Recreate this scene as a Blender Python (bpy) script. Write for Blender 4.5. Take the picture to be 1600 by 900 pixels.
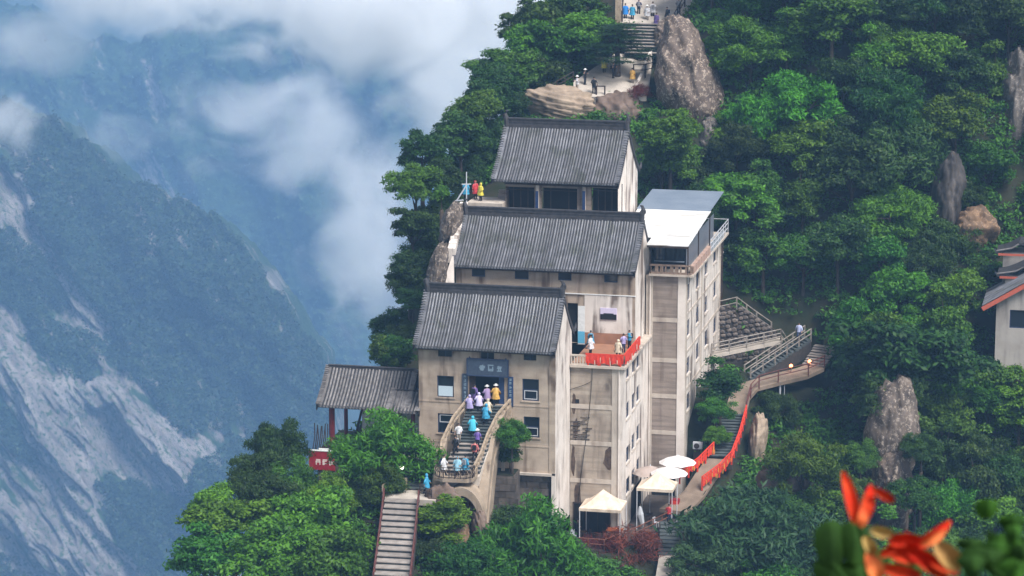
import bpy, bmesh, math, random
import numpy as np
from mathutils import Vector, Matrix

for o in list(bpy.data.objects):
    bpy.data.objects.remove(o)
S = bpy.context.scene
COL = S.collection
R = math.radians
rnd = random.Random(7)
rng = np.random.default_rng(11)

# ------------------------------------------------------------------ camera
FPX, PIT, DIST = 4500.0, R(11.5), 250.0          # focal length in photo pixels, downward pitch, metres to the front hall
CAM = np.array([0, -DIST * math.cos(PIT), DIST * math.sin(PIT)])
cd = bpy.data.cameras.new('camera')
cam = bpy.data.objects.new('camera', cd)
COL.objects.link(cam)
cam.location = CAM
cam.rotation_euler = (R(90) - PIT, 0, 0)
cd.sensor_width = 36
cd.lens = 36 * FPX / 1600
cd.clip_start, cd.clip_end = 0.1, 30000
cd.dof.use_dof = True
cd.dof.focus_distance = 255
cd.dof.aperture_fstop = 17
S.camera = cam

# ------------------------------------------------------------------ light: high overcast
SUN_EL, SUN_AZ = R(54), R(140)                    # azimuth clockwise from +Y
W = bpy.data.worlds.new("World")
S.world = W
W.use_nodes = True
nt = W.node_tree
bgn = nt.nodes['Background']
sky = nt.nodes.new('ShaderNodeTexSky')
sky.sky_type = 'NISHITA'
sky.sun_disc = False
sky.sun_elevation = SUN_EL
sky.sun_rotation = SUN_AZ
sky.altitude = 1500
sky.air_density = 1.0
sky.dust_density = 2.5
sky.ozone_density = 1.0
hsv = nt.nodes.new('ShaderNodeHueSaturation')          # high cloud: the blue of the clear sky is mostly veiled
hsv.inputs['Saturation'].default_value = 0.42
nt.links.new(sky.outputs[0], hsv.inputs['Color'])
nt.links.new(hsv.outputs[0], bgn.inputs[0])
bgn.inputs[1].default_value = 0.075
sl = bpy.data.lights.new('sun', 'SUN')
sl.energy = 2.4
sl.angle = R(26)
sl.color = (1.0, 0.97, 0.93)
sun = bpy.data.objects.new('sun', sl)
COL.objects.link(sun)
sd = Vector((math.sin(SUN_AZ) * math.cos(SUN_EL), math.cos(SUN_AZ) * math.cos(SUN_EL), math.sin(SUN_EL)))
sun.rotation_euler = sd.to_track_quat('Z', 'Y').to_euler()
sun.location = (0, 0, 60)

S.view_settings.view_transform = 'Standard'
S.view_settings.look = 'None'
S.view_settings.gamma = 1
S.view_settings.use_curve_mapping = False
S.view_settings.exposure = 1.25
S.cycles.use_denoising = True
S.cycles.volume_bounces = 6
S.cycles.max_bounces = 6
S.cycles.diffuse_bounces = 3
S.cycles.glossy_bounces = 2
S.cycles.transmission_bounces = 3
S.cycles.transparent_max_bounces = 6
S.cycles.use_adaptive_sampling = True
S.cycles.adaptive_threshold = 0.02
S.cycles.caustics_reflective = S.cycles.caustics_refractive = False
S.cycles.volume_max_steps = 256

# ------------------------------------------------------------------ survey frame of the monastery
TH = R(12.5)
FW = np.array([0, math.cos(PIT), -math.sin(PIT)])
UPV = np.array([0, math.sin(PIT), math.cos(PIT)])
RT = np.array([1.0, 0, 0])
UU = np.array([math.cos(TH), -math.sin(TH), 0])
VV = np.array([math.sin(TH), math.cos(TH), 0])
ZZ = np.array([0, 0, 1.0])


def ray(px, py): return FW * FPX + RT * (px - 800) + UPV * (450 - py)
def hit(px, py, n, d):
    r = ray(px, py)
    return CAM + r * ((d - CAM @ n) / (r @ n))
def uvz(p): return (float(p @ UU), float(p @ VV), float(p[2]))
def wv(u, v, z): return UU * u + VV * v + ZZ * z
def fv(px, py, v):                                 # (u, z) of a sighted point on the plane v
    a = uvz(hit(px, py, VV, v)); return a[0], a[2]
def fu(px, py, u):                                 # (v, z) of a sighted point on the plane u
    a = uvz(hit(px, py, UU, u)); return a[1], a[2]
def fy(px, py, y): return hit(px, py, np.array([0, 1.0, 0]), y)
def proj(p):
    q = np.asarray(p) - CAM
    d = q @ FW
    return 800 + FPX * (q @ RT) / d, 450 - FPX * (q @ UPV) / d, d


# ------------------------------------------------------------------ mesh helpers
class MB:
    def __init__(s): s.v, s.f, s.m = [], [], []
    def face(s, pts, m=0):
        i = len(s.v); s.v += [tuple(p) for p in pts]; s.f.append(tuple(range(i, i + len(pts)))); s.m.append(m)
    def box(s, x0, x1, y0, y1, z0, z1, m=0):
        i = len(s.v)
        s.v += [(x, y, z) for z in (z0, z1) for y in (y0, y1) for x in (x0, x1)]
        for f in ((0, 2, 3, 1), (4, 5, 7, 6), (0, 1, 5, 4), (2, 6, 7, 3), (0, 4, 6, 2), (1, 3, 7, 5)):
            s.f.append(tuple(i + k for k in f)); s.m.append(m)
        return s
    def bar(s, a, b, w, h, m=0):
        a, b = Vector(a), Vector(b); d = (b - a).normalized()
        x = d.cross(Vector((0, 0, 1)))
        x = Vector((1, 0, 0)) if x.length < 1e-4 else x.normalized()
        y = x.cross(d).normalized()
        i = len(s.v)
        for p in (a, b):
            for sx, sy in ((-1, -1), (1, -1), (1, 1), (-1, 1)):
                s.v.append(tuple(p + x * sx * w / 2 + y * sy * h / 2))
        for f in ((0, 1, 2, 3), (7, 6, 5, 4), (0, 4, 5, 1), (1, 5, 6, 2), (2, 6, 7, 3), (3, 7, 4, 0)):
            s.f.append(tuple(i + k for k in f)); s.m.append(m)
        return s
    def tube(s, pts, r, n=6, m=0, cap=True):
        pts = [Vector(p) for p in pts]
        rs = r if isinstance(r, (list, tuple)) else [r] * len(pts)
        up = Vector((0.31, 0.17, 0.93)); base = len(s.v)
        for k, p in enumerate(pts):
            d = (pts[min(k + 1, len(pts) - 1)] - pts[max(k - 1, 0)]).normalized()
            x = d.cross(up)
            if x.length < 1e-3: x = d.cross(Vector((1, 0, 0)))
            x.normalize(); y = x.cross(d)
            for j in range(n):
                a = 2 * math.pi * j / n
                s.v.append(tuple(p + (x * math.cos(a) + y * math.sin(a)) * rs[k]))
        for k in range(len(pts) - 1):
            for j in range(n):
                a, b = base + k * n + j, base + k * n + (j + 1) % n
                s.f.append((a, b, b + n, a + n)); s.m.append(m)
        if cap:
            s.f.append(tuple(base + j for j in reversed(range(n)))); s.m.append(m)
            e = base + (len(pts) - 1) * n
            s.f.append(tuple(e + j for j in range(n))); s.m.append(m)
        return s
    def rings(s, rings, m=0, cap=True, closed=True):
        base = len(s.v); n = len(rings[0])
        for rg in rings: s.v += [tuple(p) for p in rg]
        for k in range(len(rings) - 1):
            for j in range(n if closed else n - 1):
                a, b = base + k * n + j, base + k * n + (j + 1) % n
                s.f.append((a, b, b + n, a + n)); s.m.append(m)
        if cap:
            s.f.append(tuple(base + j for j in reversed(range(n)))); s.m.append(m)
            e = base + (len(rings) - 1) * n
            s.f.append(tuple(e + j for j in range(n))); s.m.append(m)
        return s
    def mesh(s, name, mats, org=(0, 0, 0), smooth=False):
        me = bpy.data.meshes.new(name)
        ox, oy, oz = org
        me.from_pydata([(x - ox, y - oy, z - oz) for x, y, z in s.v], [], s.f)
        for mt in (mats if isinstance(mats, (list, tuple)) else [mats]): me.materials.append(mt)
        me.polygons.foreach_set('material_index', s.m)
        if smooth: me.polygons.foreach_set('use_smooth', [True] * len(s.f))
        me.update()
        return me


def link(name, data, parent=None, loc=(0, 0, 0), rz=0.0, sc=None):
    o = bpy.data.objects.new(name, data)
    COL.objects.link(o)
    o.location = loc
    o.rotation_euler = (0, 0, rz)
    if sc is not None: o.scale = (sc, sc, sc) if isinstance(sc, (int, float)) else sc
    if parent is not None: o.parent = parent
    return o


def tag(o, label=None, cat=None, group=None, kind=None):
    if label: o['label'] = label
    if cat: o['category'] = cat
    if group: o['group'] = group
    if kind: o['kind'] = kind
    return o


class Thing:
    """An Empty at the base of a thing; parts are given in the survey frame (u, v, z) or, with world=True, in x, y, z."""
    def __init__(s, name, label, cat, org, group=None, world=False):
        s.org = org
        s.e = bpy.data.objects.new(name, None)
        s.e.empty_display_size = 0.5
        COL.objects.link(s.e)
        s.e.location = org if world else tuple(wv(*org))
        s.e.rotation_euler = (0, 0, 0 if world else -TH)
        tag(s.e, label, cat, group)
    def part(s, name, mb, mat, parent=None, label=None, smooth=False):
        o = link(name, mb.mesh(name, mat, s.org, smooth), parent or s.e)
        if label: o['label'] = label
        return o
    def inst(s, name, me, at, parent=None, rz=0.0, sc=None):
        return link(name, me, parent or s.e, tuple(a - b for a, b in zip(at, s.org)), rz, sc)


# ------------------------------------------------------------------ materials
MATS = {}


def lin(c): return tuple(c) + (1.0,)


def mat(name, c1, c2=None, sc=1.0, rough=0.85, bump=0.0, bsc=None, stain=None, stain_amt=0.0, stain_sc=(1.2, 1.2, 0.12),
        course=0.0, course_sc=3.0, metal=0.0, spec=0.3, orand=0.0, emit=None, detail=5):
    if name in MATS: return MATS[name]
    m = bpy.data.materials.new(name)
    m.use_nodes = True
    t = m.node_tree; N, K = t.nodes, t.links
    b = N['Principled BSDF']
    b.inputs['Roughness'].default_value = rough
    b.inputs['Metallic'].default_value = metal
    b.inputs['Specular IOR Level'].default_value = spec
    geo = N.new('ShaderNodeNewGeometry')
    col = None
    def noise(scale, vec=None, det=detail, dist=0.0):
        n = N.new('ShaderNodeTexNoise'); n.inputs['Scale'].default_value = scale
        n.inputs['Detail'].default_value = det; n.inputs['Distortion'].default_value = dist
        K.new(vec or geo.outputs['Position'], n.inputs['Vector']); return n.outputs['Fac']
    def ramp(fac, a, bb):
        r = N.new('ShaderNodeMapRange'); r.inputs[1].default_value = a; r.inputs[2].default_value = bb
        K.new(fac, r.inputs[0]); return r.outputs[0]
    def mix(fac, a, bb, mode='MIX'):
        x = N.new('ShaderNodeMix'); x.data_type = 'RGBA'; x.blend_type = mode
        if isinstance(fac, (int, float)): x.inputs[0].default_value = fac
        else: K.new(fac, x.inputs[0])
        for s_, v in ((6, a), (7, bb)):
            if isinstance(v, tuple): x.inputs[s_].default_value = lin(v)
            else: K.new(v, x.inputs[s_])
        return x.outputs[2]
    def mapped(scale):
        mp = N.new('ShaderNodeMapping'); mp.inputs['Scale'].default_value = scale
        K.new(geo.outputs['Position'], mp.inputs['Vector']); return mp.outputs[0]
    def mul(f, k):
        q = N.new('ShaderNodeMath'); q.operation = 'MULTIPLY'; K.new(f, q.inputs[0]); q.inputs[1].default_value = k; return q.outputs[0]
    col = mix(ramp(noise(sc), 0.35, 0.65), c1, c2) if c2 else c1
    if course:
        col = mix(mul(ramp(noise(1.0, mapped((0.25, 0.25, course_sc)), 3), 0.45, 0.62), course), col, tuple(x * 0.55 for x in c1))
    if stain:
        f = ramp(noise(1.0, mapped(stain_sc), 6, 0.6), 0.47, 0.66)
        f2 = ramp(noise(0.35, None, 3), 0.38, 0.58)
        q = N.new('ShaderNodeMath'); q.operation = 'MULTIPLY'; K.new(f, q.inputs[0]); K.new(f2, q.inputs[1])
        mc = N.new('ShaderNodeMath'); mc.operation = 'MINIMUM'; K.new(mul(q.outputs[0], stain_amt), mc.inputs[0]); mc.inputs[1].default_value = .9
        col = mix(mc.outputs[0], col, stain)
    if orand:
        oi = N.new('ShaderNodeObjectInfo')
        r = N.new('ShaderNodeMapRange'); r.inputs[3].default_value = 1 - orand; r.inputs[4].default_value = 1 + orand
        K.new(oi.outputs['Random'], r.inputs[0])
        vm = N.new('ShaderNodeVectorMath'); vm.operation = 'SCALE'
        if isinstance(col, tuple): vm.inputs[0].default_value = col
        else: K.new(col, vm.inputs[0])
        K.new(r.outputs[0], vm.inputs['Scale']); col = vm.outputs[0]
    if isinstance(col, tuple): b.inputs['Base Color'].default_value = lin(col)
    else: K.new(col, b.inputs['Base Color'])
    if bump:
        bp = N.new('ShaderNodeBump'); bp.inputs['Strength'].default_value = bump; bp.inputs['Distance'].default_value = 0.05
        K.new(noise(bsc or sc * 4, None, 6), bp.inputs['Height']); K.new(bp.outputs[0], b.inputs['Normal'])
    if emit:
        b.inputs['Emission Color'].default_value = lin(emit[0]); b.inputs['Emission Strength'].default_value = emit[1]
    MATS[name] = m
    return m


PLASTER = mat('front_plaster', (0.47, 0.375, 0.295), (0.38, 0.295, 0.225), 0.7, bump=0.3, bsc=9, stain=(0.10, 0.066, 0.048), stain_amt=1.0, course=0.35, course_sc=1.6)
SIDEWALL = mat('pale_plaster', (0.74, 0.67, 0.61), (0.64, 0.565, 0.505), 0.8, bump=0.25, bsc=8, stain=(0.14, 0.10, 0.08), stain_amt=1.35)
BANDS = mat('pale_concrete_band', (0.52, 0.455, 0.39), (0.45, 0.385, 0.325), 1.2, bump=0.2, bsc=9, stain=(0.2, 0.15, 0.12), stain_amt=0.6)
PANEL = mat('brown_concrete_infill', (0.32, 0.262, 0.222), (0.26, 0.208, 0.175), 0.7, bump=0.35, bsc=7, stain=(0.10, 0.07, 0.055), stain_amt=0.7, course=0.6, course_sc=4.0)
BLOCKPANEL = mat('tan_concrete_infill', (0.42, 0.355, 0.29), (0.34, 0.275, 0.22), 0.6, bump=0.35, bsc=7, stain=(0.10, 0.075, 0.06), stain_amt=0.9, stain_sc=(0.8, 0.8, 0.2), course=0.5, course_sc=3.0)
TILE = mat('grey_roof_tile', (0.175, 0.175, 0.19), (0.105, 0.105, 0.118), 1.2, rough=0.42, bump=0.3, bsc=16, orand=0.3, spec=0.6, stain=(.06, .065, .05), stain_amt=.9, stain_sc=(.7, .7, .5))
TILEBED = mat('roof_tile_bed', (0.05, 0.05, 0.055), (0.028, 0.028, 0.03), 3.0, rough=0.7)
RIDGE = mat('dark_ridge_brick', (0.06, 0.057, 0.062), (0.035, 0.034, 0.038), 2.5, rough=0.7, bump=0.4, bsc=10)
PTILE = mat('weathered_pavilion_tile', (0.21, 0.195, 0.19), (0.12, 0.11, 0.11), 2.5, rough=0.6, bump=0.3, bsc=14, orand=0.25)
WOODDARK = mat('dark_brown_timber', (0.05, 0.033, 0.026), (0.03, 0.02, 0.016), 4)
DARK = mat('dark_interior_and_base_shade', (0.012, 0.011, 0.012))
REDPOST = mat('dark_red_paint', (0.16, 0.02, 0.025), (0.10, 0.014, 0.018), 3, rough=0.5)
REDSIGN = mat('crimson_signboard', (0.35, 0.018, 0.028), (0.26, 0.014, 0.022), 3, rough=0.5)
REDCLOTH = mat('orange_red_cloth', (0.72, 0.06, 0.025), (0.55, 0.035, 0.02), 6, rough=0.8)
PINKWHITE = mat('pale_lettering', (0.75, 0.62, 0.58))
BLUEBOARD = mat('slate_blue_board', (0.055, 0.075, 0.115), (0.04, 0.055, 0.085), 5, rough=0.5)
NAVYBOARD = mat('navy_couplet_board', (0.025, 0.05, 0.13), (0.02, 0.04, 0.10), 5, rough=0.5)
FADEINK = mat('faded_blue_lettering', (0.20, 0.27, 0.33))
GLASS = mat('dark_window_glass', (0.012, 0.016, 0.026), rough=0.08, spec=0.6)
BLIND = mat('pale_window_blind', (0.52, 0.62, 0.68), rough=0.4)
WFRAME = mat('blue_window_frame', (0.03, 0.045, 0.09), rough=0.5)
SASH = mat('pale_sash', (0.55, 0.56, 0.6), rough=0.4)
WHITE = mat('white_paint', (0.78, 0.78, 0.76), (0.68, 0.68, 0.66), 4, rough=0.5)
METAL = mat('grey_steel', (0.33, 0.295, 0.265), (0.22, 0.19, 0.165), 3, rough=0.55, metal=0.2)
RUSTRAIL = mat('weathered_pale_railing', (0.42, 0.33, 0.24), (0.28, 0.21, 0.15), 4, bump=0.2, bsc=12)
IRON = mat('dark_iron', (0.035, 0.028, 0.027), (0.05, 0.03, 0.025), 6, rough=0.6)
MAROON = mat('maroon_chain_rail', (0.14, 0.05, 0.045), (0.09, 0.035, 0.03), 6, rough=0.6)
TREAD = mat('worn_stone_step', (0.34, 0.30, 0.27), (0.235, 0.205, 0.185), 1.6, bump=0.4, bsc=8, orand=0.14)
TREADDARK = mat('damp_step_and_riser_shade', (0.085, 0.10, 0.10), (0.055, 0.066, 0.07), 1.6, bump=0.4, bsc=8, orand=0.15)  # dark steps, and the shade painted on the risers of pale ones
PAVE = mat('pale_stone_paving', (0.50, 0.44, 0.38), (0.40, 0.35, 0.30), 1.0, bump=0.2, bsc=6)
CONCW = mat('weathered_tan_concrete', (0.36, 0.285, 0.215), (0.27, 0.21, 0.155), 1.0, bump=0.5, bsc=6, stain=(0.09, 0.065, 0.05), stain_amt=1.2, stain_sc=(1.4, 1.4, .2))
PATHM = mat('tan_footpath', (0.25, 0.19, 0.145), (0.18, 0.135, 0.10), 1.0, bump=0.3, bsc=8)
BLOCKSTONE = mat('dark_wet_masonry', (0.075, 0.062, 0.055), (0.17, 0.14, 0.12), 0.7, rough=0.75, bump=0.6, bsc=7, orand=0.3, stain=(0.02, 0.017, 0.016), stain_amt=0.8)
RUBBLE = mat('rubble_wall_stone', (0.15, 0.125, 0.11), (0.10, 0.083, 0.073), 1.5, bump=0.6, bsc=6, orand=0.35)
MORTAR = mat('dark_mortar', (0.06, 0.05, 0.045), (0.04, 0.035, 0.03), 3)
CREAM = mat('cream_canvas', (0.74, 0.62, 0.50), (0.64, 0.52, 0.40), 2, rough=0.8, bump=.3, bsc=4, stain=(.4, .3, .22), stain_amt=.6)
UMBR = mat('white_canvas', (0.74, 0.71, 0.70), (0.64, 0.60, 0.58), 2, rough=0.7)
UMBRT = mat('beige_canvas', (0.42, 0.34, 0.30), (0.36, 0.29, 0.255), 2, rough=0.7)
SHEET = mat('white_sheet_roof', (0.80, 0.79, 0.77), (0.70, 0.69, 0.68), 0.5, rough=0.5, stain=(.40, .37, .33), stain_amt=1.1, stain_sc=(.25, 2.5, 1))
SHEETGREY = mat('blue_grey_sheet_roof', (0.17, 0.21, 0.27), (0.21, 0.25, 0.31), 0.5, rough=0.5)
TERRACOTTA = mat('terracotta_floor', (0.36, 0.18, 0.105), (0.28, 0.145, 0.09), 1.5, rough=0.6)
BROWNRAIL = mat('brown_parapet', (0.27, 0.19, 0.145), (0.17, 0.12, 0.09), 3, bump=0.3)
PLANTER = mat('pinkish_planter', (0.46, 0.32, 0.26), (0.38, 0.25, 0.2), 3)
BARK = mat('tree_bark', (0.045, 0.034, 0.027), (0.07, 0.055, 0.045), 4, bump=0.6, bsc=12)
LAMPGLOW = mat('lit_lamp_glass', (0.9, 0.9, 0.8), emit=((1.0, 0.97, 0.8), 2.0))
REDGLOW = mat('lit_red_lantern', (0.8, 0.2, 0.08), emit=((1.0, 0.28, 0.10), 3.5))
WIRE = mat('black_cable', (0.02, 0.02, 0.02))
# ------------------------------------------------------------------ halls
def wall_holes(mb, u0, u1, z0, z1, v, holes, depth=0.35, m=0):
    us = sorted({u0, u1, *[h[0] for h in holes], *[h[1] for h in holes]})
    zs = sorted({z0, z1, *[h[2] for h in holes], *[h[3] for h in holes]})
    for a, b in zip(us, us[1:]):
        for c, d in zip(zs, zs[1:]):
            cu, cz = (a + b) / 2, (c + d) / 2
            if any(h[0] < cu < h[1] and h[2] < cz < h[3] for h in holes): continue
            mb.face([(a, v, c), (b, v, c), (b, v, d), (a, v, d)], m)
    for a, b, c, d in holes:
        w = v + depth
        mb.face([(a, v, c), (a, v, d), (a, w, d), (a, w, c)], m); mb.face([(b, v, c), (b, w, c), (b, w, d), (b, v, d)], m)
        mb.face([(a, v, d), (b, v, d), (b, w, d), (a, w, d)], m); mb.face([(a, v, c), (a, w, c), (b, w, c), (b, v, c)], m)


def px_hole(v, x0, y0, x1, y1):
    a, b = fv(x0, y1, v); c, d = fv(x1, y0, v)
    return (a, c, b, d)


def profile(ve, ze, vr, zr, n=12, sag=0.045):
    return [(ve + (vr - ve) * t, ze + (zr - ze) * (t - sag * 1.6 * math.sin(math.pi * t))) for t in [i / n for i in range(n + 1)]]


def rib_mesh(name, prof, r, material):
    mb = MB(); L = len(prof) - 1; nt = L * 2
    rings = []
    for i in range(nt):
        for e, rr in ((0.0, r), (0.96, r * 0.86)):
            t = (i + e) / nt * L; k = min(int(t), L - 1); f = t - k
            v = prof[k][0] * (1 - f) + prof[k + 1][0] * f; z = prof[k][1] * (1 - f) + prof[k + 1][1] * f
            rings.append([(rr * math.cos(a), v, z + 0.02 + rr * 1.05 * math.sin(a)) for a in [math.pi * j / 4 for j in range(5)]])
    mb.rings(rings, cap=False, closed=False)
    v, z = prof[0]
    mb.face([(r * 1.15 * math.cos(2 * math.pi * j / 8), v - 0.03, z - 0.02 + r * 1.15 * math.sin(2 * math.pi * j / 8)) for j in range(8)])
    return mb.mesh(name, material, smooth=False)


def roof(T, u0, u1, ve, ze, vr, zr, vb, zb, tile=TILE, bed=TILEBED, ridge_h=0.8, pitch=0.27, verge=True, parent=None, rr=0.085, finial=True, horn=True):
    pf = profile(ve, ze, vr, zr); pb = profile(vb, zb, vr, zr)
    mb = MB(); th = 0.16
    top = pf + pb[::-1][1:]
    for (a, b), (c, d) in zip(top, top[1:]):
        mb.face([(u0, a, b), (u1, a, b), (u1, c, d), (u0, c, d)])
        mb.face([(u0, a, b - th), (u0, c, d - th), (u1, c, d - th), (u1, a, b - th)])
        mb.face([(u1, a, b - th), (u1, c, d - th), (u1, c, d), (u1, a, b)])
        mb.face([(u0, a, b - th), (u0, a, b), (u0, c, d), (u0, c, d - th)])
    for a, b in (pf[0], pb[0]):
        mb.face([(u0, a, b - th), (u1, a, b - th), (u1, a, b), (u0, a, b)])
    rf = T.part('roof', mb, bed, parent)
    rm = rib_mesh('roof_tile', pf, rr, tile)
    n = max(2, int(round((u1 - u0 - 0.5) / pitch)))
    for i in range(n + 1):
        u = u0 + 0.25 + (u1 - u0 - 0.5) * i / n
        T.inst('roof_tile', rm, (u + rnd.uniform(-.02, .02), rnd.uniform(-.03, .03), rnd.uniform(-.016, .016)), rf)
    # flat pan tiles of the back slope, joined
    mb = MB()
    for i in range(n + 1):
        u = u0 + 0.25 + (u1 - u0 - 0.5) * i / n
        mb.tube([(u, a, b + 0.02) for a, b in pb[::3]], rr, 5, cap=False)
    o = T.part('back_slope_tiles', mb, tile, rf); o['kind'] = 'stuff'
    if ridge_h:
        mb = MB(); w = 0.16
        mb.box(u0 + .05, u1 - .05, vr - w, vr + w, zr - 0.15, zr + ridge_h * .25)
        mb.box(u0 + .05, u1 - .05, vr - w * .7, vr + w * .7, zr + ridge_h * .25, zr + ridge_h * .85)
        mb.box(u0, u1, vr - w * 1.15, vr + w * 1.15, zr + ridge_h * .85, zr + ridge_h)
        mb.box(u0 + .05, u1 - .05, vr - w * .95, vr + w * .95, zr + ridge_h * .5, zr + ridge_h * .58)
        T.part('ridge', mb, RIDGE, rf)
        if finial:
            for s, u in ((-1, u0 + .1), (1, u1 - .1)):
                mb = MB()
                mb.tube([(u, vr, zr), (u + s * .05, vr, zr + ridge_h * .9), (u + s * .16, vr, zr + ridge_h * 1.35), (u + s * .05, vr, zr + ridge_h * 1.75), (u - s * .16, vr, zr + ridge_h * 1.8)], [.26, .27, .2, .13, .05], 7)
                mb.tube([(u + s * .1, vr, zr + ridge_h * .7), (u + s * .34, vr, zr + ridge_h), (u + s * .4, vr, zr + ridge_h * 1.3)], [.12, .09, .03], 5)
                T.part('ridge_finial', mb, RIDGE, rf)
    if verge:
        vt = MB(); vt.tube([(-.19, 0, 0), (.19, 0, 0.0)], .075, 6); vm = vt.mesh('verge_tile', tile)
        for s, u in ((-1, u0), (1, u1)):
            mb = MB()
            for (a, b), (c, d) in zip(top, top[1:]):
                q = lambda du, a, b, dz: (u + du, a, b + dz)
                x0, x1 = (-.30, .12) if s > 0 else (-.12, .30)
                mb.face([q(x0, a, b, .14), q(x1, a, b, .14), q(x1, c, d, .14), q(x0, c, d, .14)])
                mb.face([q(x0, a, b, -.1), q(x0, a, b, .14), q(x0, c, d, .14), q(x0, c, d, -.1)])
                mb.face([q(x1, a, b, -.1), q(x1, c, d, -.1), q(x1, c, d, .14), q(x1, a, b, .14)])
            T.part('verge', mb, tile, rf)
            for (a, b), (c, d) in zip(pf, pf[1:]):
                for f in (0.25, 0.75):
                    T.inst('verge_tile', vm, (u + s * .05, a + (c - a) * f, b + (d - b) * f + .17), rf)
            mb = MB()
            for (a, b), (c, d) in zip(top, top[1:]):
                e0, e1 = (u + .10, u + .19) if s > 0 else (u - .19, u - .10)
                for e in (e0, e1): mb.face([(e, a, b - .42), (e, c, d - .42), (e, c, d + .1), (e, a, b + .1)])
                mb.face([(e0, a, b + .1), (e1, a, b + .1), (e1, c, d + .1), (e0, c, d + .1)])
                mb.face([(e0, a, b - .42), (e0, c, d - .42), (e1, c, d - .42), (e1, a, b - .42)])
            if horn:
                a, b = pb[0]; e = u + s * .14
                mb.tube([(e, a - .35, b + .12), (e, a + .1, b), (e + s * .03, a + .5, b + .22), (e + s * .05, a + .62, b + .62)], [.16, .17, .12, .03], 6)
            T.part('bargeboard', mb, RIDGE, rf)
    return rf, pf, pb


def gable(mb, u, pf, pb, v0, v1, z0, drop=0.14, m=0):
    pts = [(u, v0, z0), (u, v1, z0)]
    for a, b in pb:
        if v0 < a < v1: pts.append((u, a, b - drop))
    for a, b in pf[::-1][1:]:
        if v0 < a < v1: pts.append((u, a, b - drop))
    zz = lambda v: float(np.interp(v, [p[0] for p in pf + pb[::-1][1:]], [p[1] for p in pf + pb[::-1][1:]])) - drop
    pts.insert(2, (u, v1, zz(v1))); pts.append((u, v0, zz(v0)))
    mb.face(pts, m)


def window(T, v, h, kind='sash', parent=None, blind=None):
    """A window with frame, pane and sash in the hole h = (u0, u1, z0, z1)."""
    a, b, c, d = h; w = v + 0.12; t = 0.09
    mb = MB()
    mb.box(a, a + t, w, w + .1, c, d); mb.box(b - t, b, w, w + .1, c, d)
    mb.box(a + t, b - t, w, w + .1, d - t, d); mb.box(a + t, b - t, w, w + .1, c, c + t)
    if kind == 'sash': mb.box(a + t, b - t, w, w + .1, (c + d) / 2 - .03, (c + d) / 2 + .03)
    f = T.part('window', mb, WFRAME, parent)
    mb = MB(); mb.box(a + t * .5, b - t * .5, w + .05, w + .07, c + t * .5, d - t * .5); T.part('pane', mb, GLASS, f)
    if kind == 'sash':
        zm = (c + d) / 2
        mb = MB(); s0, s1 = a + .16, b - .16; x0, x1 = c + .13, zm - .07
        if blind == 'top': x0, x1 = zm + .07, d - .13
        if blind == 'panel':
            mb.box(s0 - .05, s1 + .05, w - .05, w - .02, x0 - .03, x1 + .1); T.part('lower_blind', mb, BLIND, f)
        else:
            q = .06
            mb.box(s0, s0 + q, w - .04, w - .001, x0, x1); mb.box(s1 - q, s1, w - .04, w - .001, x0, x1)
            mb.box(s0 + q, s1 - q, w - .04, w - .001, x1 - q, x1); mb.box(s0 + q, s1 - q, w - .04, w - .001, x0, x0 + q)
            T.part('sash', mb, SASH, f)
    return f


def glyph(mb, u, v, z, s, seed):
    """brush-stroke mark of about s metres, the strokes standing 1 cm proud of the board at v"""
    g = random.Random(seed)
    hs = sorted(g.sample([-.4, -.2, 0, .2, .4], 3))
    w = s * .075
    for k, y in enumerate(hs):
        x0 = -g.uniform(.25, .45); x1 = g.uniform(.25, .45)
        mb.box(u + x0 * s, u + x1 * s, v - .01 - .002 * k, v, z + y * s - w, z + y * s + w)
    for k, x in enumerate(g.sample([-.3, -.12, .12, .3], 2)):
        mb.box(u + x * s - w, u + x * s + w, v - .018 - .002 * k, v, z - .45 * s, z + g.uniform(.2, .48) * s)


# ---- front hall
FU0, FU1, FVB, FZ0 = -8.41, 3.88, 7.2, -16.45
T = Thing('temple_hall', 'lowest tan plastered hall with grey tiled roof, blue plaque and doorway above the crowded stair', 'temple hall', (-2.3, 3.6, FZ0), 'grey tiled monastery halls stepping up the ridge')
HALL = T
door = px_hole(0, 733, 586, 788, 633)
wins = [px_hole(0, 683, 588, 709, 620), px_hole(0, 816, 593, 842, 626), px_hole(0, 684, 647, 710, 676), px_hole(0, 818, 652, 843, 683)]
vents = [px_hole(0, 684, 545, 706, 557), px_hole(0, 751, 549, 772, 561), px_hole(0, 818, 553, 838, 563)]
rf, pf, pb = roof(T, -8.55, 3.78, -0.8, -5.45, 3.6, -1.35, 8.0, -5.3)
mb = MB(); wall_holes(mb, FU0, FU1, FZ0, -5.35, 0, [door] + wins + vents)
mb.face([(FU0, FVB, FZ0), (FU0, FVB, -5.2), (FU1, FVB, -5.2), (FU1, FVB, FZ0)])
mb.box(FU1 - .55, FU1 - .02, -.06, -.001, FZ0, -5.55)
for zz in (fv(700, 628, 0)[1], fv(700, 690, 0)[1]):
    mb.box(FU0, FU1 - .56, -.035, -.002, zz - .06, zz + .06)
T.part('front_wall', mb, PLASTER)
mb = MB(); gable(mb, FU1, pf, pb, 0, FVB, FZ0 - 5.5); T.part('right_gable_wall', mb, SIDEWALL, label='pale stained gable wall facing the terrace')
mb = MB(); gable(mb, FU0, pf, pb, 0, FVB, FZ0); T.part('left_gable_wall', mb, PLASTER)
mb = MB(); a, b, c, d = door
mb.box(a - .3, b + .3, 3.2, 3.3, c - .2, d + .3); mb.box(a - .4, a - .3, .36, 3.2, c - .2, d + .3); mb.box(b + .3, b + .4, .36, 3.2, c - .2, d + .3)
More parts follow.
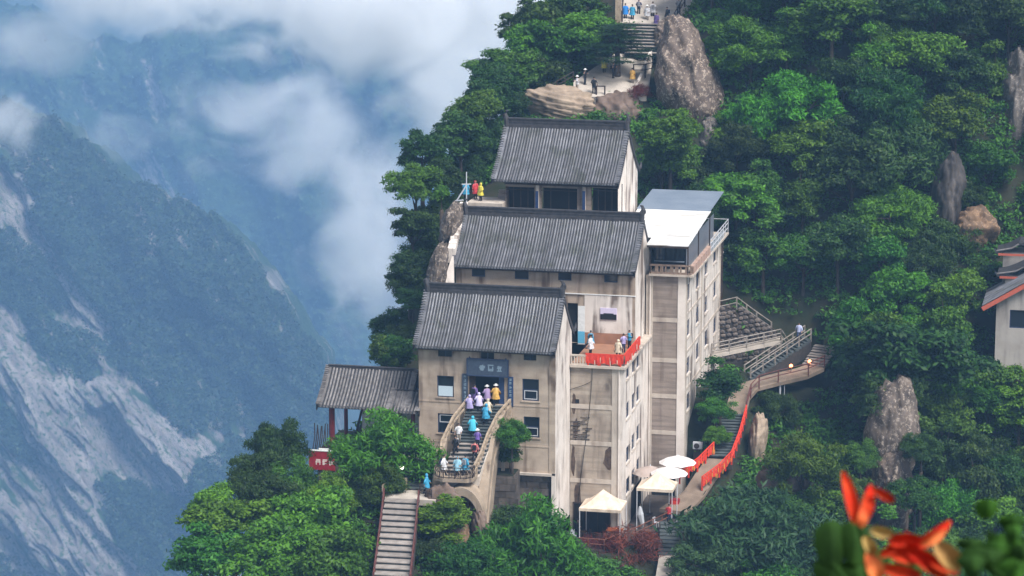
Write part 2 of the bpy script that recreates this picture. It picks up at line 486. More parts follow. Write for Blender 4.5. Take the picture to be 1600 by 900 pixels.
mb.box(a - .4, b + .4, .36, 3.3, c - .3, c - .05); mb.box(a - .4, b + .4, .36, 3.3, d + .1, d + .3)
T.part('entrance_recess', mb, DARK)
mb = MB(); mb.box(a, a + .55, .05, .2, c, d); T.part('door_leaf', mb, WOODDARK)
mb = MB(); mb.box(b - .5, b, .05, .2, c, d); T.part('door_leaf', mb, NAVYBOARD)
for h in vents:
    mb = MB(); mb.box(h[0], h[1], .2, .25, h[2], h[3]); vo = T.part('vent_window', mb, GLASS)
    mb = MB(); mb.box((h[0] + h[1]) / 2 - .03, (h[0] + h[1]) / 2 + .03, .15, .2, h[2], h[3]); T.part('mullion', mb, WFRAME, vo)
window(T, 0, wins[0], blind='panel'); window(T, 0, wins[1]); window(T, 0, wins[2], blind='top'); window(T, 0, wins[3])
for h in wins:
    mb = MB(); mb.box(h[0] - .12, h[1] + .12, -.08, -.003, h[2] - .12, h[2] - .003); T.part('window_sill', mb, PLASTER)
# plaque
a, b, c, d = px_hole(-.3, 731, 564, 793, 585)
mb = MB(); mb.box(a, b, -.36, -.26, c, d); pl = T.part('name_plaque', mb, BLUEBOARD, label='slate blue name board over the doorway')
mb = MB(); mb.box(a - .09, b + .09, -.40, -.2, d, d + .1); mb.box(a - .09, b + .09, -.40, -.2, c - .1, c); mb.box(a - .1, a, -.4, -.2, c, d); mb.box(b, b + .1, -.4, -.2, c, d)
for s in (a + .15, (a + b) / 2, b - .15): mb.tube([(s, -.3, d + .1), (s, -.3, d + .24)], [.1, .03], 6)
for s in (a + .2, b - .2): mb.box(s - .05, s + .05, -.25, 0, (c + d) / 2 - .05, (c + d) / 2 + .05)
T.part('plaque_frame', mb, WFRAME, pl)
mb = MB()
for k, f in enumerate((.36, .58, .8)): glyph(mb, a + (b - a) * f, -.36, (c + d) / 2, .62, 21 + k)
T.part('lettering', mb, FADEINK, pl)
for k, (x0, y0, x1, y1) in enumerate(((722.5, 584, 731, 630), (794, 589, 802, 635))):
    a, b, c, d = px_hole(-.05, x0, y0, x1, y1)
    mb = MB(); mb.box(a, b, -.12, -.004, c, d); cb = T.part('couplet_board', mb, BLUEBOARD if k == 0 else NAVYBOARD)
    mb = MB()
    for i in range(7): glyph(mb, (a + b) / 2, -.12, d - .22 - i * (d - c - .3) / 6.6, .26, 50 + k * 9 + i)
    T.part('lettering', mb, FADEINK, cb)
# ledge and rough base
mb = MB(); mb.box(-2.4, FU1 - .3, -.28, .2, FZ0 - .22, FZ0 - .003); T.part('base_ledge', mb, BANDS)
mb = MB(); mb.box(FU0, FU1 - .35, .34, .9, FZ0 - 7.5, FZ0 - .23); mb.box(FU1 - .34, FU1 - .005, 0.0, .9, FZ0 - 7.5, FZ0 - .23, 1)
bw = T.part('base_wall', mb, [MORTAR, SIDEWALL])
bm_ = [MB().box(-w / 2 + .015, w / 2 - .015, -.16, 0, 0, .59).mesh('stone_block', BLOCKSTONE) for w in (.7, .9, 1.15)]
z = FZ0 - .85
for row in range(10):
    u = -3.2 + (row % 2) * .35
    while u < FU1 - 1.0:
        k = rnd.randrange(3); w = (.7, .9, 1.15)[k]
        if u + w > FU1 - .36: break
        T.inst('stone_block', bm_[k], (u + w / 2, .338 + rnd.uniform(-.03, .05), z), bw); u += w
    z -= .62
# eave rafters
mb = MB(); mb.box(FU0, FU1, -.5, -.05, -5.75, -5.6); T.part('eave_board', mb, WOODDARK)

# ---- middle hall
MU0, MU1, MV, MZ0 = -8.65, 8.22, 15.0, -8.0
T = Thing('temple_hall', 'widest middle hall with grey tiled roof and four small windows under its eave', 'temple hall', (-.2, 19, MZ0), 'grey tiled monastery halls stepping up the ridge')
rf, pf, pb = roof(T, -8.75, 8.1, MV - .8, -1.1, 19.2, 2.85, 23.8, -1.0)
mw = [px_hole(MV, *q) for q in ((737, 418, 758, 432), (804, 422, 826, 436), (872, 424, 893, 438), (944, 427, 965, 441))]
dh = px_hole(MV, 886, 474, 903, 535)
mb = MB(); wall_holes(mb, MU0, MU1, MZ0, -1.0, MV, mw + [dh])
mb.box(MU1 - .45, MU1 - .01, MV - .06, MV - .001, MZ0, -1.3)
T.part('front_wall', mb, PLASTER)
mb = MB(); gable(mb, MU1, pf, pb, MV, 23.2, MZ0 - 12); T.part('right_gable_wall', mb, SIDEWALL)
mb = MB(); gable(mb, MU0, pf, pb, MV, 23.2, MZ0); T.part('left_gable_wall', mb, PLASTER)
for h in mw: window(T, MV, h, 'plain')
mb = MB(); mb.box(MU0, MU1, MV - .5, MV - .05, -1.42, -1.27); T.part('eave_board', mb, WOODDARK)
a, b, c, d = px_hole(MV - .1, 913, 464, 988, 519)
mb = MB(); mb.box(a, b, MV - .1, MV - .002, c, d); T.part('render_panel', mb, SIDEWALL, label='paler smooth panel above the terrace')
mb = MB(); mb.box(a - 1.9, b + .3, MV - .14, MV - .003, d + .03, d + .1); T.part('pipe', mb, WHITE)
mb = MB(); mb.box(a, b, MV - .16, MV - .004, MZ0, c - .02); T.part('plinth', mb, TERRACOTTA)
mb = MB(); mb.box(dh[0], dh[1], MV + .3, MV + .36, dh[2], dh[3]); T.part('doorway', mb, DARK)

# ---- upper hall
HU0, HU1, HV, HZ0 = -5.95, 4.95, 24.0, 1.6
T = Thing('temple_hall', 'highest and smallest hall with grey tiled roof and a dark open columned front', 'temple hall', (-.5, 29, HZ0), 'grey tiled monastery halls stepping up the ridge')
rf, pf, pb = roof(T, -7.0, 4.9, HV - .8, 5.5, 28.9, 9.85, 34.8, 5.2, ridge_h=.85)
oh = [px_hole(HV, *q) for q in ((790, 293, 835, 340), (845, 295, 902, 340), (923, 295, 966, 340))]
oh = [(a, b, HZ0, d) for a, b, c, d in oh]
mb = MB(); wall_holes(mb, HU0, HU1, HZ0, 5.4, HV, oh, .5); T.part('front_wall', mb, PANEL)
mb = MB(); gable(mb, HU1, pf, pb, HV - .3, 34.2, HZ0 - 5); T.part('right_gable_wall', mb, SIDEWALL)
mb = MB(); gable(mb, HU0, pf, pb, HV, 34.2, HZ0 - 2); T.part('left_gable_wall', mb, PANEL)
for k, (a, b, c, d) in enumerate(oh):
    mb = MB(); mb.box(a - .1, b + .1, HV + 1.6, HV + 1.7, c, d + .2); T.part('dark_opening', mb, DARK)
    mb = MB()
    for i in range(1, 4):
        if k == 1 and i == 2: continue
        x = a + (b - a) * i / 4; mb.box(x - .035, x + .035, HV + .3, HV + .37, c, d)
    mb.box(a, b, HV + .301, HV + .369, d - .35, d - .28)
    T.part('door_lattice', mb, WOODDARK)
for x in (840, 913):
    a, c = fv(x, 345, HV - .15); a2, d = fv(x, 292, HV - .15)
    mb = MB(); mb.tube([(a, HV - .25, HZ0), (a, HV - .25, d + .3)], .17, 8); pc = T.part('column', mb, BANDS)
    mb = MB(); mb.box(a - .14, a + .14, HV - .48, HV - .43, HZ0 + .6, d - .35); T.part('couplet_board', mb, NAVYBOARD, pc)
mb = MB(); mb.box(HU0, HU1, HV - .5, HV - .05, 5.12, 5.27); T.part('eave_board', mb, WOODDARK)
mb = MB(); mb.box(HU0 - 1.2, HU1, 22.9, HV - .01, HZ0 - .6, HZ0 - .01); T.part('porch_floor', mb, BANDS)
mb = MB()
for k in range(8): mb.box(HU0 - 1.1, HU0 - .02, HV + .2 + k * .25, HV + .45 + k * .25, HZ0, HZ0 + .3 + k * .32)
T.part('side_steps', mb, TREAD)

# ---- terrace block (balcony in front of the middle hall)
BU0, BU1, BV, BVB, BZ0, BZ1 = 3.93, 8.65, 6.4, 19.98, -24.0, -8.0
T = Thing('terrace_block', 'concrete block with balcony terrace hung with red cloth, right of the lowest hall', 'building', (6.3, 12, BZ0))
TB = T
bandz = [fv(930, y, BV)[1] for y in (636, 693, 752)]
mb = MB(); mb.box(BU0, BU1 - .9, BV + .05, BVB, BZ0, BZ1 - .25); T.part('wall_core', mb, MORTAR)
edges = [BZ1 - .25] + [q for zz in bandz for q in (zz + .2, zz - .2)] + [BZ0]
for i in range(0, len(edges), 2):
    mb = MB(); mb.box(BU0, BU1 - .95, BV + .02, BV + .049, edges[i + 1], edges[i]); T.part('infill_panel', mb, BLOCKPANEL)
for zz in bandz:
    mb = MB(); mb.box(BU0, BU1 - .95, BV - .03, BV + .05, zz - .2, zz + .2); T.part('floor_band', mb, BANDS)
mb = MB(); mb.box(BU1 - .95, BU1 - .36, BV - .04, BV + .3, BZ0, BZ1 - .25); T.part('corner_pilaster', mb, BANDS)
# exposed brick patch on the second panel
bk = MB().box(-.2, .2, -.05, 0, 0, .1).mesh('brick', BLOCKSTONE)
pa, pb_ = fv(897, 690, BV), fv(915, 650, BV)
for r_ in range(11):
    for c_ in range(4):
        if rnd.random() < .3: continue
        T.inst('brick', bk, (BU0 + .25 + c_ * .44 + (r_ % 2) * .2, BV + .01, bandz[1] + .3 + r_ * .2), None)
STAINSHADE = mat('dark_stain_and_gap_shade', (.055, .036, .028), (.11, .075, .055), 3, bump=.8, bsc=8)  # brown stains; the strips beside the hall gable paint in the gap's shade
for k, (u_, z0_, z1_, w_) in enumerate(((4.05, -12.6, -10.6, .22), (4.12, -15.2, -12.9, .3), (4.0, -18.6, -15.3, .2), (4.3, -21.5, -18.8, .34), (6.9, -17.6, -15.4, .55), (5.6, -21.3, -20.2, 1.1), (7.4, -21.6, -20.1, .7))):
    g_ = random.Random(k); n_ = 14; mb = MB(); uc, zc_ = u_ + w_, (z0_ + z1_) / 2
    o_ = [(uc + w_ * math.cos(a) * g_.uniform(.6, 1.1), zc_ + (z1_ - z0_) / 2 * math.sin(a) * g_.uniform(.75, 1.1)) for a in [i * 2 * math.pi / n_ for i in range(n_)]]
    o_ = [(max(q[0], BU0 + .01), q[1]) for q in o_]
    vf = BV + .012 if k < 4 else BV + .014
    mb.rings([[(q[0], vf, q[1]) for q in o_], [(q[0], vf - .006 - .001 * k, q[1]) for q in o_]]); T.part('stain_and_gap_shade', mb, STAINSHADE)
mb = MB(); mb.box(4.25, 7.6, BV - .02, BV + .018, BZ0, -20.85); T.part('base_shade_panel', mb, DARK)  # dark sheet painting in the shade at the wall foot behind the tent
mb = MB()
for k in range(4): mb.box(4.25 + k * 1.1, 4.33 + k * 1.1, BV - .08, BV - .021, BZ0, -20.85)
mb.box(4.2, 7.65, BV - .1, BV - .022, -20.85, -20.72); T.part('added_shade_strips', mb, WOODDARK)  # timber strips added over the painted shade
mb = MB(); mb.box(BU1 - .3, BU1 + .02, 11.2, 16.6, BZ0, -20.9); T.part('side_base_shade', mb, DARK)  # dark sheet painting in the shade along the side wall foot
h0, h1 = fv(899, 630, BV), fv(905, 624, BV)
mb = MB(); mb.box(h0[0], h1[0], BV - .01, BV + .01, h0[1], h1[1]); T.part('vent_hole', mb, DARK)


def side_wall(T, u, v0, v1, z0, z1, holes, depth=.3, mt=SIDEWALL, name='right_wall'):
    mb = MB()
    vs = sorted({v0, v1, *[h[0] for h in holes], *[h[1] for h in holes]}); zs = sorted({z0, z1, *[h[2] for h in holes], *[h[3] for h in holes]})
    for a, b in zip(vs, vs[1:]):
        for c, d in zip(zs, zs[1:]):
            if any(h[0] < (a + b) / 2 < h[1] and h[2] < (c + d) / 2 < h[3] for h in holes): continue
            mb.face([(u, a, c), (u, b, c), (u, b, d), (u, a, d)])
    for a, b, c, d in holes:
        w = u - depth
        mb.face([(u, a, c), (u, a, d), (w, a, d), (w, a, c)]); mb.face([(u, b, c), (w, b, c), (w, b, d), (u, b, d)])
        mb.face([(u, a, d), (u, b, d), (w, b, d), (w, a, d)]); mb.face([(u, a, c), (w, a, c), (w, b, c), (u, b, c)])
    T.part(name, mb, mt)
    for a, b, c, d in holes:
        mb = MB(); x = u - .2; t = .1
        mb.box(x, x + .08, a, a + t, c, d); mb.box(x, x + .08, b - t, b, c, d); mb.box(x, x + .08, a + t, b - t, c, c + t); mb.box(x, x + .08, a + t, b - t, d - t, d)
        mb.box(x, x + .08, a + t, b - t, (c + d) / 2 - .04, (c + d) / 2 + .04)
        f = T.part('window', mb, WFRAME)
        mb = MB(); mb.box(x + .02, x + .04, a + .05, b - .05, c + .05, d - .05); T.part('pane', mb, GLASS, f)
        mb = MB(); mb.box(u + .001, u + .1, a - .1, b + .1, c - .14, c - .02); T.part('window_sill', mb, BANDS)


def side_holes(u, cols, hw, hh):
    out = []
    for px, ys in cols:
        for y in ys:
            v, z = fu(px, y, u)
            out.append((v - hw, v + hw, z - hh, z + hh))
    return out


side_wall(T, BU1, BV, BVB, BZ0, BZ1 - .25, side_holes(BU1, ((981, (578, 640, 709, 758)), (989.5, (570, 627, 690, 745)), (997, (562, 615, 676, 728))), .85, .75))
mb = MB(); mb.box(BU1 - .36, BU1 - .002, BV - .02, BV + .3, BZ0, BZ1 - .25); mb.box(BU1 - .002, BU1 + .06, 10.2, 10.9, BZ0, BZ1 - .25); mb.box(BU1 - .002, BU1 + .06, 17.2, 17.8, BZ0, BZ1 - .25); T.part('corner_pilaster', mb, SIDEWALL)
mb = MB(); mb.box(BU0, BU1 + .35, BV - .3, BVB, BZ1 - .24, BZ1 - .02); T.part('terrace_slab', mb, BANDS)
mb = MB(); mb.box(BU0 + .02, BU1 - .1, BV + .1, MV - .2, BZ1 - .018, BZ1 + .05); T.part('terrace_floor', mb, TERRACOTTA)
# downpipe, cable
mb = MB(); mb.tube([(8.35, BV - .1, BZ0), (8.35, BV - .1, BZ1 - .3)], .06, 6); T.part('downpipe', mb, SIDEWALL)
cab = [(925, 575), (925, 592), (921, 640), (915, 690), (908, 740), (903, 790)]
mb = MB(); mb.tube([(fv(x, y, BV - .06)[0], BV - .06, fv(x, y, BV - .06)[1]) for x, y in cab], .025, 5)
mb.tube([(fv(x, y, BV - .08)[0], BV - .08, fv(x, y, BV - .08)[1]) for x, y in ((888, 610), (896, 607), (912, 602), (924, 596))], .022, 5)
T.part('cable', mb, WIRE)

# red-cloth balcony railing: a thing on the terrace
RL = Thing('balcony_railing', 'terrace balustrade draped in orange red cloth and ribbons', 'railing', (6.3, BV, BZ1))
mb = MB()
for i in range(6): mb.box(BU0 + .05 + i * .26, BU0 + .17 + i * .26, BV - .12, BV - .0, BZ1 - .01, BZ1 + .75)
mb.box(BU0 + .02, BU0 + 1.5, BV - .15, BV + .03, BZ1 + .751, BZ1 + .9); mb.box(BU0 + .02, BU0 + 1.5, BV - .15, BV + .03, BZ1 - .015, BZ1 + .09)
RL.part('concrete_balusters', mb, BANDS)
mb = MB(); mb.bar((BU0 + 1.35, BV - .06, BZ1 + 1.02), (BU1 + .12, BV - .06, BZ1 + 1.02), .1, .1); mb.bar((BU1 + .12, BV - .06, BZ1 + 1.02), (BU1 + .12, 14.2, BZ1 + 1.02), .1, .1)
RL.part('handrail', mb, REDCLOTH)
for k in range(4):
    u = BU0 + 1.6 + k * .98; mb = MB(); mb.box(u - .06, u + .06, BV - .12, BV, BZ1 - .01, BZ1 + 1.0); RL.part('post', mb, REDCLOTH)
for k in range(5):
    v = BV + 1.2 + k * 1.7; mb = MB(); mb.box(BU1 + .06, BU1 + .18, v - .06, v + .06, BZ1 - .01, BZ1 + 1.0); RL.part('post', mb, REDCLOTH)


def drape(p0, p1, z0, z1, n=24, amp=.05):
    p0, p1 = Vector(p0), Vector(p1); d = (p1 - p0); nrm = Vector((d.y, -d.x, 0)).normalized(); mb = MB(); rows = []
    for j in range(4):
        z = z0 + (z1 - z0) * j / 3
        rows.append([tuple(p0 + d * (i / n) + nrm * (amp * math.sin(i * 1.9 + j * .5) * (1 - j / 4)) + Vector((0, 0, z + (rnd.uniform(-.13, .05) if j == 0 else 0)))) for i in range(n + 1)])
    for j in range(3):
        for i in range(n): mb.face([rows[j][i], rows[j][i + 1], rows[j + 1][i + 1], rows[j + 1][i]])
    return mb


RL.part('cloth_drape', drape((BU0 + 1.4, BV - .14, 0), (BU1 + .1, BV - .14, 0), BZ1 + .22, BZ1 + 1.0), REDCLOTH)
RL.part('cloth_drape', drape((BU1 + .2, BV, 0), (BU1 + .2, 14.2, 0), BZ1 + .2, BZ1 + 1.0, 40), REDCLOTH)
for k in range(16):
    u = BU0 + 1.5 + rnd.random() * 3.1; z1 = BZ1 + rnd.uniform(.4, .8); mb = MB()
    mb.box(u, u + .06, BV - .25, BV - .235, z1 - rnd.uniform(.25, .5), z1); RL.part('ribbon', mb, CREAM if k % 3 == 0 else REDCLOTH)
for k in range(14):
    v = BV + .3 + rnd.random() * 7; z1 = BZ1 + rnd.uniform(.3, .8); mb = MB()
    mb.box(BU1 + .29, BU1 + .305, v, v + .25, z1 - rnd.uniform(.2, .5), z1); RL.part('ribbon', mb, CREAM if k % 3 == 0 else REDCLOTH)

# signboard, white banner stand on the terrace
SB = Thing('wall_sign', 'small lilac and black notice board on the terrace wall', 'sign', (6.3, MV - .1, -5.5))
a, b, c, d = px_hole(MV - .12, 938, 482, 964, 499)
mb = MB(); mb.box(a, b, MV - .18, MV - .102, c, d); bo = SB.part('board', mb, mat('lilac_board', (.62, .56, .72)))
mb = MB(); mb.box(a + .02, b - .02, MV - .2, MV - .183, c + .02, c + (d - c) * .48); mb.box(a + .3, b - .3, MV - .196, MV - .183, c + (d - c) * .48, c + (d - c) * .56); SB.part('black_panel', mb, DARK)
BN = Thing('banner_stand', 'tall white and sky blue banner standing by the terrace doorway', 'banner', (4.6, MV - .9, BZ1))
a, b, c, d = px_hole(MV - .9, 903, 478, 914, 529)
mb = MB(); mb.box(a, b, MV - .93, MV - .9, BZ1 + .052, d - .01); BN.part('panel', mb, WHITE)
mb = MB(); mb.box(a, b, MV - .95, MV - .932, BZ1 + .2, BZ1 + 1.3); BN.part('blue_print', mb, mat('sky_blue_print', (.12, .42, .62)))
mb = MB(); mb.box(a - .1, b + .1, MV - 1.1, MV - .7, BZ1 + .05, BZ1 + .09); BN.part('foot', mb, IRON)

# ---- right tower
TU0, TU1, TV, TVB, TZ0, TZ1 = 8.66, 12.1, 20.0, 42.0, -24.5, -2.15
T = Thing('tower_block', 'tall pale concrete block of many storeys with brown infill and rooftop cafe', 'building', (10.4, 31, TZ0))
TW = T
pl0, pl1 = 9.0, 11.35
bz = [fv(1040, y, TV)[1] for y in (500, 563, 619, 676, 733, 788)]
mb = MB(); mb.box(TU0, TU1 - .4, TV + .06, TVB, TZ0, TZ1 - .2); T.part('wall_core', mb, MORTAR)
mb = MB(); mb.box(TU0 - .3, pl0, TV - .05, TV + .3, TZ0, TZ1 - .2); T.part('corner_pilaster', mb, BANDS)
mb = MB(); mb.box(pl1, TU1 - .003, TV - .05, TV + .3, TZ0, TZ1 - .2); T.part('corner_pilaster', mb, SIDEWALL)
edges = [TZ1 - .2] + [q for zz in bz for q in (zz + .2, zz - .2)] + [TZ0]
for i in range(0, len(edges), 2):
    mb = MB(); mb.box(pl0, pl1, TV + .02, TV + .055, edges[i + 1], edges[i]); T.part('infill_panel', mb, PANEL)
for zz in bz:
    mb = MB(); mb.box(pl0, pl1, TV - .02, TV + .06, zz - .2, zz + .2); T.part('floor_band', mb, BANDS)
mb = MB(); mb.tube([(TU0 + .1, TV - .15, TZ0), (TU0 + .1, TV - .15, TZ1 - .3)], .06, 6); T.part('downpipe', mb, SIDEWALL)
side_wall(T, TU1, TV, TVB, TZ0, TZ1 - .2, side_holes(TU1, ((1075.5, (457, 512, 570, 626)), (1090, (437, 492, 548, 606)), (1103.5, (417, 475, 528)), (1117, (397, 452, 508)), (1127, (383, 440))), 1.0, .82))
mb = MB()
for y in (488, 546, 603):
    v, z = fu(1076, y, TU1); mb.box(TU1 - .001, TU1 + .05, TV + .3, TVB - .2, z - .12, z + .12)
for v in (TV + .25, 29.5, TVB - .3): mb.box(TU1 - .001, TU1 + .08, v - .25, v + .25, TZ0, TZ1 - .2)
T.part('concrete_frame', mb, BANDS)
mb = MB(); mb.box(TU0, TU1 + .75, TV - .45, TVB + .3, TZ1 - .19, TZ1); T.part('roof_slab', mb, BANDS)
mb = MB(); mb.tube([(TU1 + .15, TVB - .2, TZ0), (TU1 + .15, TVB - .2, TZ1 - .4)], .12, 6); T.part('downpipe', mb, IRON)
mb = MB(); mb.box(pl0 + .1, pl1 - .1, TV - .03, TV + .05, TZ0, -20.9); T.part('tower_base_shade', mb, DARK)  # dark sheet painting in the shade at the tower foot
# roof parapet, cafe room
mb = MB(); mb.box(TU0 + .05, TU1 + .5, TV - .35, TV - .15, TZ1 + .002, TZ1 + .18); mb.box(TU0 + .05, TU1 + .5, TV - .36, TV - .14, TZ1 + .75, TZ1 + .9)
for k in range(9):
    u = TU0 + .1 + k * .47; mb.box(u, u + .3 if k % 3 else u + .12, TV - .33, TV - .17, TZ1 + .18, TZ1 + .75)
T.part('front_parapet', mb, BROWNRAIL)
for k in range(7):
    v = TV + .3 + k * 1.55; mb = MB(); mb.box(TU1 + .32, TU1 + .68, v, v + 1.35, TZ1 + .002, TZ1 + .75); p = T.part('planter', mb, PLANTER)
mb = MB(); mb.box(TU0 + .1, TU1 - .5, TV + 2.2, TV + 9, TZ1, TZ1 + 2.55); cr = T.part('cafe_room', mb, DARK)
for k in range(3):
    mb = MB(); u = TU0 + .25 + k * .95; mb.box(u, u + .8, TV + 2.12, TV + 2.19, TZ1 + .9, TZ1 + 2.3); T.part('pane', mb, GLASS, cr)
mb = MB(); mb.box(TU0 + .1, TU1 - .5, TV + 2.05, TV + 2.19, TZ1 + .7, TZ1 + .8); T.part('counter_edge', mb, SHEETGREY, cr)
mb = MB(); mb.box(TU1 - .35, TU1 - .3, TV + 2, TVB - 3, TZ1, TZ1 + 2.4); T.part('glazed_side_screen', mb, mat('bluish_side_screen', (.16, .18, .22), rough=.3))
CN = Thing('roof_canopy', 'flat white sheet canopy over the tower roof with a blue grey rear half', 'canopy', (10, 30, TZ1))
def sheet(pts, th=.07):
    mb = MB(); lo = [(a, b, c - th) for a, b, c in pts]
    mb.face(pts); mb.face(lo[::-1])
    for i in range(len(pts)): j = (i + 1) % len(pts); mb.face([pts[i], lo[i], lo[j], pts[j]])
    return mb
zc = lambda v: .75 + (v - 18.8) * .055
for k in range(5):
    v0, v1 = 18.8 + k * 2.75, 18.8 + (k + 1) * 2.75
    ul = 8.55 if v1 < 24.3 else 5.3
    CN.part('roof_sheet', sheet([(ul, v0, zc(v0) + .03 * k), (TU1 + .35, v0, zc(v0) + .03 * k), (TU1 + .35, v1 + .15, zc(v1) + .03 * k), (ul, v1 + .15, zc(v1) + .03 * k)]), SHEET)
for k in range(3):
    v0, v1 = 32.6 + k * 2.9, 32.6 + (k + 1) * 2.9
    CN.part('roof_sheet', sheet([(5.2, v0, zc(v0) + .17 - .02 * k), (TU1 + .3, v0, zc(v0) + .17 - .02 * k), (TU1 + .3, v1 + .1, zc(v1) + .17 - .02 * k), (5.2, v1 + .1, zc(v1) + .17 - .02 * k)]), SHEETGREY, label='blue grey rear sheet')
mb = MB(); mb.bar((8.6, 18.85, .58), (TU1 + .3, 18.85, .58), .12, .2); CN.part('front_beam', mb, WOODDARK)
for u, v in ((TU1 + .2, 19.7), (TU1 + .2, 26), (TU1 + .2, 33), (8.8, 19.7)):
    mb = MB(); mb.tube([(u, v, TZ1), (u, v, zc(v) - .06)], .06, 6); CN.part('post', mb, WOODDARK)
RR = Thing('roof_railing', 'white metal railing with mesh along the right edge of the tower roof', 'railing', (TU1 + .7, 34, TZ1))
mb = MB()
for zz in (.5, 1.0, 1.35): mb.bar((TU1 + .68, 30.5, TZ1 + zz), (TU1 + .68, TVB + .2, TZ1 + zz), .06, .06)
mb.bar((TU1 - 1.5, TVB + .2, TZ1 + 1.35), (TU1 + .68, TVB + .2, TZ1 + 1.35), .06, .06)
RR.part('rails', mb, SASH)
for k in range(8):
    mb = MB(); v = 30.6 + k * 1.65; mb.box(TU1 + .65, TU1 + .71, v, v + .06, TZ1, TZ1 + 1.4); RR.part('post', mb, SASH)
mb = MB(); mb.box(TU1 + .5, TU1 + .63, 31, TVB - 2, TZ1 + .003, TZ1 + .7); RR.part('mesh_panel', mb, mat('grey_mesh', (.34, .36, .38), (.22, .24, .25), 6))

# ---- pavilion left of the lowest hall
PV = 1.0
pe = fv(497, 634, PV - .9); pr_ = fv(650, 640, PV - .9)
PU0, PU1 = pe[0], -8.5
pz = pe[1]; rz = fv(510, 572, PV + 2.6)[1]
T = Thing('pavilion', 'open pavilion with weathered tile roof and dark red posts beside the lowest hall', 'pavilion', (-12.5, PV + 2, pz - 5))
roof(T, PU0, -9.6, PV - .9, pz, PV + 2.6, rz, PV + 6, pz, tile=PTILE, ridge_h=.18, pitch=.30, rr=.095, finial=False, horn=False)
roof(T, -11.2, PU1, PV - 1.3, pz - .05, PV + 1.0, pz + 1.35, PV + 3.2, pz, tile=PTILE, ridge_h=.1, pitch=.30, rr=.095, finial=False, horn=False)
gz = fv(512, 700, PV)[1]
for u in (PU0 + 1.0, -11.6, -9.2):
    for v in (PV, PV + 4.6):
        mb = MB(); mb.tube([(u, v, gz), (u, v, pz + .2)], .27 if u == PU0 + 1.0 and v == PV else .18, 8); T.part('post', mb, REDPOST)
mb = MB(); mb.box(PU0 + .5, PU1, PV - .12, PV + .12, pz - .35, pz - .05); mb.box(PU0 + .5, PU1, PV + 4.5, PV + 4.72, pz - .35, pz - .05); T.part('beam', mb, WOODDARK)
mb = MB(); mb.box(PU0 + 2.4, PU1, PV + 5.0, PV + 5.2, gz, pz - .3); T.part('back_wall', mb, WHITE)
mb = MB(); mb.bar((PU0 + 2.0, PV + 4, gz), (PU0 + 2.9, PV + 4.2, pz - .3), .22, .22); T.part('stair_rail', mb, WOODDARK)
mb = MB(); mb.box(PU0 - .1, PU1 + .02, PV - .7, PV + 6.5, gz - 4, gz - .01); T.part('platform', mb, RUBBLE)
mb = MB(); mb.box(PU0 - .05, -12.6, PV - .72, PV - .6, gz + .0, gz + .12); T.part('platform_kerb', mb, WHITE)
sg = Thing('red_signboard', 'crimson signboard with three pale characters below the pavilion post', 'sign', (-14.5, PV - .75, gz - 1.2))
a, b, c, d = px_hole(PV - .8, 483, 706, 523, 733)
mb = MB(); mb.box(a, b, PV - .86, PV - .705, c, d); bo = sg.part('board', mb, REDSIGN)
mb = MB()
for k, f in enumerate((.36, .62, .88)): glyph(mb, a + (b - a) * f, PV - .86, c + (d - c) * .42, .56, 80 + k)
sg.part('lettering', mb, PINKWHITE, bo)
mb = MB(); mb.box(a - .03, b + .03, PV - .9, PV - .7, d, d + .08); sg.part('top_trim', mb, WHITE)
mb = MB()
for k in range(9):
    u = PU0 - .8 + k * .17; mb.tube([(u, PV - .3 + (k % 2) * .2, gz - .6), (u + .25, PV - .2, gz + 1.0), (u + .1 + .3 * rnd.random(), PV, gz + 1.9 + rnd.random() * .6)], .05, 5)
ob = Thing('iron_railing', 'tangled dark iron railing left of the dark red pavilion post', 'railing', (PU0 - .3, PV, gz - .6)); ob.part('iron_scrolls', mb, IRON)
# ------------------------------------------------------------------ terrain: the ridge
def zr(py, y):                                     # height of the sight line of image row py over world y
    return CAM[2] - (y - CAM[1]) * math.tan(PIT + math.atan((py - 450) / FPX))
def xr(px, py, y): return float(fy(px, py, y)[0])


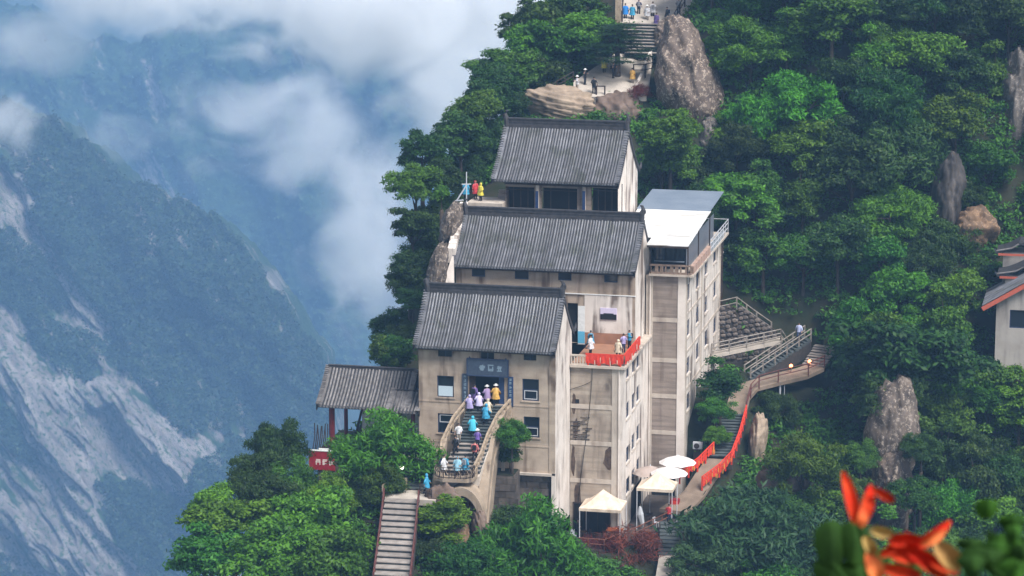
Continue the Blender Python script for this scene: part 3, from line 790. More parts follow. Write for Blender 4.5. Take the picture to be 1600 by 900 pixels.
ctrl = []
for px, py, y, dz in [
    (625, 778, -10, -.3), (640, 850, -18, -.5), (600, 900, -25, -.6), (560, 800, -11, -1), (650, 745, -6, -.4), (655, 712, -1, -.4), (600, 710, -2, -1.0),
    (500, 730, 0, -1.5), (560, 720, 1, -1), (430, 760, -4, -4), (360, 800, -8, -5), (480, 850, -14, -4), (400, 880, -18, -4.5), (320, 880, -14, -5),
    (700, 850, -14, -3), (760, 880, -14, -4), (720, 790, -5, -2.5), (820, 850, -6, -3.0), (880, 890, -8, -4), (820, 830, -1.5, -1.5),
    (935, 842, 3, 0), (1005, 815, 8, 0), (1045, 775, 13, 0), (1085, 755, 14, 0), (1130, 715, 16, -.4), (1150, 645, 22, -.4), (1165, 600, 28, -.4),
    (1040, 880, -3, 0), (985, 860, 0, -1.5), (1045, 840, 3, -.2), (1120, 820, 2, -3), (1180, 840, 0, -4), (1230, 760, 7, -3), (1100, 900, -8, -3),
    (1210, 640, 24, -4), (1270, 620, 29, -4), (1265, 560, 36, -1), (1200, 520, 38, -1.5), (1130, 480, 40, -1), (1240, 500, 42, -1),
    (950, 150, 60, -3), (900, 120, 63, -1.6), (1000, 110, 63, -1.6), (980, 70, 69, -1.6), (1010, 35, 76, -1.6), (1030, -10, 80, -2), (1020, -30, 88, -2.5), (860, 160, 58, -2.5), (1075, 120, 66, -1.5), (1110, 200, 60, -1.5),
    (1060, 230, 54, -2), (1120, 290, 50, -2), (1160, 380, 46, -3), (1160, 440, 42, -3), (850, 60, 72, -3), (800, 120, 64, -3.5), (880, 10, 80, -3), (760, 180, 52, -4), (680, 250, 36, -4), (640, 320, 30, -4),
    (640, 420, 24, -4.5), (700, 350, 22, -1), (690, 430, 16, -1),
]:
    p = fy(px, py, y); ctrl.append((p[0], y, p[2] + dz))
for px in (1180, 1320, 1450, 1620, 1760):
    for py in (950, 820, 690, 560, 430, 300, 170, 40, -90):
        if px == 1180 and py > 350: continue
        y = 4 + 62 * (950 - py) / 1040 + (px - 1320) * .012 + 3 * math.sin(px * .02 + py * .011)
        p = fy(px, py, y); ctrl.append((p[0], y, p[2] - 3.2))
ctrl += [(-17, 15, -18), (-16, 30, -12), (-17, 45, -8), (-17, 60, -5), (-12, 75, 3), (-9, 95, 8), (-26, 5, -32), (-28, -12, -32), (-36, 0, -60), (-30, 30, -55), (-30, 60, -50), (-26, 90, -35),
         (-34, -25, -46), (-20, -28, -26), (0, -30, -33), (15, -25, -36), (40, -25, -40), (70, -20, -36), (100, -10, -30), (-45, -40, -80), (-48, 40, -95), (-45, 100, -80), (-70, -20, -120), (-70, 60, -130),
         (0, -55, -60), (40, -55, -65), (100, -55, -60), (-30, -55, -80), (0, 4, -18.5), (0, 18, -9.5), (0, 28, 0.2), (-9, 12, -9), (16, 17, -17.5), (18.5, 27, -12), (20, 36, -8), (10, 40, 0), (12, 28, -14), (3, 46, 5),
         (10, 110, 20), (40, 110, 28), (80, 110, 32), (110, 100, 34), (110, 40, -2), (10, 150, 5), (60, 150, 22), (110, 150, 25), (-30, 150, -60)]
ctrl = np.array(ctrl)


def rbf_fit(P, z, lam=0.4):
    n = len(P); d = np.linalg.norm(P[:, None] - P[None], axis=2)
    A = np.zeros((n + 3, n + 3)); A[:n, :n] = np.where(d > 0, d ** 2 * np.log(d + 1e-9), 0) + lam * np.eye(n)
    A[:n, n] = 1; A[:n, n + 1:] = P; A[n, :n] = 1; A[n + 1:, :n] = P.T
    return np.linalg.solve(A, np.concatenate([z, np.zeros(3)]))


WG = rbf_fit(ctrl[:, :2] / 50, ctrl[:, 2])
GX0, GX1, GY0, GY1, GS = -75, 118, -60, 155, 1.0
gx = np.arange(GX0, GX1 + .1, GS); gy = np.arange(GY0, GY1 + .1, GS)
XX, YY = np.meshgrid(gx, gy)
Q = np.stack([XX.ravel(), YY.ravel()], 1) / 50
d = np.linalg.norm(Q[:, None] - ctrl[None, :, :2] / 50, axis=2)
GZ = (np.where(d > 0, d ** 2 * np.log(d + 1e-9), 0) @ WG[:-3] + WG[-3] + Q @ WG[-2:]).reshape(XX.shape)


# the cliff line on the left: everything beyond it falls away
CLY = [-60, -30, -16, -8, 0, 6, 10, 14, 18, 24, 30, 36, 44, 54, 65, 80, 155]
CLX = [-24, -24, -23.5, -22, -19.5, -18, -17, -10.5, -9.2, -9.2, -9.0, -7.5, -5.5, -3.0, -.5, 2.0, 6.0]
GZ = GZ - np.clip(np.interp(YY, CLY, CLX) - XX, 0, None) * 3.2


def vnoise(x, y, seed=0):
    xi, yi = np.floor(x).astype(int), np.floor(y).astype(int); xf, yf = x - xi, y - yi
    h = lambda a, b: (np.sin(a * 127.1 + b * 311.7 + seed * 74.7) * 43758.5453) % 1.0
    u, v = xf * xf * (3 - 2 * xf), yf * yf * (3 - 2 * yf)
    return (h(xi, yi) * (1 - u) + h(xi + 1, yi) * u) * (1 - v) + (h(xi, yi + 1) * (1 - u) + h(xi + 1, yi + 1) * u) * v
def fbm(x, y, o=5, seed=0, g=.5):
    a, s, n = 1.0, 0, 0
    for k in range(o): s = s + a * vnoise(x * 2 ** k, y * 2 ** k, seed + k); n += a; a *= g
    return s / n


GZ = GZ + (fbm(XX / 9, YY / 9, 4, 3) - .5) * 1.2
TOPY = [57, 59, 63, 67.5, 71, 76, 88, 96]; TOPR = [165, 152, 128, 105, 84, 36, -30, -60]
zt_ = np.interp(YY, TOPY, [zr(r_, y_) for r_, y_ in zip(TOPR, TOPY)]) - .7
xl_ = np.interp(YY, [57, 70, 76, 96], [6.6, 10.5, 11.5, 11.5]); xr_ = np.interp(YY, [57, 70, 76, 96], [14.6, 15.5, 20.5, 22.5])
GZ = np.where((XX > xl_ - .8) & (XX < xr_ + .8) & (YY > 59) & (YY < 96), np.minimum(GZ, zt_), GZ)
# keep the ground under the halls, terraces and paths
def uvw(x, y): return x * UU[0] + y * UU[1], x * VV[0] + y * VV[1]
gu, gv = uvw(XX, YY)
def press(u0, u1, v0, v1, z, soft=1.0):
    global GZ
    m = (gu > u0 - soft) & (gu < u1 + soft) & (gv > v0 - soft) & (gv < v1 + soft)
    GZ = np.where(m, np.minimum(GZ, z), GZ)
press(-8.6, 4, -.6, 8, -17.2, .5); press(3.9, 9, 6, 16, -22.5, .5); press(-8.8, 8.4, 14.5, 24, -9, .5); press(-7.3, 5, 22.5, 35, .9, .5); press(8.6, 12.8, 19, 42, -15, .6); press(-15.5, -8, .2, 7.5, -15.2, .8)
m = (XX > 17.5) & (XX < 31.5) & (YY > 30) & (YY < 38.6); GZ = np.where(m, np.minimum(GZ, -16.6 + (YY - 30) * .02), GZ)
press(-3, 4, -3, 0, -21.5, .3); press(3.5, 9.5, 1.5, 7, -23.6, 1); press(7.5, 14, 5, 15, -23.9, 1); press(8.5, 12.7, 12, 21, -23.9, .6)


def ground(x, y):
    fx = min(max((x - GX0) / GS, 0), len(gx) - 1.001); fy_ = min(max((y - GY0) / GS, 0), len(gy) - 1.001)
    i, j = int(fx), int(fy_); a, b = fx - i, fy_ - j
    return float((GZ[j, i] * (1 - a) + GZ[j, i + 1] * a) * (1 - b) + (GZ[j + 1, i] * (1 - a) + GZ[j + 1, i + 1] * a) * b)


def grid_mesh(name, V, ny, nx, material, smooth=True, attrs=None):
    me = bpy.data.meshes.new(name)
    idx = np.arange(ny * nx).reshape(ny, nx)
    F = np.stack([idx[:-1, :-1], idx[:-1, 1:], idx[1:, 1:], idx[1:, :-1]], -1).reshape(-1, 4)
    me.vertices.add(len(V)); me.vertices.foreach_set('co', np.asarray(V, np.float32).ravel())
    me.loops.add(F.size); me.loops.foreach_set('vertex_index', F.ravel().astype(np.int32))
    me.polygons.add(len(F)); me.polygons.foreach_set('loop_start', np.arange(0, F.size, 4, dtype=np.int32))
    me.polygons.foreach_set('use_smooth', np.full(len(F), smooth))
    for nm, arr in (attrs or {}).items():
        at = me.attributes.new(nm, 'FLOAT', 'POINT'); at.data.foreach_set('value', arr.astype(np.float32).ravel())
    me.update(calc_edges=True); me.materials.append(material)
    return me


SOIL = mat('forest_floor', (0.014, 0.022, 0.009), (0.028, 0.026, 0.014), 0.6, bump=0.8, bsc=3, rough=.95)
o = link('hillside', grid_mesh('hillside', np.stack([XX, YY, GZ], -1).reshape(-1, 3), len(gy), len(gx), SOIL)); tag(o, kind='structure')
# valley floor out to the horizon
mb = MB(); mb.face([(-20000, -20000, -640), (20000, -20000, -640), (20000, 25000, -640), (-20000, 25000, -640)])
tag(link('valley_ground', mb.mesh('valley_ground', mat('valley_forest', (.03, .05, .03), (.05, .07, .04), .01))), kind='structure')
# the lookout ledge under the camera
mb = MB(); mb.rings([[(1.6 * s * math.cos(a) + .8, CAM[1] + 1.2 + 2.6 * s * math.sin(a), CAM[2] - dz) for a in [i * math.pi / 5 for i in range(10)]] for s, dz in ((2.2, 30), (1.8, 8), (1.15, 2.2), (.9, 1.75))])
tag(link('lookout_ledge', mb.mesh('lookout_ledge', RUBBLE)), kind='structure')


# ------------------------------------------------------------------ stairs and paths
def stair(T, pts0, pts1, wdir, width, n, material, name='step', h=.16, nose=.02):
    """n steps from the bottom point pts0 to the top point pts1 (survey frame), width along wdir"""
    p0, p1 = Vector(pts0), Vector(pts1); d = p1 - p0; run = Vector((d.x, d.y, 0)) / n; rise = d.z / n
    w = Vector(wdir).normalized() * width / 2; rl = run.length; rdir = run.normalized()
    mb = MB(); i0 = 0
    for sgn in (-1, 1):
        pass
    a = [(-w), (w)]
    lo = min(-h, -rise * .95)
    pts = [(-w - rdir * nose), (w - rdir * nose), (w + run * 1.12), (-w + run * 1.12)]
    mb.rings([[tuple(q + Vector((0, 0, lo))) for q in pts], [tuple(q + Vector((0, 0, -.07))) for q in pts]])
    sl_ = [q - rdir * .10 for q in pts[:2]] + pts[2:]
    mb.rings([[tuple(q + Vector((0, 0, -.068))) for q in sl_], [tuple(q) for q in sl_]])
    nb_ = 5 + 1; mb.m = [1] * 6 + [0] * (len(mb.f) - 6)  # riser block takes the dark colour: shade painted under each tread
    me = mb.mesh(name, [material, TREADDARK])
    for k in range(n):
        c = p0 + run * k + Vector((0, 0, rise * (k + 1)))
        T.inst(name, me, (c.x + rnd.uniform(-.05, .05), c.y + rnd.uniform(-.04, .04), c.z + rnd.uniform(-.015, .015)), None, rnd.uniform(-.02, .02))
def stair_base(T, p0, p1, wdir, width, depth, material, name='stair_base'):
    p0, p1 = Vector(p0), Vector(p1); w = Vector(wdir).normalized() * width / 2; mb = MB()
    mb.rings([[tuple(p + s + Vector((0, 0, dz))) for s, dz in ((-w, -depth), (w, -depth), (w, -.2), (-w, -.2))] for p in (p0, p1)])
    T.part(name, mb, material)
def rail(T, pts, h=.95, posts=None, r=.06, material=METAL, mids=(.5,), square=False, prad=None):
    mb = MB()
    P = [Vector(p) for p in pts]
    for hh in (h,) + tuple(h * m for m in mids):
        for a, b in zip(P, P[1:]):
            (mb.bar(a + Vector((0, 0, hh)), b + Vector((0, 0, hh)), r * 2, r * 2) if square else mb.tube([a + Vector((0, 0, hh)), b + Vector((0, 0, hh))], r, 6))
    T.part('rails', mb, material)
    for a, b in zip(P, P[1:]):
        n = max(1, int(round((b - a).length / (posts or 1.6))))
        for k in range(n + (b == P[-1])):
            p = a + (b - a) * k / n; mb = MB(); q = prad or r * 1.15; mb.box(p.x - q, p.x + q, p.y - q, p.y + q, p.z - .25, p.z + h + .04); T.part('post', mb, material)


def s3(px, py, v):
    a, b = fv(px, py, v); return (a, v, b)


# arched stair to the doorway
top = s3(761, 633, -.35); midp = s3(738, 692, -4.0); mid2 = s3(728, 700, -5.6); bot = s3(712, 744, -7.6)
ztop = top[2]
T = Thing('arched_staircase', 'curved stone staircase over an arch, crowded with visitors in rain ponchos', 'staircase', (bot[0], -4, bot[2] - 4))
AS = T
steps0 = (midp[0], -4.0, midp[2])
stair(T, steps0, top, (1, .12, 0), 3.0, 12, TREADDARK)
stair_base(T, steps0, (top[0], -.02, top[2]), (1, .12, 0), 3.3, 1.6, BANDS)
mb = MB(); mb.box(top[0] - 1.9, top[0] + 1.9, -.36, -.005, top[2] - .4, top[2] - .002); T.part('door_landing', mb, PAVE)
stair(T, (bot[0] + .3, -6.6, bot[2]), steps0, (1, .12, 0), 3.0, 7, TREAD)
stair_base(T, (bot[0] + .25, -6.8, bot[2]), steps0, (1, .12, 0), 3.2, 1.6, BANDS)
mb = MB(); L = [(-1.7, -6.5), (1.7, -6.5), (1.65, -8.0), (1.2, -8.5), (-.9, -8.65), (-1.8, -8.2)]
mb.rings([[(bot[0] + x, y, bot[2] + dz) for x, y in L] for dz in (-.3, 0)]); T.part('lower_landing', mb, CONCW)


def arch_ring(cx, v0, v1, zc, r0, r1, a0, a1, sx=1.0, sz=1.0, n=14):
    mb = MB(); rg = []
    for i in range(n + 1):
        a = a0 + (a1 - a0) * i / n; c, s = math.cos(a), math.sin(a)
        rg.append([(cx + r0 * c * sx, v0, zc + r0 * s * sz), (cx + r0 * c * sx, v1, zc + r0 * s * sz), (cx + r1 * c * sx, v1, zc + r1 * s * sz), (cx + r1 * c * sx, v0, zc + r1 * s * sz)])
    mb.rings(rg); return mb


ac = s3(722, 812, -8.2)
T.part('arch', arch_ring(ac[0], -8.7, -5.5, ac[2], 1.55, 2.05, R(-5), R(150), 1.0, 1.45), CONCW, label='tan concrete arch under the landing')
# curved parapet wall sweeping down on the right of the stair
cw = [(796, 642, -.2, .25), (780, 665, -2, .3), (768, 700, -3.6, .35), (762, 735, -5.2, .45), (758, 770, -6.6, .5), (756, 805, -7.6, .42), (750, 845, -8.2, .22), (747, 870, -8.3, .1)]
mb = MB(); rg = []
for px, py, v, wd in cw:
    u, z = fv(px, py, v); rg.append([(u - wd, v - .3, z - .9), (u + wd, v - .3, z - .9), (u + wd * .8, v + 1.6, z - 1.2), (u + wd * .6, v + .1, z + .6), (u - wd, v - .1, z + .6)])
mb.rings(rg); T.part('curved_side_wall', mb, CONCW, smooth=False)
mb = MB(); rg = []
for px, py, v, wd in ((694, 690, -4.5, .3), (684, 715, -6.2, .45), (684, 740, -7.6, .5), (694, 765, -8.4, .35)):
    u, z = fv(px, py, v); rg.append([(u - wd, v - .2, z - 1.6), (u + wd, v - .3, z - 1.6), (u + wd, v, z + .4), (u - wd * .6, v, z + .4)])
mb.rings(rg); T.part('curved_side_wall', mb, CONCW)
SR = Thing('stair_railing', 'pale weathered double handrail lining the crowded arched stair', 'railing', (bot[0] + 1.6, -4, bot[2]))
def along(pts): return [s3(*p) for p in pts]
for pts in ([(735, 634, -.3), (708, 668, -3.1), (690, 706, -5.2), (686, 742, -7.4)], [(797, 641, -.3), (777, 664, -2.0), (762, 694, -3.8), (752, 722, -5.4), (741, 745, -7.2)]):
    P = along(pts); h = .95
    mb = MB()
    for a, b in zip(P, P[1:]):
        for dz, w in ((.95, .17), (.42, .12)): mb.bar(Vector(a) + Vector((0, 0, dz)), Vector(b) + Vector((0, 0, dz)), w, w)
    SR.part('handrail', mb, RUSTRAIL)
    for a, b in zip(P, P[1:]):
        n = 3
        for k in range(n):
            p = Vector(a).lerp(Vector(b), k / n); mb = MB(); mb.box(p.x - .08, p.x + .08, p.y - .08, p.y + .08, p.z - .4, p.z + 1.0); SR.part('baluster_post', mb, RUSTRAIL)
IR = Thing('iron_railing', 'dark wrought iron railing round the lower stair landing over the arch', 'railing', (bot[0], -8.7, bot[2]))
lp = [(bot[0] + x, y, bot[2]) for x, y in ((1.6, -7.4), (1.55, -7.95), (1.1, -8.4), (-.85, -8.55), (-1.65, -8.1))]
rail(IR, lp, .95, .55, .03, IRON, (.1, .55))
for k in range(22):
    f = k / 21 * (len(lp) - 1); i = min(int(f), len(lp) - 2); p = Vector(lp[i]).lerp(Vector(lp[i + 1]), f - i)
    mb = MB(); mb.tube([p + Vector((0, -.03, 0)), p + Vector((.1, -.12, .4)), p + Vector((-.08, -.05, .75)), p + Vector((0, -.03, .95))], .022, 4); IR.part('scroll', mb, RUSTRAIL if k % 3 == 0 else IRON)
# lower landing and long stone stair
LW = Thing('stone_staircase', 'broad worn stone staircase descending to the bottom of the view', 'staircase', (-10.5, -15, -19))
l0 = s3(628, 779, -11.0); l1 = s3(612, 912, -24.0)
stair(LW, (l1[0], l1[1], l1[2]), (l0[0], l0[1], l0[2]), (1, .05, 0), 2.95, 14, TREAD)
stair_base(LW, (l1[0], l1[1], l1[2] - .2), (l0[0], l0[1], l0[2] - .2), (1, .05, 0), 3.0, 1.5, MORTAR)
mb = MB(); mb.box(l0[0] - 1.75, l0[0] + 2.9, -11.0, -8.2, l0[2] - .5, l0[2]); LW.part('landing', mb, PAVE)
DS = Thing('dark_staircase', 'damp dark steps climbing from the lower landing towards the trees', 'staircase', (-9.5, -5, -16))
d0 = s3(640, 770, -8.1); d1 = s3(652, 716, -2.6)
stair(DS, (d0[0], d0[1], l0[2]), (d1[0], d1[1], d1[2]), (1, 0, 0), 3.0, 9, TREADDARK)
stair_base(DS, (d0[0], d0[1], l0[2] - .2), (d1[0], d1[1], d1[2] - .2), (1, 0, 0), 3.0, 1.4, MORTAR)
mb = MB(); mb.box(d1[0] - 2.4, d1[0] + 1.6, -2.6, -.5, d1[2] - .6, d1[2]); DS.part('upper_landing', mb, PAVE)
MR = Thing('chain_railing', 'maroon post and rail beside the broad stone stairs', 'railing', (-9, -16, -18))
for off in (1.52, -1.52):
    rail(MR, [(l0[0] + off, -11.2, l0[2]), ((l0[0] + l1[0]) / 2 + off, -17.5, (l0[2] + l1[2]) / 2), (l1[0] + off, -24, l1[2])], .85, 1.5, .055, MAROON, (.5,))
GR = Thing('landing_railing', 'low weathered railing at the landing by the lit lamp', 'railing', (l0[0] - 1.6, -9.5, l0[2]))
rail(GR, [(l0[0] - 1.7, -10.9, l0[2]), (l0[0] - 1.7, -8.6, l0[2]), (l0[0] - .3, -8.4, l0[2])], 1.05, 1.3, .06, RUSTRAIL, (.4, .7))
SRL = Thing('iron_railing', 'short black railing sloping between the blue poncho walker and the dark steps', 'railing', (l0[0] + 1.4, -8.6, l0[2]))
rail(SRL, [(l0[0] + .9, -8.3, l0[2]), (l0[0] + 1.2, -9.6, l0[2]), (l0[0] + 2.5, -10.6, l0[2])], .8, 1.0, .035, IRON, (.5,))


def lamp_post(p, h, label, world=False, head='cone'):
    t = Thing('street_lamp', label, 'lamp', p, None)
    mb = MB(); mb.tube([p, (p[0], p[1], p[2] + h)], [.07, .05], 8); mb.tube([p, (p[0], p[1], p[2] + .25)], [.13, .1], 8); t.part('post', mb, IRON)
    z = p[2] + h; mb = MB(); mb.rings([[(p[0] + r * math.cos(a), p[1] + r * math.sin(a), z + dz) for a in [i * math.pi / 4 for i in range(8)]] for r, dz in ((.1, 0), (.28, .32), (.3, .36))]); t.part('lantern_glass', mb, LAMPGLOW if head == 'lit' else SASH)
    mb = MB(); mb.rings([[(p[0] + r * math.cos(a), p[1] + r * math.sin(a), z + dz) for a in [i * math.pi / 4 for i in range(8)]] for r, dz in ((.36, .361), (.34, .4), (.08, .52))]); t.part('lantern_cap', mb, SASH)
    return t
lamp_post((l0[0] - .8, -8.0, l0[2]), 1.7, 'lit lantern lamp standing among the dark bushes by the landing', head='lit')
# small terrace with stone post under the hall's right windows
T = Thing('stone_baluster', 'pale stone gatepost with ball top on the ledge beside the stair arch', 'post', s3(786, 735, -1.2))
p = s3(786, 735, -1.2); mb = MB(); mb.box(p[0] - .14, p[0] + .14, p[1] - .14, p[1] + .14, p[2] - .4, p[2] + 1.3); T.part('shaft', mb, BANDS)
mb = MB(); mb.rings([[(p[0] + r * math.cos(a), p[1] + r * math.sin(a), p[2] + dz) for a in [i * math.pi / 4 for i in range(8)]] for r, dz in ((.2, 1.301), (.2, 1.4), (.1, 1.45), (.2, 1.6), (.14, 1.78), (.02, 1.85))]); T.part('ball_cap', mb, SIDEWALL)
mb = MB(); mb.bar((p[0] - 1.1, p[1] - .3, p[2] + .35), (p[0] - .1, p[1], p[2] + .95), .16, .12); T.part('sloping_coping', mb, BANDS)

p = s3(786, 736, -1.2)
T = Thing('masonry_ledge', 'rough masonry ledge with soil between the arched stair and the lowest hall', 'ledge', (-1.4, -1.5, FZ0 - 6))
mb = MB(); mb.box(p[0] - .9, p[0] + 1.3, -2.7, -.3, FZ0 - 7, p[2] - .03); T.part('masonry', mb, BLOCKSTONE)
mb = MB(); mb.box(p[0] - .8, p[0] + 1.2, -2.6, -.4, p[2] - .029, p[2] + .05); T.part('soil', mb, SOIL)
for row in range(6):
    for k in range(3): T.inst('stone_block', bm_[(row + k) % 3], (p[0] - .45 + k * .75 + (row % 2) * .12, -2.69 + rnd.uniform(-.04, .03), p[2] - .72 - row * .62))
LEDGE_Z = p[2]
PATHS = [[wv(*q)[:2] for q in L] for L in ([l0, l1], [(d0[0], d0[1], 0), (d1[0], d1[1], 0)], [(bot[0], -8.5, 0), (l0[0] + 1, -9.5, 0)])]
# ---- right: red stair, walkway, upper stair
T = Thing('hillside_staircase', 'narrow dark stair with red cloth rails right of the tower, leading to the walkway', 'staircase', uvz((18, 18, -19)), None)
q0 = uvz(fy(1122, 714, 15.0)); q1 = uvz(fy(1146, 646, 22.0))
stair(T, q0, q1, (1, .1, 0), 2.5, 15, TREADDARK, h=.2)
stair_base(T, q0, (q1[0], q1[1], q1[2]), (1, .1, 0), 2.6, 1.2, MORTAR)
def ribbon_path(T, name, pts, material, th=.3):
    """pts: (left, right) pairs in the survey frame"""
    mb = MB(); mb.rings([[(a[0], a[1], a[2] - th), (b[0], b[1], b[2] - th), b, a] for a, b in pts]); return T.part(name, mb, material)
Y = lambda px, py, y: uvz(fy(px, py, y))
ribbon_path(T, 'lower_path', [(Y(1030, 795, 9.5), Y(1075, 800, 8.5)), (Y(1068, 768, 12), Y(1100, 775, 11)), (Y(1085, 742, 13.4), Y(1118, 747, 13.0)), (Y(1104, 716, 15.0), Y(1140, 718, 14.9))], PATHM)
WK = Thing('walkway', 'tan footbridge walkway curving from the red stair to the right on white posts', 'walkway', Y(1160, 640, 23))
ribbon_path(WK, 'deck', [(Y(1131, 646, 22), Y(1165, 647, 21.8)), (Y(1141, 615, 25.5), Y(1172, 620, 24.6)), (Y(1160, 598, 28), Y(1184, 606, 26.5)), (Y(1200, 586, 29.5), Y(1215, 598, 27.6)), (Y(1245, 575, 31), Y(1262, 587, 29)), (Y(1270, 566, 32.4), Y(1288, 575, 30.4))], PATHM, .35)
for px, py, y in ((1219, 597, 28), (1226, 595, 28.2)):
    p = Y(px, py, y); mb = MB(); mb.tube([(p[0], p[1], p[2] - 4.2), (p[0], p[1], p[2] - .1)], .1 if px == 1219 else .04, 7); WK.part('support_post', mb, SASH)
p = Y(1232, 632, 28); mb = MB(); mb.bar(Y(1226, 638, 28), Y(1252, 627, 29.5), .5, .2); WK.part('brace', mb, SASH)
RRL = Thing('red_railing', 'orange red cloth wrapped railings on both sides of the lower hillside path', 'railing', Y(1100, 745, 13.5))
for pts in ([(1062, 752, 12.6), (1090, 733, 13.7), (1115, 708, 15.3)], [(1097, 762, 11.6), (1124, 742, 12.6), (1143, 722, 14.2), (1155, 690, 17.4), (1166, 650, 21.6)]):
    P = [Y(*q) for q in pts]
    rail(RRL, P, 1.05, 1.1, .06, REDCLOTH, (.4, .7))
    for k, (a, b) in enumerate(zip(P, P[1:])):
        if len(P) == 5 and k > 1: continue
        va, vb = Vector(a), Vector(b); mb = MB(); nrm = (vb - va).cross(Vector((0, 0, 1))).normalized() * .1
        for i in range(7):
            p0, p1 = va.lerp(vb, i / 7), va.lerp(vb, (i + .85) / 7); t0, t1 = rnd.uniform(.1, .35), rnd.uniform(.1, .35)
            n_ = nrm * rnd.uniform(.6, 1.6)
            mb.face([p0 + n_ + Vector((0, 0, t0)), p1 + n_ + Vector((0, 0, t1)), p1 + n_ * .7 + Vector((0, 0, 1.0)), p0 + n_ * .7 + Vector((0, 0, 1.0))])
        RRL.part('cloth_strips', mb, REDCLOTH)
        for i in range(5):
            mb = MB(); p0 = va.lerp(vb, rnd.random()); n_ = nrm * rnd.uniform(1.7, 2.4); h_ = rnd.uniform(.45, .95)
            mb.face([p0 + n_ + Vector((0, 0, h_ - .4)), p0 + n_ + Vector((.07, 0, h_ - .4)), p0 + n_ + Vector((.07, 0, h_)), p0 + n_ + Vector((0, 0, h_))])
            RRL.part('ribbon', mb, mat('yellow_ribbon', (.75, .35, .06)))
WR = Thing('walkway_railing', 'metal posts and handrails along the footbridge walkway', 'railing', Y(1190, 585, 29))
rail(WR, [Y(1166, 645, 21.8), Y(1173, 618, 24.7), Y(1186, 604, 26.6), Y(1216, 596, 27.7), Y(1263, 585, 29.1), Y(1288, 573, 30.5)], 1.1, 2.4, .05, MAROON, (.55,))
US = Thing('hillside_staircase', 'upper stair with pale steel handrails climbing right above the walkway', 'staircase', Y(1215, 560, 33))
a0, a1 = Y(1168, 590, 30), Y(1262, 528, 36)
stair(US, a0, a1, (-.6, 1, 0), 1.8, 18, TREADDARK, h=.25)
stair_base(US, a0, a1, (-.6, 1, 0), 1.8, 1.5, MORTAR)
USR = Thing('steel_railing', 'pale steel handrails of the stair above the walkway', 'railing', Y(1215, 545, 33))
for dy in (-.8, .8):
    o_ = Vector((-.5, .85, 0)) * dy
    rail(USR, [tuple(Vector(a0) + o_), tuple(Vector(a1) + o_)], 1.1, 2.0, .06, METAL, (.55,))
LS = Thing('platform_railing', 'pale steel railing of the walk under the rubble retaining wall', 'railing', Y(1165, 540, 35))
b0, b1, b2 = Y(1112, 555, 32), Y(1220, 532, 36), Y(1233, 552, 36.5)
rail(LS, [b0, b1], 1.15, 1.9, .06, METAL, (.35, .65)); rail(LS, [b1, b2], 1.15, 2, .06, METAL, (.5,))
mb = MB(); mb.rings([[(p[0], p[1] - .1, p[2] - .35), (p[0], p[1] + 1.6, p[2] - .35), (p[0], p[1] + 1.6, p[2]), (p[0], p[1] - .1, p[2])] for p in (b0, b1)]); LS.part('deck', mb, PAVE)
TS = Thing('parapet_railing', 'steel handrail stepping down along the top of the rubble wall', 'railing', Y(1170, 490, 38))
rail(TS, [Y(1122, 488, 38), Y(1151, 481, 38), Y(1182, 504, 38.5), Y(1205, 520, 38.5)], 1.1, 1.5, .06, METAL, (.5,))
# rubble retaining wall of individual stones
RW = Thing('retaining_wall', 'rubble stone retaining wall behind the steel railings right of the tower', 'wall', Y(1165, 560, 38))
P = [Y(1108, 480, 37.6), Y(1151, 474, 37.8), Y(1208, 512, 38.2), Y(1262, 560, 38.4)]
mb = MB(); mb.rings([[(p[0], p[1] + .25, -18), (p[0], p[1] + 1.4, -18), (p[0], p[1] + 1.4, p[2] - .15), (p[0], p[1] + .25, p[2] - .15)] for p in P]); RW.part('wall_core', mb, MORTAR)
sv = []
for k in range(5):
    bm = bmesh.new(); bmesh.ops.create_icosphere(bm, subdivisions=1, radius=.3)
    for v in bm.verts: v.co.x *= rnd.uniform(.8, 1.25); v.co.y *= .55; v.co.z *= rnd.uniform(.6, .9); v.co += Vector((rnd.uniform(-.05, .05), 0, rnd.uniform(-.05, .05)))
    me = bpy.data.meshes.new('stone'); bm.to_mesh(me); bm.free(); me.materials.append(RUBBLE); sv.append(me)
cnt = 0
u = P[0][0] + .2
while u < P[-1][0] - .2 and cnt < 290:
    zt = float(np.interp(u, [p[0] for p in P], [p[2] for p in P])) - .4; v = float(np.interp(u, [p[0] for p in P], [p[1] for p in P])) + .22
    z = zt
    while z > zt - 5.6 and cnt < 290:
        RW.inst('stone', rnd.choice(sv), (u + rnd.uniform(-.12, .12), v + rnd.uniform(-.06, .06), z + rnd.uniform(-.06, .06)), None, 0, rnd.uniform(.9, 1.25)); z -= .47; cnt += 1
    u += .56
# lit lanterns
for px, py, y, lab in ((1236, 575, 30, 'small glowing lantern on the walkway railing, left of the brighter red glow'), (1265, 568, 31.5, 'red glowing lantern at the foot of the far dark steps')):
    p = Y(px, py, y); t = Thing('lantern', lab, 'lantern', p)
    mb = MB(); mb.rings([[(p[0] + r * math.cos(a), p[1] + r * math.sin(a), p[2] + dz) for a in [i * math.pi / 3 for i in range(6)]] for r, dz in ((.05, 0), (.17, .12), (.17, .28), (.05, .4))]); t.part('glass', mb, REDGLOW)
    mb = MB(); mb.tube([(p[0], p[1], p[2] + .4), (p[0], p[1], p[2] + .6)], .03, 5); mb.tube([(p[0], p[1], p[2] - .9), p], .04, 5); t.part('bracket', mb, IRON)
FS = Thing('hillside_staircase', 'dark far steps rising into the trees at the right end of the walkway', 'staircase', Y(1275, 565, 32.5))
stair(FS, Y(1272, 572, 31.5), Y(1292, 540, 35), (1, -.3, 0), 2.4, 8, TREAD, h=.25)
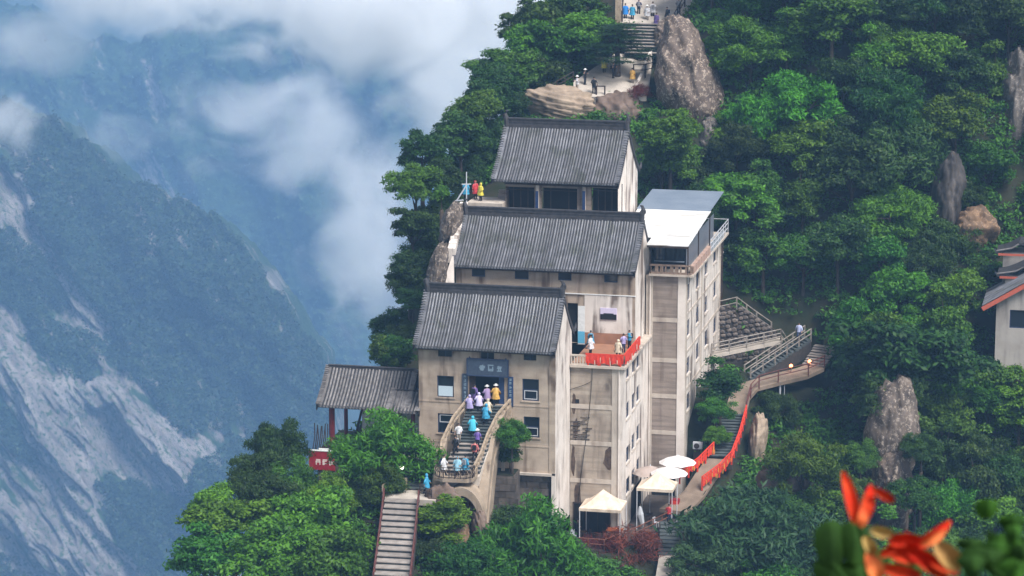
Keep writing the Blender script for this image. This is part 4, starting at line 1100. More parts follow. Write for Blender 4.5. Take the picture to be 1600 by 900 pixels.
# steps below the tents, bottom right of the buildings
BS = Thing('lower_staircase', 'short dark steps with pale edges below the tents, ending on a grey path', 'staircase', Y(1045, 850, 1))
e0, e1 = Y(1046, 868, -1.0), Y(1050, 815, 6.0)
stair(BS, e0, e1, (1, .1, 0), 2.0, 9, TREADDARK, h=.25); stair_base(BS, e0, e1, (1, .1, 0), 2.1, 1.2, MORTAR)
ribbon_path(BS, 'path', [(Y(1022, 915, -8), Y(1058, 915, -8)), (Y(1030, 868, -1.1), Y(1062, 868, -1.3))], PAVE)
rail(BS, [Y(1060, 905, -6), Y(1061, 868, -1.2), Y(1064, 825, 4.6)], .9, 1.8, .04, IRON, (.5,))

PATHS += [[wv(*q)[:2] for q in L] for L in ([Y(1052, 797, 9), Y(1084, 771, 11.5), Y(1101, 745, 13.2), Y(1122, 717, 15), Y(1147, 647, 22), Y(1156, 618, 25), Y(1172, 602, 27.2), Y(1207, 592, 28.5), Y(1254, 580, 30), Y(1278, 570, 31.4), Y(1292, 540, 35)], [a0, a1], [b0, b1], [e1, e0, Y(1045, 868, -1.2), Y(1040, 915, -8)])]
# ---- tent yard
TG = -23.45
YD = Thing('yard_terrace', 'dark paved yard under the tents at the foot of the concrete block', 'terrace', (7, 5, TG - 2))
mb = MB(); mb.rings([[(x, y, z) for x, y in ((3.6, 1.2), (8.2, 1.0), (10.2, 5.5), (12.6, 12), (13.0, 19.9), (8.7, 19.9), (8.7, 6.3), (3.6, 6.3))] for z in (TG - 5, TG)]); YD.part('paving', mb, mat('dark_damp_paving', (.06, .052, .048), (.09, .075, .068), 1.2, rough=.6))


def tent(org, w, dp, eave, peak, label, sag=.0):
    u, v, z = org; t = Thing('canopy_tent', label, 'tent', (u, v, z), 'cream pop-up canopy tents in the yard')
    t.e['group'] = 'cream pop-up canopy tents in the yard'
    mb = MB(); N = 6
    def h(a, b): q = max(abs(a), abs(b)); return eave + (peak - eave) * (1 - q) ** 1.35
    for i in range(2 * N):
        for j in range(2 * N):
            c = [(-1 + i / N, -1 + j / N), (-1 + (i + 1) / N, -1 + j / N), (-1 + (i + 1) / N, -1 + (j + 1) / N), (-1 + i / N, -1 + (j + 1) / N)]
            mb.face([(u + a * w / 2, v + b * dp / 2, z + h(a, b)) for a, b in c])
    cn = t.part('canopy', mb, CREAM)
    mb = MB(); e = eave
    P = [(-1, -1), (1, -1), (1, 1), (-1, 1)]
    for (a, b), (c, d) in zip(P, P[1:] + P[:1]):
        mb.face([(u + a * w / 2, v + b * dp / 2, z + e - .26), (u + c * w / 2, v + d * dp / 2, z + e - .26), (u + c * w / 2, v + d * dp / 2, z + e), (u + a * w / 2, v + b * dp / 2, z + e)])
    t.part('valance', mb, CREAM, cn)
    for a, b in P:
        mb = MB(); mb.tube([(u + a * w * .485, v + b * dp * .485, z), (u + a * w * .485, v + b * dp * .485, z + e)], .04, 6); t.part('leg', mb, SASH)
    return t
te = fv(937, 800, 2.6); tp = fv(938, 767, 4.3)
tent((te[0], 4.2, TG), 3.75, 3.2, te[1] - TG + .25, tp[1] - TG + .2, 'cream canopy tent nearest the viewer, at the foot of the concrete block')
te = fv(1021, 768, 8.2); tp = fv(1024, 739, 9.6)
tent((te[0] + .1, 9.6, TG), 3.3, 2.9, te[1] - TG + .25, tp[1] - TG + .2, 'cream canopy tent tucked against the white umbrellas')


def umbrella(px, py, v, r, material, label, z0=TG):
    u, z = fv(px, py, v); t = Thing('parasol', label, 'umbrella', (u, v, z0), 'parasols beside the tents')
    mb = MB(); mb.rings([[(u + q * r * math.cos(a), v + q * r * math.sin(a), z - dz - (.07 if i % 2 and q > .8 else 0)) for i, a in enumerate([k * math.pi / 8 for k in range(16)])] for q, dz in ((.03, -.02), (.35, .16), (.7, .36), (1.0, .62))], cap=False)
    for k in range(16): pass
    c = t.part('canopy', mb, material)
    mb = MB(); mb.tube([(u, v, z), (u, v, z + .16)], [.07, .02], 6); t.part('finial', mb, SASH, c)
    mb = MB(); mb.tube([(u, v, z0), (u, v, z)], .035, 6); t.part('pole', mb, SASH)
    mb = MB()
    for k in range(8):
        a = k * math.pi / 4; mb.bar((u, v, z - .06), (u + r * math.cos(a), v + r * math.sin(a), z - .68), .03, .03)
    t.part('ribs', mb, IRON)
    mb = MB(); mb.tube([(u, v, z0), (u, v, z0 + .12)], .3, 10); t.part('base', mb, IRON)
umbrella(1059, 712, 14.3, 1.72, UMBR, 'white parasol at the back, touching the red railing')
umbrella(1046, 729, 12.2, 1.72, UMBR, 'white parasol in front, between the cream tent and the red railing')
umbrella(1016, 728, 13.4, 1.65, UMBRT, 'dull beige parasol against the tower wall')


def table(u, v, z, label, rr=.38, m=WOODDARK):
    t = Thing('cafe_table', label, 'table', (u, v, z))
    mb = MB(); mb.tube([(u, v, z + .7), (u, v, z + .75)], rr, 10); t.part('table_top', mb, m)
    mb = MB(); mb.tube([(u, v, z), (u, v, z + .7)], .05, 6); mb.tube([(u, v, z), (u, v, z + .05)], .2, 8); t.part('pedestal', mb, IRON)
def chair(u, v, z, rz, label, m):
    t = Thing('cafe_chair', label, 'chair', (u, v, z)); t.e.rotation_euler.z = rz - TH
    mb = MB(); mb.box(u - .22, u + .22, v - .22, v + .22, z + .42, z + .47); t.part('seat', mb, m)
    mb = MB(); mb.box(u - .22, u + .22, v + .18, v + .23, z + .5, z + .92); t.part('backrest', mb, m)
    for a in (-.19, .19):
        for b in (-.19, .19):
            mb = MB(); mb.box(u + a - .02, u + a + .02, v + b - .02, v + b + .02, z, z + .42); t.part('leg', mb, m)
table(5.6, 4.0, TG, 'small dark table under the tent nearest the viewer'); table(10.6, 10.0, TG, 'small dark table under the tent by the white umbrellas')
chair(4.8, 3.6, TG, .6, 'pale plastic chair left of the table in the nearest tent', SASH); chair(6.4, 4.3, TG, 2.2, 'dark chair right of the table in the nearest tent', IRON); chair(11.3, 9.2, TG, 1.2, 'pale chair under the tent by the white umbrellas', SASH)
T = Thing('counter', 'orange topped stall counter between the two cream tents', 'counter', (8.4, 4.6, TG))
mb = MB(); mb.box(7.75, 9.0, 4.2, 5.0, TG, TG + .85); T.part('body', mb, PLANTER)
mb = MB(); mb.box(7.65, 9.1, 4.1, 5.1, TG + .851, TG + .93); T.part('top', mb, mat('orange_top', (.55, .16, .05), (.45, .12, .04), 3))
T = Thing('folded_parasol', 'pale folded parasol hanging under the tent by the umbrellas', 'umbrella', (10.2, 8.3, TG))
mb = MB(); mb.tube([(10.0, 8.3, TG + 2.1), (10.05, 8.3, TG + 1.4), (10.25, 8.3, TG + .5), (10.3, 8.3, TG + .2)], [.12, .3, .2, .04], 7); T.part('cloth', mb, mat('greyish_cloth', (.45, .47, .5)))
mb = MB(); mb.tube([(10.0, 8.3, TG + 2.4), (10.32, 8.3, TG)], .02, 5); T.part('pole', mb, METAL)
T = Thing('yard_railing', 'thin rusty railing round the edge of the tent yard', 'railing', (8.6, 2, TG))
rail(T, [(3.7, 1.3, TG), (8.1, 1.1, TG), (10.1, 5.4, TG), (12.3, 11.5, TG)], .95, 1.5, .04, mat('rusty_rail', (.22, .09, .06), (.16, .07, .05), 4), (.5,))
T = Thing('drinks_cabinet', 'red drinks cabinet behind the front white umbrella', 'cabinet', (12.4, 13.3, TG))
mb = MB(); mb.box(12.0, 12.8, 13.0, 13.6, TG, TG + 1.6); T.part('body', mb, REDSIGN)
mb = MB(); mb.box(12.08, 12.72, 12.96, 12.998, TG + .5, TG + 1.5); T.part('door', mb, REDCLOTH)
T = Thing('air_conditioner', 'white outdoor air conditioner unit at the foot of the tower by the red stair', 'air conditioner', (13.4, 19.5, TG + 3))
p = Y(1090, 697, 17.0)
mb = MB(); mb.box(p[0] - .45, p[0] + .45, p[1], p[1] + .35, p[2] - .3, p[2] + .35); T.part('case', mb, SASH)
mb = MB(); mb.tube([(p[0] - .1, p[1] - .02, p[2]), (p[0] - .1, p[1] - .001, p[2])], .27, 12); T.part('fan_grille', mb, IRON)
mb = MB(); mb.box(p[0] - .4, p[0] + .4, p[1] + .05, p[1] + .3, p[2] - 3.2, p[2] - .301); T.part('stand', mb, IRON)
# ------------------------------------------------------------------ foliage
def foliage(name, dark, light, trans=0.3):
    m = bpy.data.materials.new(name); m.use_nodes = True; t = m.node_tree; N, K = t.nodes, t.links
    b = N['Principled BSDF']; b.inputs['Roughness'].default_value = .55; b.inputs['Specular IOR Level'].default_value = .25
    at = N.new('ShaderNodeAttribute'); at.attribute_name = 'tint'
    oi = N.new('ShaderNodeObjectInfo')
    mx = N.new('ShaderNodeMix'); mx.data_type = 'RGBA'; K.new(at.outputs['Fac'], mx.inputs[0]); mx.inputs[6].default_value = lin(dark); mx.inputs[7].default_value = lin(light)
    hs = N.new('ShaderNodeHueSaturation')
    r1 = N.new('ShaderNodeMapRange'); r1.inputs[3].default_value = .458; r1.inputs[4].default_value = .512; K.new(oi.outputs['Random'], r1.inputs[0]); K.new(r1.outputs[0], hs.inputs['Hue'])
    q = N.new('ShaderNodeMath'); q.operation = 'MULTIPLY'; q.inputs[1].default_value = 7.31; K.new(oi.outputs['Random'], q.inputs[0])
    fr = N.new('ShaderNodeMath'); fr.operation = 'FRACT'; K.new(q.outputs[0], fr.inputs[0])
    r2 = N.new('ShaderNodeMapRange'); r2.inputs[3].default_value = .65; r2.inputs[4].default_value = 1.35; K.new(fr.outputs[0], r2.inputs[0]); K.new(r2.outputs[0], hs.inputs['Value'])
    K.new(mx.outputs[2], hs.inputs['Color']); K.new(hs.outputs[0], b.inputs['Base Color'])
    tr = N.new('ShaderNodeBsdfTranslucent'); K.new(hs.outputs[0], tr.inputs['Color'])
    ms = N.new('ShaderNodeMixShader'); ms.inputs[0].default_value = trans; K.new(b.outputs[0], ms.inputs[1]); K.new(tr.outputs[0], ms.inputs[2])
    K.new(ms.outputs[0], N['Material Output'].inputs['Surface'])
    return m


F_BRIGHT = foliage('bright_green_leaves', (0.015, 0.075, 0.006), (0.088, 0.265, 0.016))
F_MID = foliage('mid_green_leaves', (0.011, 0.054, 0.007), (0.060, 0.190, 0.018))
F_DARK = foliage('dark_green_leaves', (0.009, 0.034, 0.008), (0.038, 0.105, 0.017))
F_GREY = foliage('grey_green_leaves', (0.020, 0.055, 0.020), (0.055, 0.125, 0.042))
F_PINE = foliage('pine_needles', (0.006, 0.026, 0.010), (0.022, 0.066, 0.020))
F_LIME = foliage('yellow_green_leaves', (0.05, 0.13, 0.012), (0.14, 0.27, 0.03))
F_RUST = foliage('rusty_twigs', (0.045, 0.014, 0.008), (0.16, 0.05, 0.022), .1)


def unit(n):
    v = rng.normal(size=(n, 3)); return v / np.linalg.norm(v, axis=1, keepdims=True)


def leaf_mesh(name, C, rad, per, ln, wd, flat=.75, upb=.55, droop=0.0, material=None, shell=.5):
    C = np.asarray(C, float); n = len(C) * per
    c = np.repeat(C, per, 0); rr = np.repeat(np.asarray(rad, float) * np.ones(len(C)), per)
    d = unit(n); d[:, 2] = np.where(d[:, 2] < -.35, -d[:, 2], d[:, 2])
    p = c + d * (rr * (shell + (1 - shell) * rng.random(n) ** .6) * (1 + .22 * rng.normal(size=n)))[:, None] * np.array([1, 1, flat])
    nrm = d * .5 + np.array([0, 0, upb]) + unit(n) * .75
    nrm /= np.linalg.norm(nrm, axis=1, keepdims=True)
    t = np.cross(nrm, unit(n)); t /= np.linalg.norm(t, axis=1, keepdims=True)
    t[:, 2] -= droop; t /= np.linalg.norm(t, axis=1, keepdims=True)
    b = np.cross(nrm, t); b /= np.linalg.norm(b, axis=1, keepdims=True)
    s = (.6 + .8 * rng.random(n))[:, None]
    V = np.stack([p - t * ln * s, p + b * wd * s, p + t * ln * s, p - b * wd * s], 1).reshape(-1, 3)
    tint = np.clip(np.repeat(.25 + .5 * rng.random(len(C)), per) + rng.normal(size=n) * .2, 0, 1)
    me = bpy.data.meshes.new(name)
    me.vertices.add(n * 4); me.vertices.foreach_set('co', V.astype(np.float32).ravel())
    me.loops.add(n * 4); me.loops.foreach_set('vertex_index', np.arange(n * 4, dtype=np.int32))
    me.polygons.add(n); me.polygons.foreach_set('loop_start', np.arange(0, n * 4, 4, dtype=np.int32))
    a = me.attributes.new('tint', 'FLOAT', 'FACE'); a.data.foreach_set('value', tint.astype(np.float32))
    me.update(calc_edges=True); me.materials.append(material or F_MID)
    return me


def crown_points(n, cx, rx, rz, cz, rough=.25, lower=-.55):
    P = []
    while len(P) < n:
        d = unit(1)[0]
        if d[2] < lower: continue
        r = rng.uniform(.45, 1.0) * (1 + rng.normal() * rough * .5)
        P.append((cx[0] + d[0] * rx * r, cx[1] + d[1] * rx * r, cz + d[2] * rz * r))
    return np.array(P)


def trunk_mesh(h, tips, r0, lean=(0, 0)):
    mb = MB(); k = 5
    mb.tube([(lean[0] * (i / k) ** 1.5, lean[1] * (i / k) ** 1.5, -1.2 + (h + 1.2) * i / k) for i in range(k + 1)], [r0 * (1.25 - .95 * i / k) for i in range(k + 1)], 7)
    for t in tips:
        f = rng.uniform(.35, .9); b = np.array([lean[0] * f ** 1.5, lean[1] * f ** 1.5, h * f]); e = np.array(t)
        m = b * .5 + e * .5 + np.array([0, 0, .25])
        mb.tube([b, m, e], [r0 * .38, r0 * .25, r0 * .08], 5)
    return mb.mesh('trunk', BARK, smooth=True)


TEMPL = {}
def make_templates():
    for k in range(6):       # broadleaf
        h = 5.6; P = crown_points(54, (0, 0), 2.7, 2.2, 4.6, .3)
        P[:, 0] += .5 * np.sin(P[:, 2] * 1.3 + k); P[:, 1] += .5 * np.cos(P[:, 2] * 1.1 + k * 2)
        TEMPL['broad', k] = (trunk_mesh(4.6, P[::6], .2), leaf_mesh('crown', P, rng.uniform(.5, .95, len(P)), 270, .15, .075, .7, .6), 2.9, 6.9)
    for k in range(3):       # wide, soft, feathery
        P = crown_points(60, (0, 0), 2.7, 1.9, 2.6, .2, -.8)
        TEMPL['feather', k] = (trunk_mesh(2.8, P[::7], .16), leaf_mesh('crown', P, rng.uniform(.5, .9, len(P)), 270, .17, .042, .8, .45, .5), 3.0, 4.8)
    for k in range(2):       # tall narrow
        P = crown_points(40, (0, 0), 1.6, 2.9, 4.4, .25, -.9)
        TEMPL['tall', k] = (trunk_mesh(5.0, P[::6], .17), leaf_mesh('crown', P, rng.uniform(.5, .95, len(P)), 270, .145, .07, .75, .6), 2.0, 7.4)
    for k in range(2):       # pine with flat pads
        P = []
        for lay in range(7):
            z = 2.2 + lay * .75; rr = 2.9 * (1 - lay / 9)
            for j in range(6):
                a = j * 1.05 + lay * .6 + rng.normal() * .2; q = rr * rng.uniform(.35, 1)
                P.append((q * math.cos(a), q * math.sin(a), z + rng.normal() * .12))
        P = np.array(P)
        TEMPL['pine', k] = (trunk_mesh(6.6, P[::3], .2), leaf_mesh('crown', P, rng.uniform(.55, .9, len(P)), 240, .14, .026, .32, .8), 2.9, 7.2)
    for k in range(2):       # shrub
        P = crown_points(22, (0, 0), .85, .75, .75, .25, -.4)
        TEMPL['shrub', k] = (trunk_mesh(.8, P[::4], .06), leaf_mesh('crown', P, rng.uniform(.3, .5, len(P)), 120, .12, .06, .8, .55), 1.2, 1.8)
    for k in range(2):       # bare twiggy bush
        P = crown_points(30, (0, 0), 1.5, .9, .9, .25, -.3)
        TEMPL['twig', k] = (trunk_mesh(1.0, P[::2], .06), leaf_mesh('crown', P, rng.uniform(.4, .7, len(P)), 110, .2, .014, .8, .3), 1.8, 2.2)
make_templates()
NT = [0]


def tree(kind, pos, sc, material, label, group=None, name='tree', k=None, sz=1.0, cat='tree'):
    tm = TEMPL[kind, (k if k is not None else NT[0]) % max(1, sum(1 for q in TEMPL if q[0] == kind))]; NT[0] += 1
    e = bpy.data.objects.new(name, None); COL.objects.link(e); e.location = pos; e.scale = (sc * rnd.uniform(.9, 1.14), sc * rnd.uniform(.9, 1.14), sc * sz * rnd.uniform(.9, 1.1)); e.rotation_euler = (0, 0, rnd.random() * 6.28)
    tag(e, label, cat, group)
    link('trunk', tm[0], e)
    c = link('crown', tm[1], e)
    c.material_slots[0].link = 'OBJECT'; c.material_slots[0].material = material
    return e


def tree_px(kind, px, py, y, wpx, material, label, name='tree', k=None, sz=1.0, group=None, cat='tree', gz=None):
    """a tree whose crown centre is sighted at (px, py) on world plane y, with crown width wpx photo pixels; the trunk reaches the ground"""
    kk = (k if k is not None else NT[0]) % max(1, sum(1 for q in TEMPL if q[0] == kind)); tm = TEMPL[kind, kk]
    c = fy(px, py, y); d = proj(c)[2]; sc = 1.08 * wpx * d / FPX / (2 * tm[2])
    cz = {'broad': 4.6, 'feather': 2.6, 'tall': 4.4, 'pine': 4.6, 'shrub': .75, 'twig': .9}[kind]
    e = tree(kind, (c[0], y, c[2] - cz * sc * sz), sc, material, label, group, name, kk, sz, cat)
    g = ground(c[0], y) if gz is None else gz; b = c[2] - cz * sc * sz
    if b - g > .4:                                   # lengthen the trunk down to the slope
        mb = MB(); L = (b - g + .6) / (sc * sz); mb.tube([(0, 0, -L), (0, 0, -L * .4), (0, 0, -1.0)], [.3, .26, .24], 7)
        link('lower_trunk', mb.mesh('lower_trunk', BARK, smooth=True), e)
    return e


# --- single trees one can point at
tree_px('feather', 610, 700, -4.5, 165, F_BRIGHT, 'large bright green tree hiding the right half of the pavilion', k=0, sz=1.0)
tree_px('feather', 590, 757, -7, 92, F_MID, 'mid green bushy tree below the red signboard', k=1)
tree_px('feather', 437, 700, 0, 92, F_DARK, 'tall dark tree at the cliff edge left of the red signboard', k=0, sz=1.35)
tree_px('feather', 398, 750, -4, 92, F_DARK, 'dark rounded tree stepping down the cliff edge', k=1)
tree_px('broad', 488, 808, -12, 150, F_BRIGHT, 'bright leafy tree left of the top of the broad stone stairs', k=2)
tree_px('broad', 365, 815, -12, 120, F_BRIGHT, 'bright green tree on the lower left cliff edge with valley behind', k=3)
tree_px('broad', 330, 870, -16, 115, F_MID, 'mid green tree at the very lower left end of the ridge', k=4)
tree_px('broad', 440, 868, -18, 130, F_BRIGHT, 'light green tree low down between the cliff edge and the stone stairs', k=5)
tree_px('broad', 525, 880, -19, 130, F_BRIGHT, 'light green tree touching the lower end of the stone stairs', k=0)
tree_px('tall', 690, 806, -11.5, 80, F_BRIGHT, 'slim bright tree in front of the stair arch', k=1, sz=.62)
tree_px('feather', 672, 868, -14, 70, F_DARK, 'dark bush right of the stone stairs under the arch', k=2)
tree_px('feather', 800, 682, -2.3, 62, F_MID, 'small feathery tree between stair and lower right window', k=1, gz=LEDGE_Z)
tree_px('feather', 845, 878, -12, 190, F_BRIGHT, 'wide bright feathery tree under the rough masonry base', k=0)
tree_px('feather', 735, 885, -15, 130, F_MID, 'soft mid green tree at the bottom below the arch pillar', k=2)
tree_px('feather', 800, 838, -5, 110, F_DARK, 'dark shaded tree against the wet masonry base', k=1)
tree_px('feather', 1168, 842, -2, 205, F_GREY, 'big dull grey green tree right of the lower dark steps', k=1, sz=1.15)
tree_px('feather', 1105, 880, -6, 110, F_GREY, 'dull grey green bush at the end of the grey path', k=2)
tree_px('twig', 985, 862, .5, 120, F_RUST, 'rust brown bare bush in front of the tent yard', name='dry_bush', cat='bush', k=0)
tree_px('twig', 935, 868, 0, 80, F_RUST, 'rust brown bare bush below the nearest cream tent', name='dry_bush', cat='bush', k=1)
tree_px('pine', 965, 66, 65, 125, F_PINE, 'dark spreading pine with a bare trunk on the upper terrace', name='pine_tree', k=0, sz=.5)
tree_px('twig', 1000, 148, 60, 50, F_RUST, 'reddish dry bush right of the pine trunk', name='dry_bush', cat='bush', k=0)
tree_px('broad', 622, 556, 12, 62, F_MID, 'small green tree showing over the pavilion roof', k=3)
tree_px('broad', 1048, 212, 45, 98, F_BRIGHT, 'bright green tree beside the right gable of the highest hall', k=4)
tree_px('broad', 1035, 262, 46, 90, F_MID, 'mid green tree just above the grey rear of the roof canopy', k=5)
tree_px('broad', 1090, 268, 50, 80, F_DARK, 'dark tree behind the right end of the roof canopy', k=0)
tree_px('broad', 1172, 215, 55, 120, F_BRIGHT, 'bright rounded tree right of the pale speckled rock slope', k=1)
tree_px('tall', 1125, 600, 20, 62, F_DARK, 'dark tree in the gap between tower and walkway', k=0, sz=.8)
tree_px('feather', 1118, 640, 18, 60, F_MID, 'feathery bush left of the red stair', k=1)
tree_px('feather', 1118, 682, 16.5, 40, F_BRIGHT, 'small bright bush at the tower foot by the red stair', k=0)
tree_px('feather', 1215, 640, 25, 70, F_DARK, 'dark bush under the footbridge walkway', k=2)
tree_px('broad', 1395, 545, 24, 210, F_DARK, 'huge dark round tree in the middle of the right slope', k=2, sz=.9)
tree_px('broad', 1555, 590, 30, 95, F_LIME, 'yellow green tree in front of the pale house on the right', k=3)
tree_px('feather', 1255, 735, 9, 120, F_BRIGHT, 'bright sprawling tree right of the red railing', k=1)
tree_px('shrub', 690, 303, 23.5, 30, F_BRIGHT, 'bright little shrub beside the people at the upper hall', name='shrub', cat='shrub', k=0)
tree_px('shrub', 796, 716, -1.4, 44, F_MID, 'low rounded shrub under the feathery tree on the masonry ledge', name='shrub', cat='shrub', k=0, gz=LEDGE_Z)
tree_px('feather', 1345, 715, 14, 66, F_MID, 'mid green bush overlapping the left side of the pale rock pillar', k=0)
tree_px('feather', 1440, 700, 14, 60, F_DARK, 'dark bush overlapping the right side of the pale rock pillar', k=1)
tree_px('broad', 1430, 775, 11, 70, F_MID, 'mid green tree at the lower right of the pale rock pillar', k=2)
tree_px('feather', 1325, 770, 9, 80, F_BRIGHT, 'bright bush just above the scarlet petals, left of the pale rock', k=2)
tree_px('shrub', 775, 700, -1.8, 26, F_MID, 'little green shrub on the ledge beside the arched stair', name='shrub', cat='shrub', k=1, gz=LEDGE_Z)
for i, (px, py, y, w, m, lab) in enumerate([
    (835, 30, 78, 105, F_MID, 'mid green tree at the top of the left skyline'), (800, 105, 66, 90, F_MID, 'mid green tree on the skyline above the highest hall'),
    (870, 70, 70, 110, F_BRIGHT, 'bright tree left of the yellow poncho on the upper terrace'), (910, 46, 72, 95, F_BRIGHT, 'bright tree just below the topmost group of people'),
    (760, 165, 54, 80, F_DARK, 'dark tree on the skyline left of the highest roof ridge'), (720, 215, 44, 90, F_DARK, 'dark tree left of the highest hall roof'),
    (660, 245, 40, 80, F_DARK, 'dark tree standing out against the blue mountain, upper left of the halls'), (650, 300, 33, 78, F_MID, 'mid green tree on the left cliff beside the middle hall'),
    (645, 360, 28, 75, F_DARK, 'dark tree on the left cliff beside the middle roof'), (640, 420, 24, 68, F_DARK, 'dark tree clinging to the cliff left of the lowest roof ridge'),
    (645, 470, 20, 52, F_DARK, 'dark tree hanging over the drop beside the lowest roof'), (690, 270, 36, 70, F_DARK, 'dark tree behind the people on the left ledge'), (855, 120, 66, 80, F_DARK, 'dark tree above the layered tan rock'),
    (900, 0, 82, 90, F_MID, 'mid green tree at the top edge, left of the topmost group'), (1130, 22, 78, 100, F_BRIGHT, 'bright tree right of the topmost group of people'), (1150, 70, 72, 110, F_MID, 'mid green tree above the right edge of the speckled rock'),
    (800, 170, 57, 55, F_DARK, 'dark tree just above the left end of the highest ridge'), (1180, 320, 45, 100, F_MID, 'mid green tree just right of the tower roof railing'), (1165, 400, 42, 85, F_DARK, 'dark tree right of the tower above the steel railings')]):
    tree_px('broad', px, py, y, w, m, lab, k=i)

tree_px('feather', 455, 765, -4, 100, F_MID, 'mid green bush filling the bank left of the crimson signboard', k=0)
tree_px('feather', 418, 775, -7, 120, F_DARK, 'dark bush under the tall dark tree at the cliff edge', k=2)
tree_px('broad', 345, 792, -9, 90, F_BRIGHT, 'bright green tree highest on the far lower left edge', k=1)
tree_px('feather', 520, 784, -8.5, 84, F_BRIGHT, 'bright bush just under the crimson signboard', k=1)
tree_px('broad', 775, 135, 60, 78, F_DARK, 'dark tree on the skyline between layered boulder and clouds', k=2)
tree_px('broad', 742, 185, 50, 78, F_MID, 'mid green tree on the skyline nearest the left roof ridge end', k=4)
tree_px('broad', 830, 75, 70, 80, F_BRIGHT, 'bright tree on the upper left skyline beside the white cloud', k=0)
tree_px('feather', 1478, 378, 43, 90, F_DARK, 'dark bush at the foot of the dark rock column', k=1)
tree_px('broad', 1545, 265, 49, 85, F_MID, 'mid green tree between dark rock column and grey cliff', k=3)
tree_px('feather', 1532, 412, 43, 80, F_DARK, 'dark bush between the ochre rock and the pale house', k=0)
tree_px('broad', 1510, 300, 47, 62, F_DARK, 'dark tree just above the ochre rock', k=5)
tree_px('tall', 1552, 130, 58, 60, F_MID, 'slim mid green tree left of the grey cliff', k=0)
tree_px('feather', 1392, 612, 21, 120, F_DARK, 'dark bush hanging over the top of the pale rock pillar', k=2)

# --- the forest on the right slope and the lower banks
KEEP = [(485, 560, 660, 740, 6), (575, 690, 770, 905, -5), (640, 180, 905, 830, 24), (895, 755, 1110, 850, 12), (1000, 290, 1142, 700, 42), (1085, 560, 1300, 770, 33), (1105, 465, 1300, 600, 40), (830, 0, 1115, 190, 80),
        (1355, 630, 1432, 800, 30), (1535, 375, 1600, 590, 46), (1462, 245, 1502, 360, 50), (1500, 330, 1545, 385, 50), (1560, 90, 1600, 330, 70), (1015, 850, 1065, 905, 2), (1040, 30, 1118, 240, 80), (1200, 700, 1260, 760, 12)]
LAND = [('topmost landing', 1080, 20), ('speckled granite slope', 1085, 130), ('roof canopy', 1070, 320), ('tower roof railing', 1125, 340), ('rubble wall', 1170, 510), ('upper stair', 1242, 515), ('red lantern', 1265, 568), ('footbridge walkway', 1215, 590), ('red stair rail', 1150, 690),
        ('pale rock pillar', 1395, 660), ('dark rock column', 1480, 300), ('ochre rock face', 1522, 357), ('grey cliff', 1580, 200), ('pale house', 1570, 500), ('huge round tree', 1395, 545), ('scarlet blurred flower', 1390, 830), ('grey green tree', 1155, 835), ('grey path', 1040, 880), ('blurred green plant', 1570, 840), ('bright sprawling tree', 1255, 735)]
LANDL = [('highest hall roof', 790, 230), ('left ledge people', 740, 300), ('middle hall roof', 715, 370), ('lowest hall roof', 660, 480), ('layered tan boulder', 870, 160), ('pavilion roof', 570, 600), ('topmost people', 1000, 15)]
USED = set()
def where(px, py, lm):
    ds = sorted(lm, key=lambda q: math.hypot(px - q[1], py - q[2]))
    for n_, x_, y_ in ds[:6]:
        dx, dy = px - x_, py - y_; d_ = math.hypot(dx, dy)
        h_ = 'right' if dx > 0 else 'left'; v_ = 'below' if dy > 0 else 'above'
        a_ = abs(math.degrees(math.atan2(dy, dx))); a_ = min(a_, 180 - a_)
        dr = (('right of' if dx > 0 else 'left of') if a_ < 25 else (v_ if a_ > 65 else v_ + ' and ' + h_ + ' of'))
        yield ('just ' if d_ < 75 else '' if d_ < 140 else 'a little way ' if d_ < 210 else 'well ' if d_ < 300 else 'far ') + dr + ' the ' + n_
def tree_label(word, kind, px, py, lm):
    kw = {'broad': 'leafy tree', 'tall': 'slim tall tree', 'feather': 'soft feathery tree'}[kind]
    for w in where(px, py, lm):
        l = f'{word} {kw} {w}'
        if l not in USED: USED.add(l); return l
    return l
CW = ('bright green', 'mid green', 'dark green')
pts = []; tries = 0
while len(pts) < 238 and tries < 40000:
    tries += 1
    x, y = rng.uniform(6, 100), rng.uniform(-12, 100)
    z = ground(x, y); sc = rng.uniform(.8, 1.3) * (1 + .003 * max(0, y))
    px, py, dd = proj((x, y, z + 4.2 * sc)); pr = 2.7 * sc * FPX / dd
    if not (1090 < px < 1660 and -60 < py < 960): continue
    if any((px - a[0]) ** 2 + (y - a[1]) ** 2 * 9 < 0 for a in []): continue
    if any(math.hypot(x - q[0], y - q[1]) < 2.55 * (sc + q[2]) / 2 * 1.2 for q in pts): continue
    if any(px + pr * .85 > k[0] and px - pr * .85 < k[2] and py + pr * 1.1 > k[1] and py - pr * .8 < k[3] and y < k[4] for k in KEEP): continue
    pts.append((x, y, sc))
    u_, v_ = uvw(x, y)
    zone = 2 if py > 660 else (0 if py < 330 else 1)
    f = fbm(np.array([px / 150.0]), np.array([py / 120.0]), 3, 5)[0] + rng.normal() * .10
    c = 0 if f > .53 else (1 if f > .42 else 2)
    kind = rng.choice(['broad', 'broad', 'broad', 'tall', 'feather'])
    tree(kind, (x, y, z - .2), sc * (1.2 if kind == 'feather' else 1.0), (F_BRIGHT, F_MID, F_DARK)[c], tree_label(CW[c], kind, px, py, LAND), 'trees of the right hand forest')
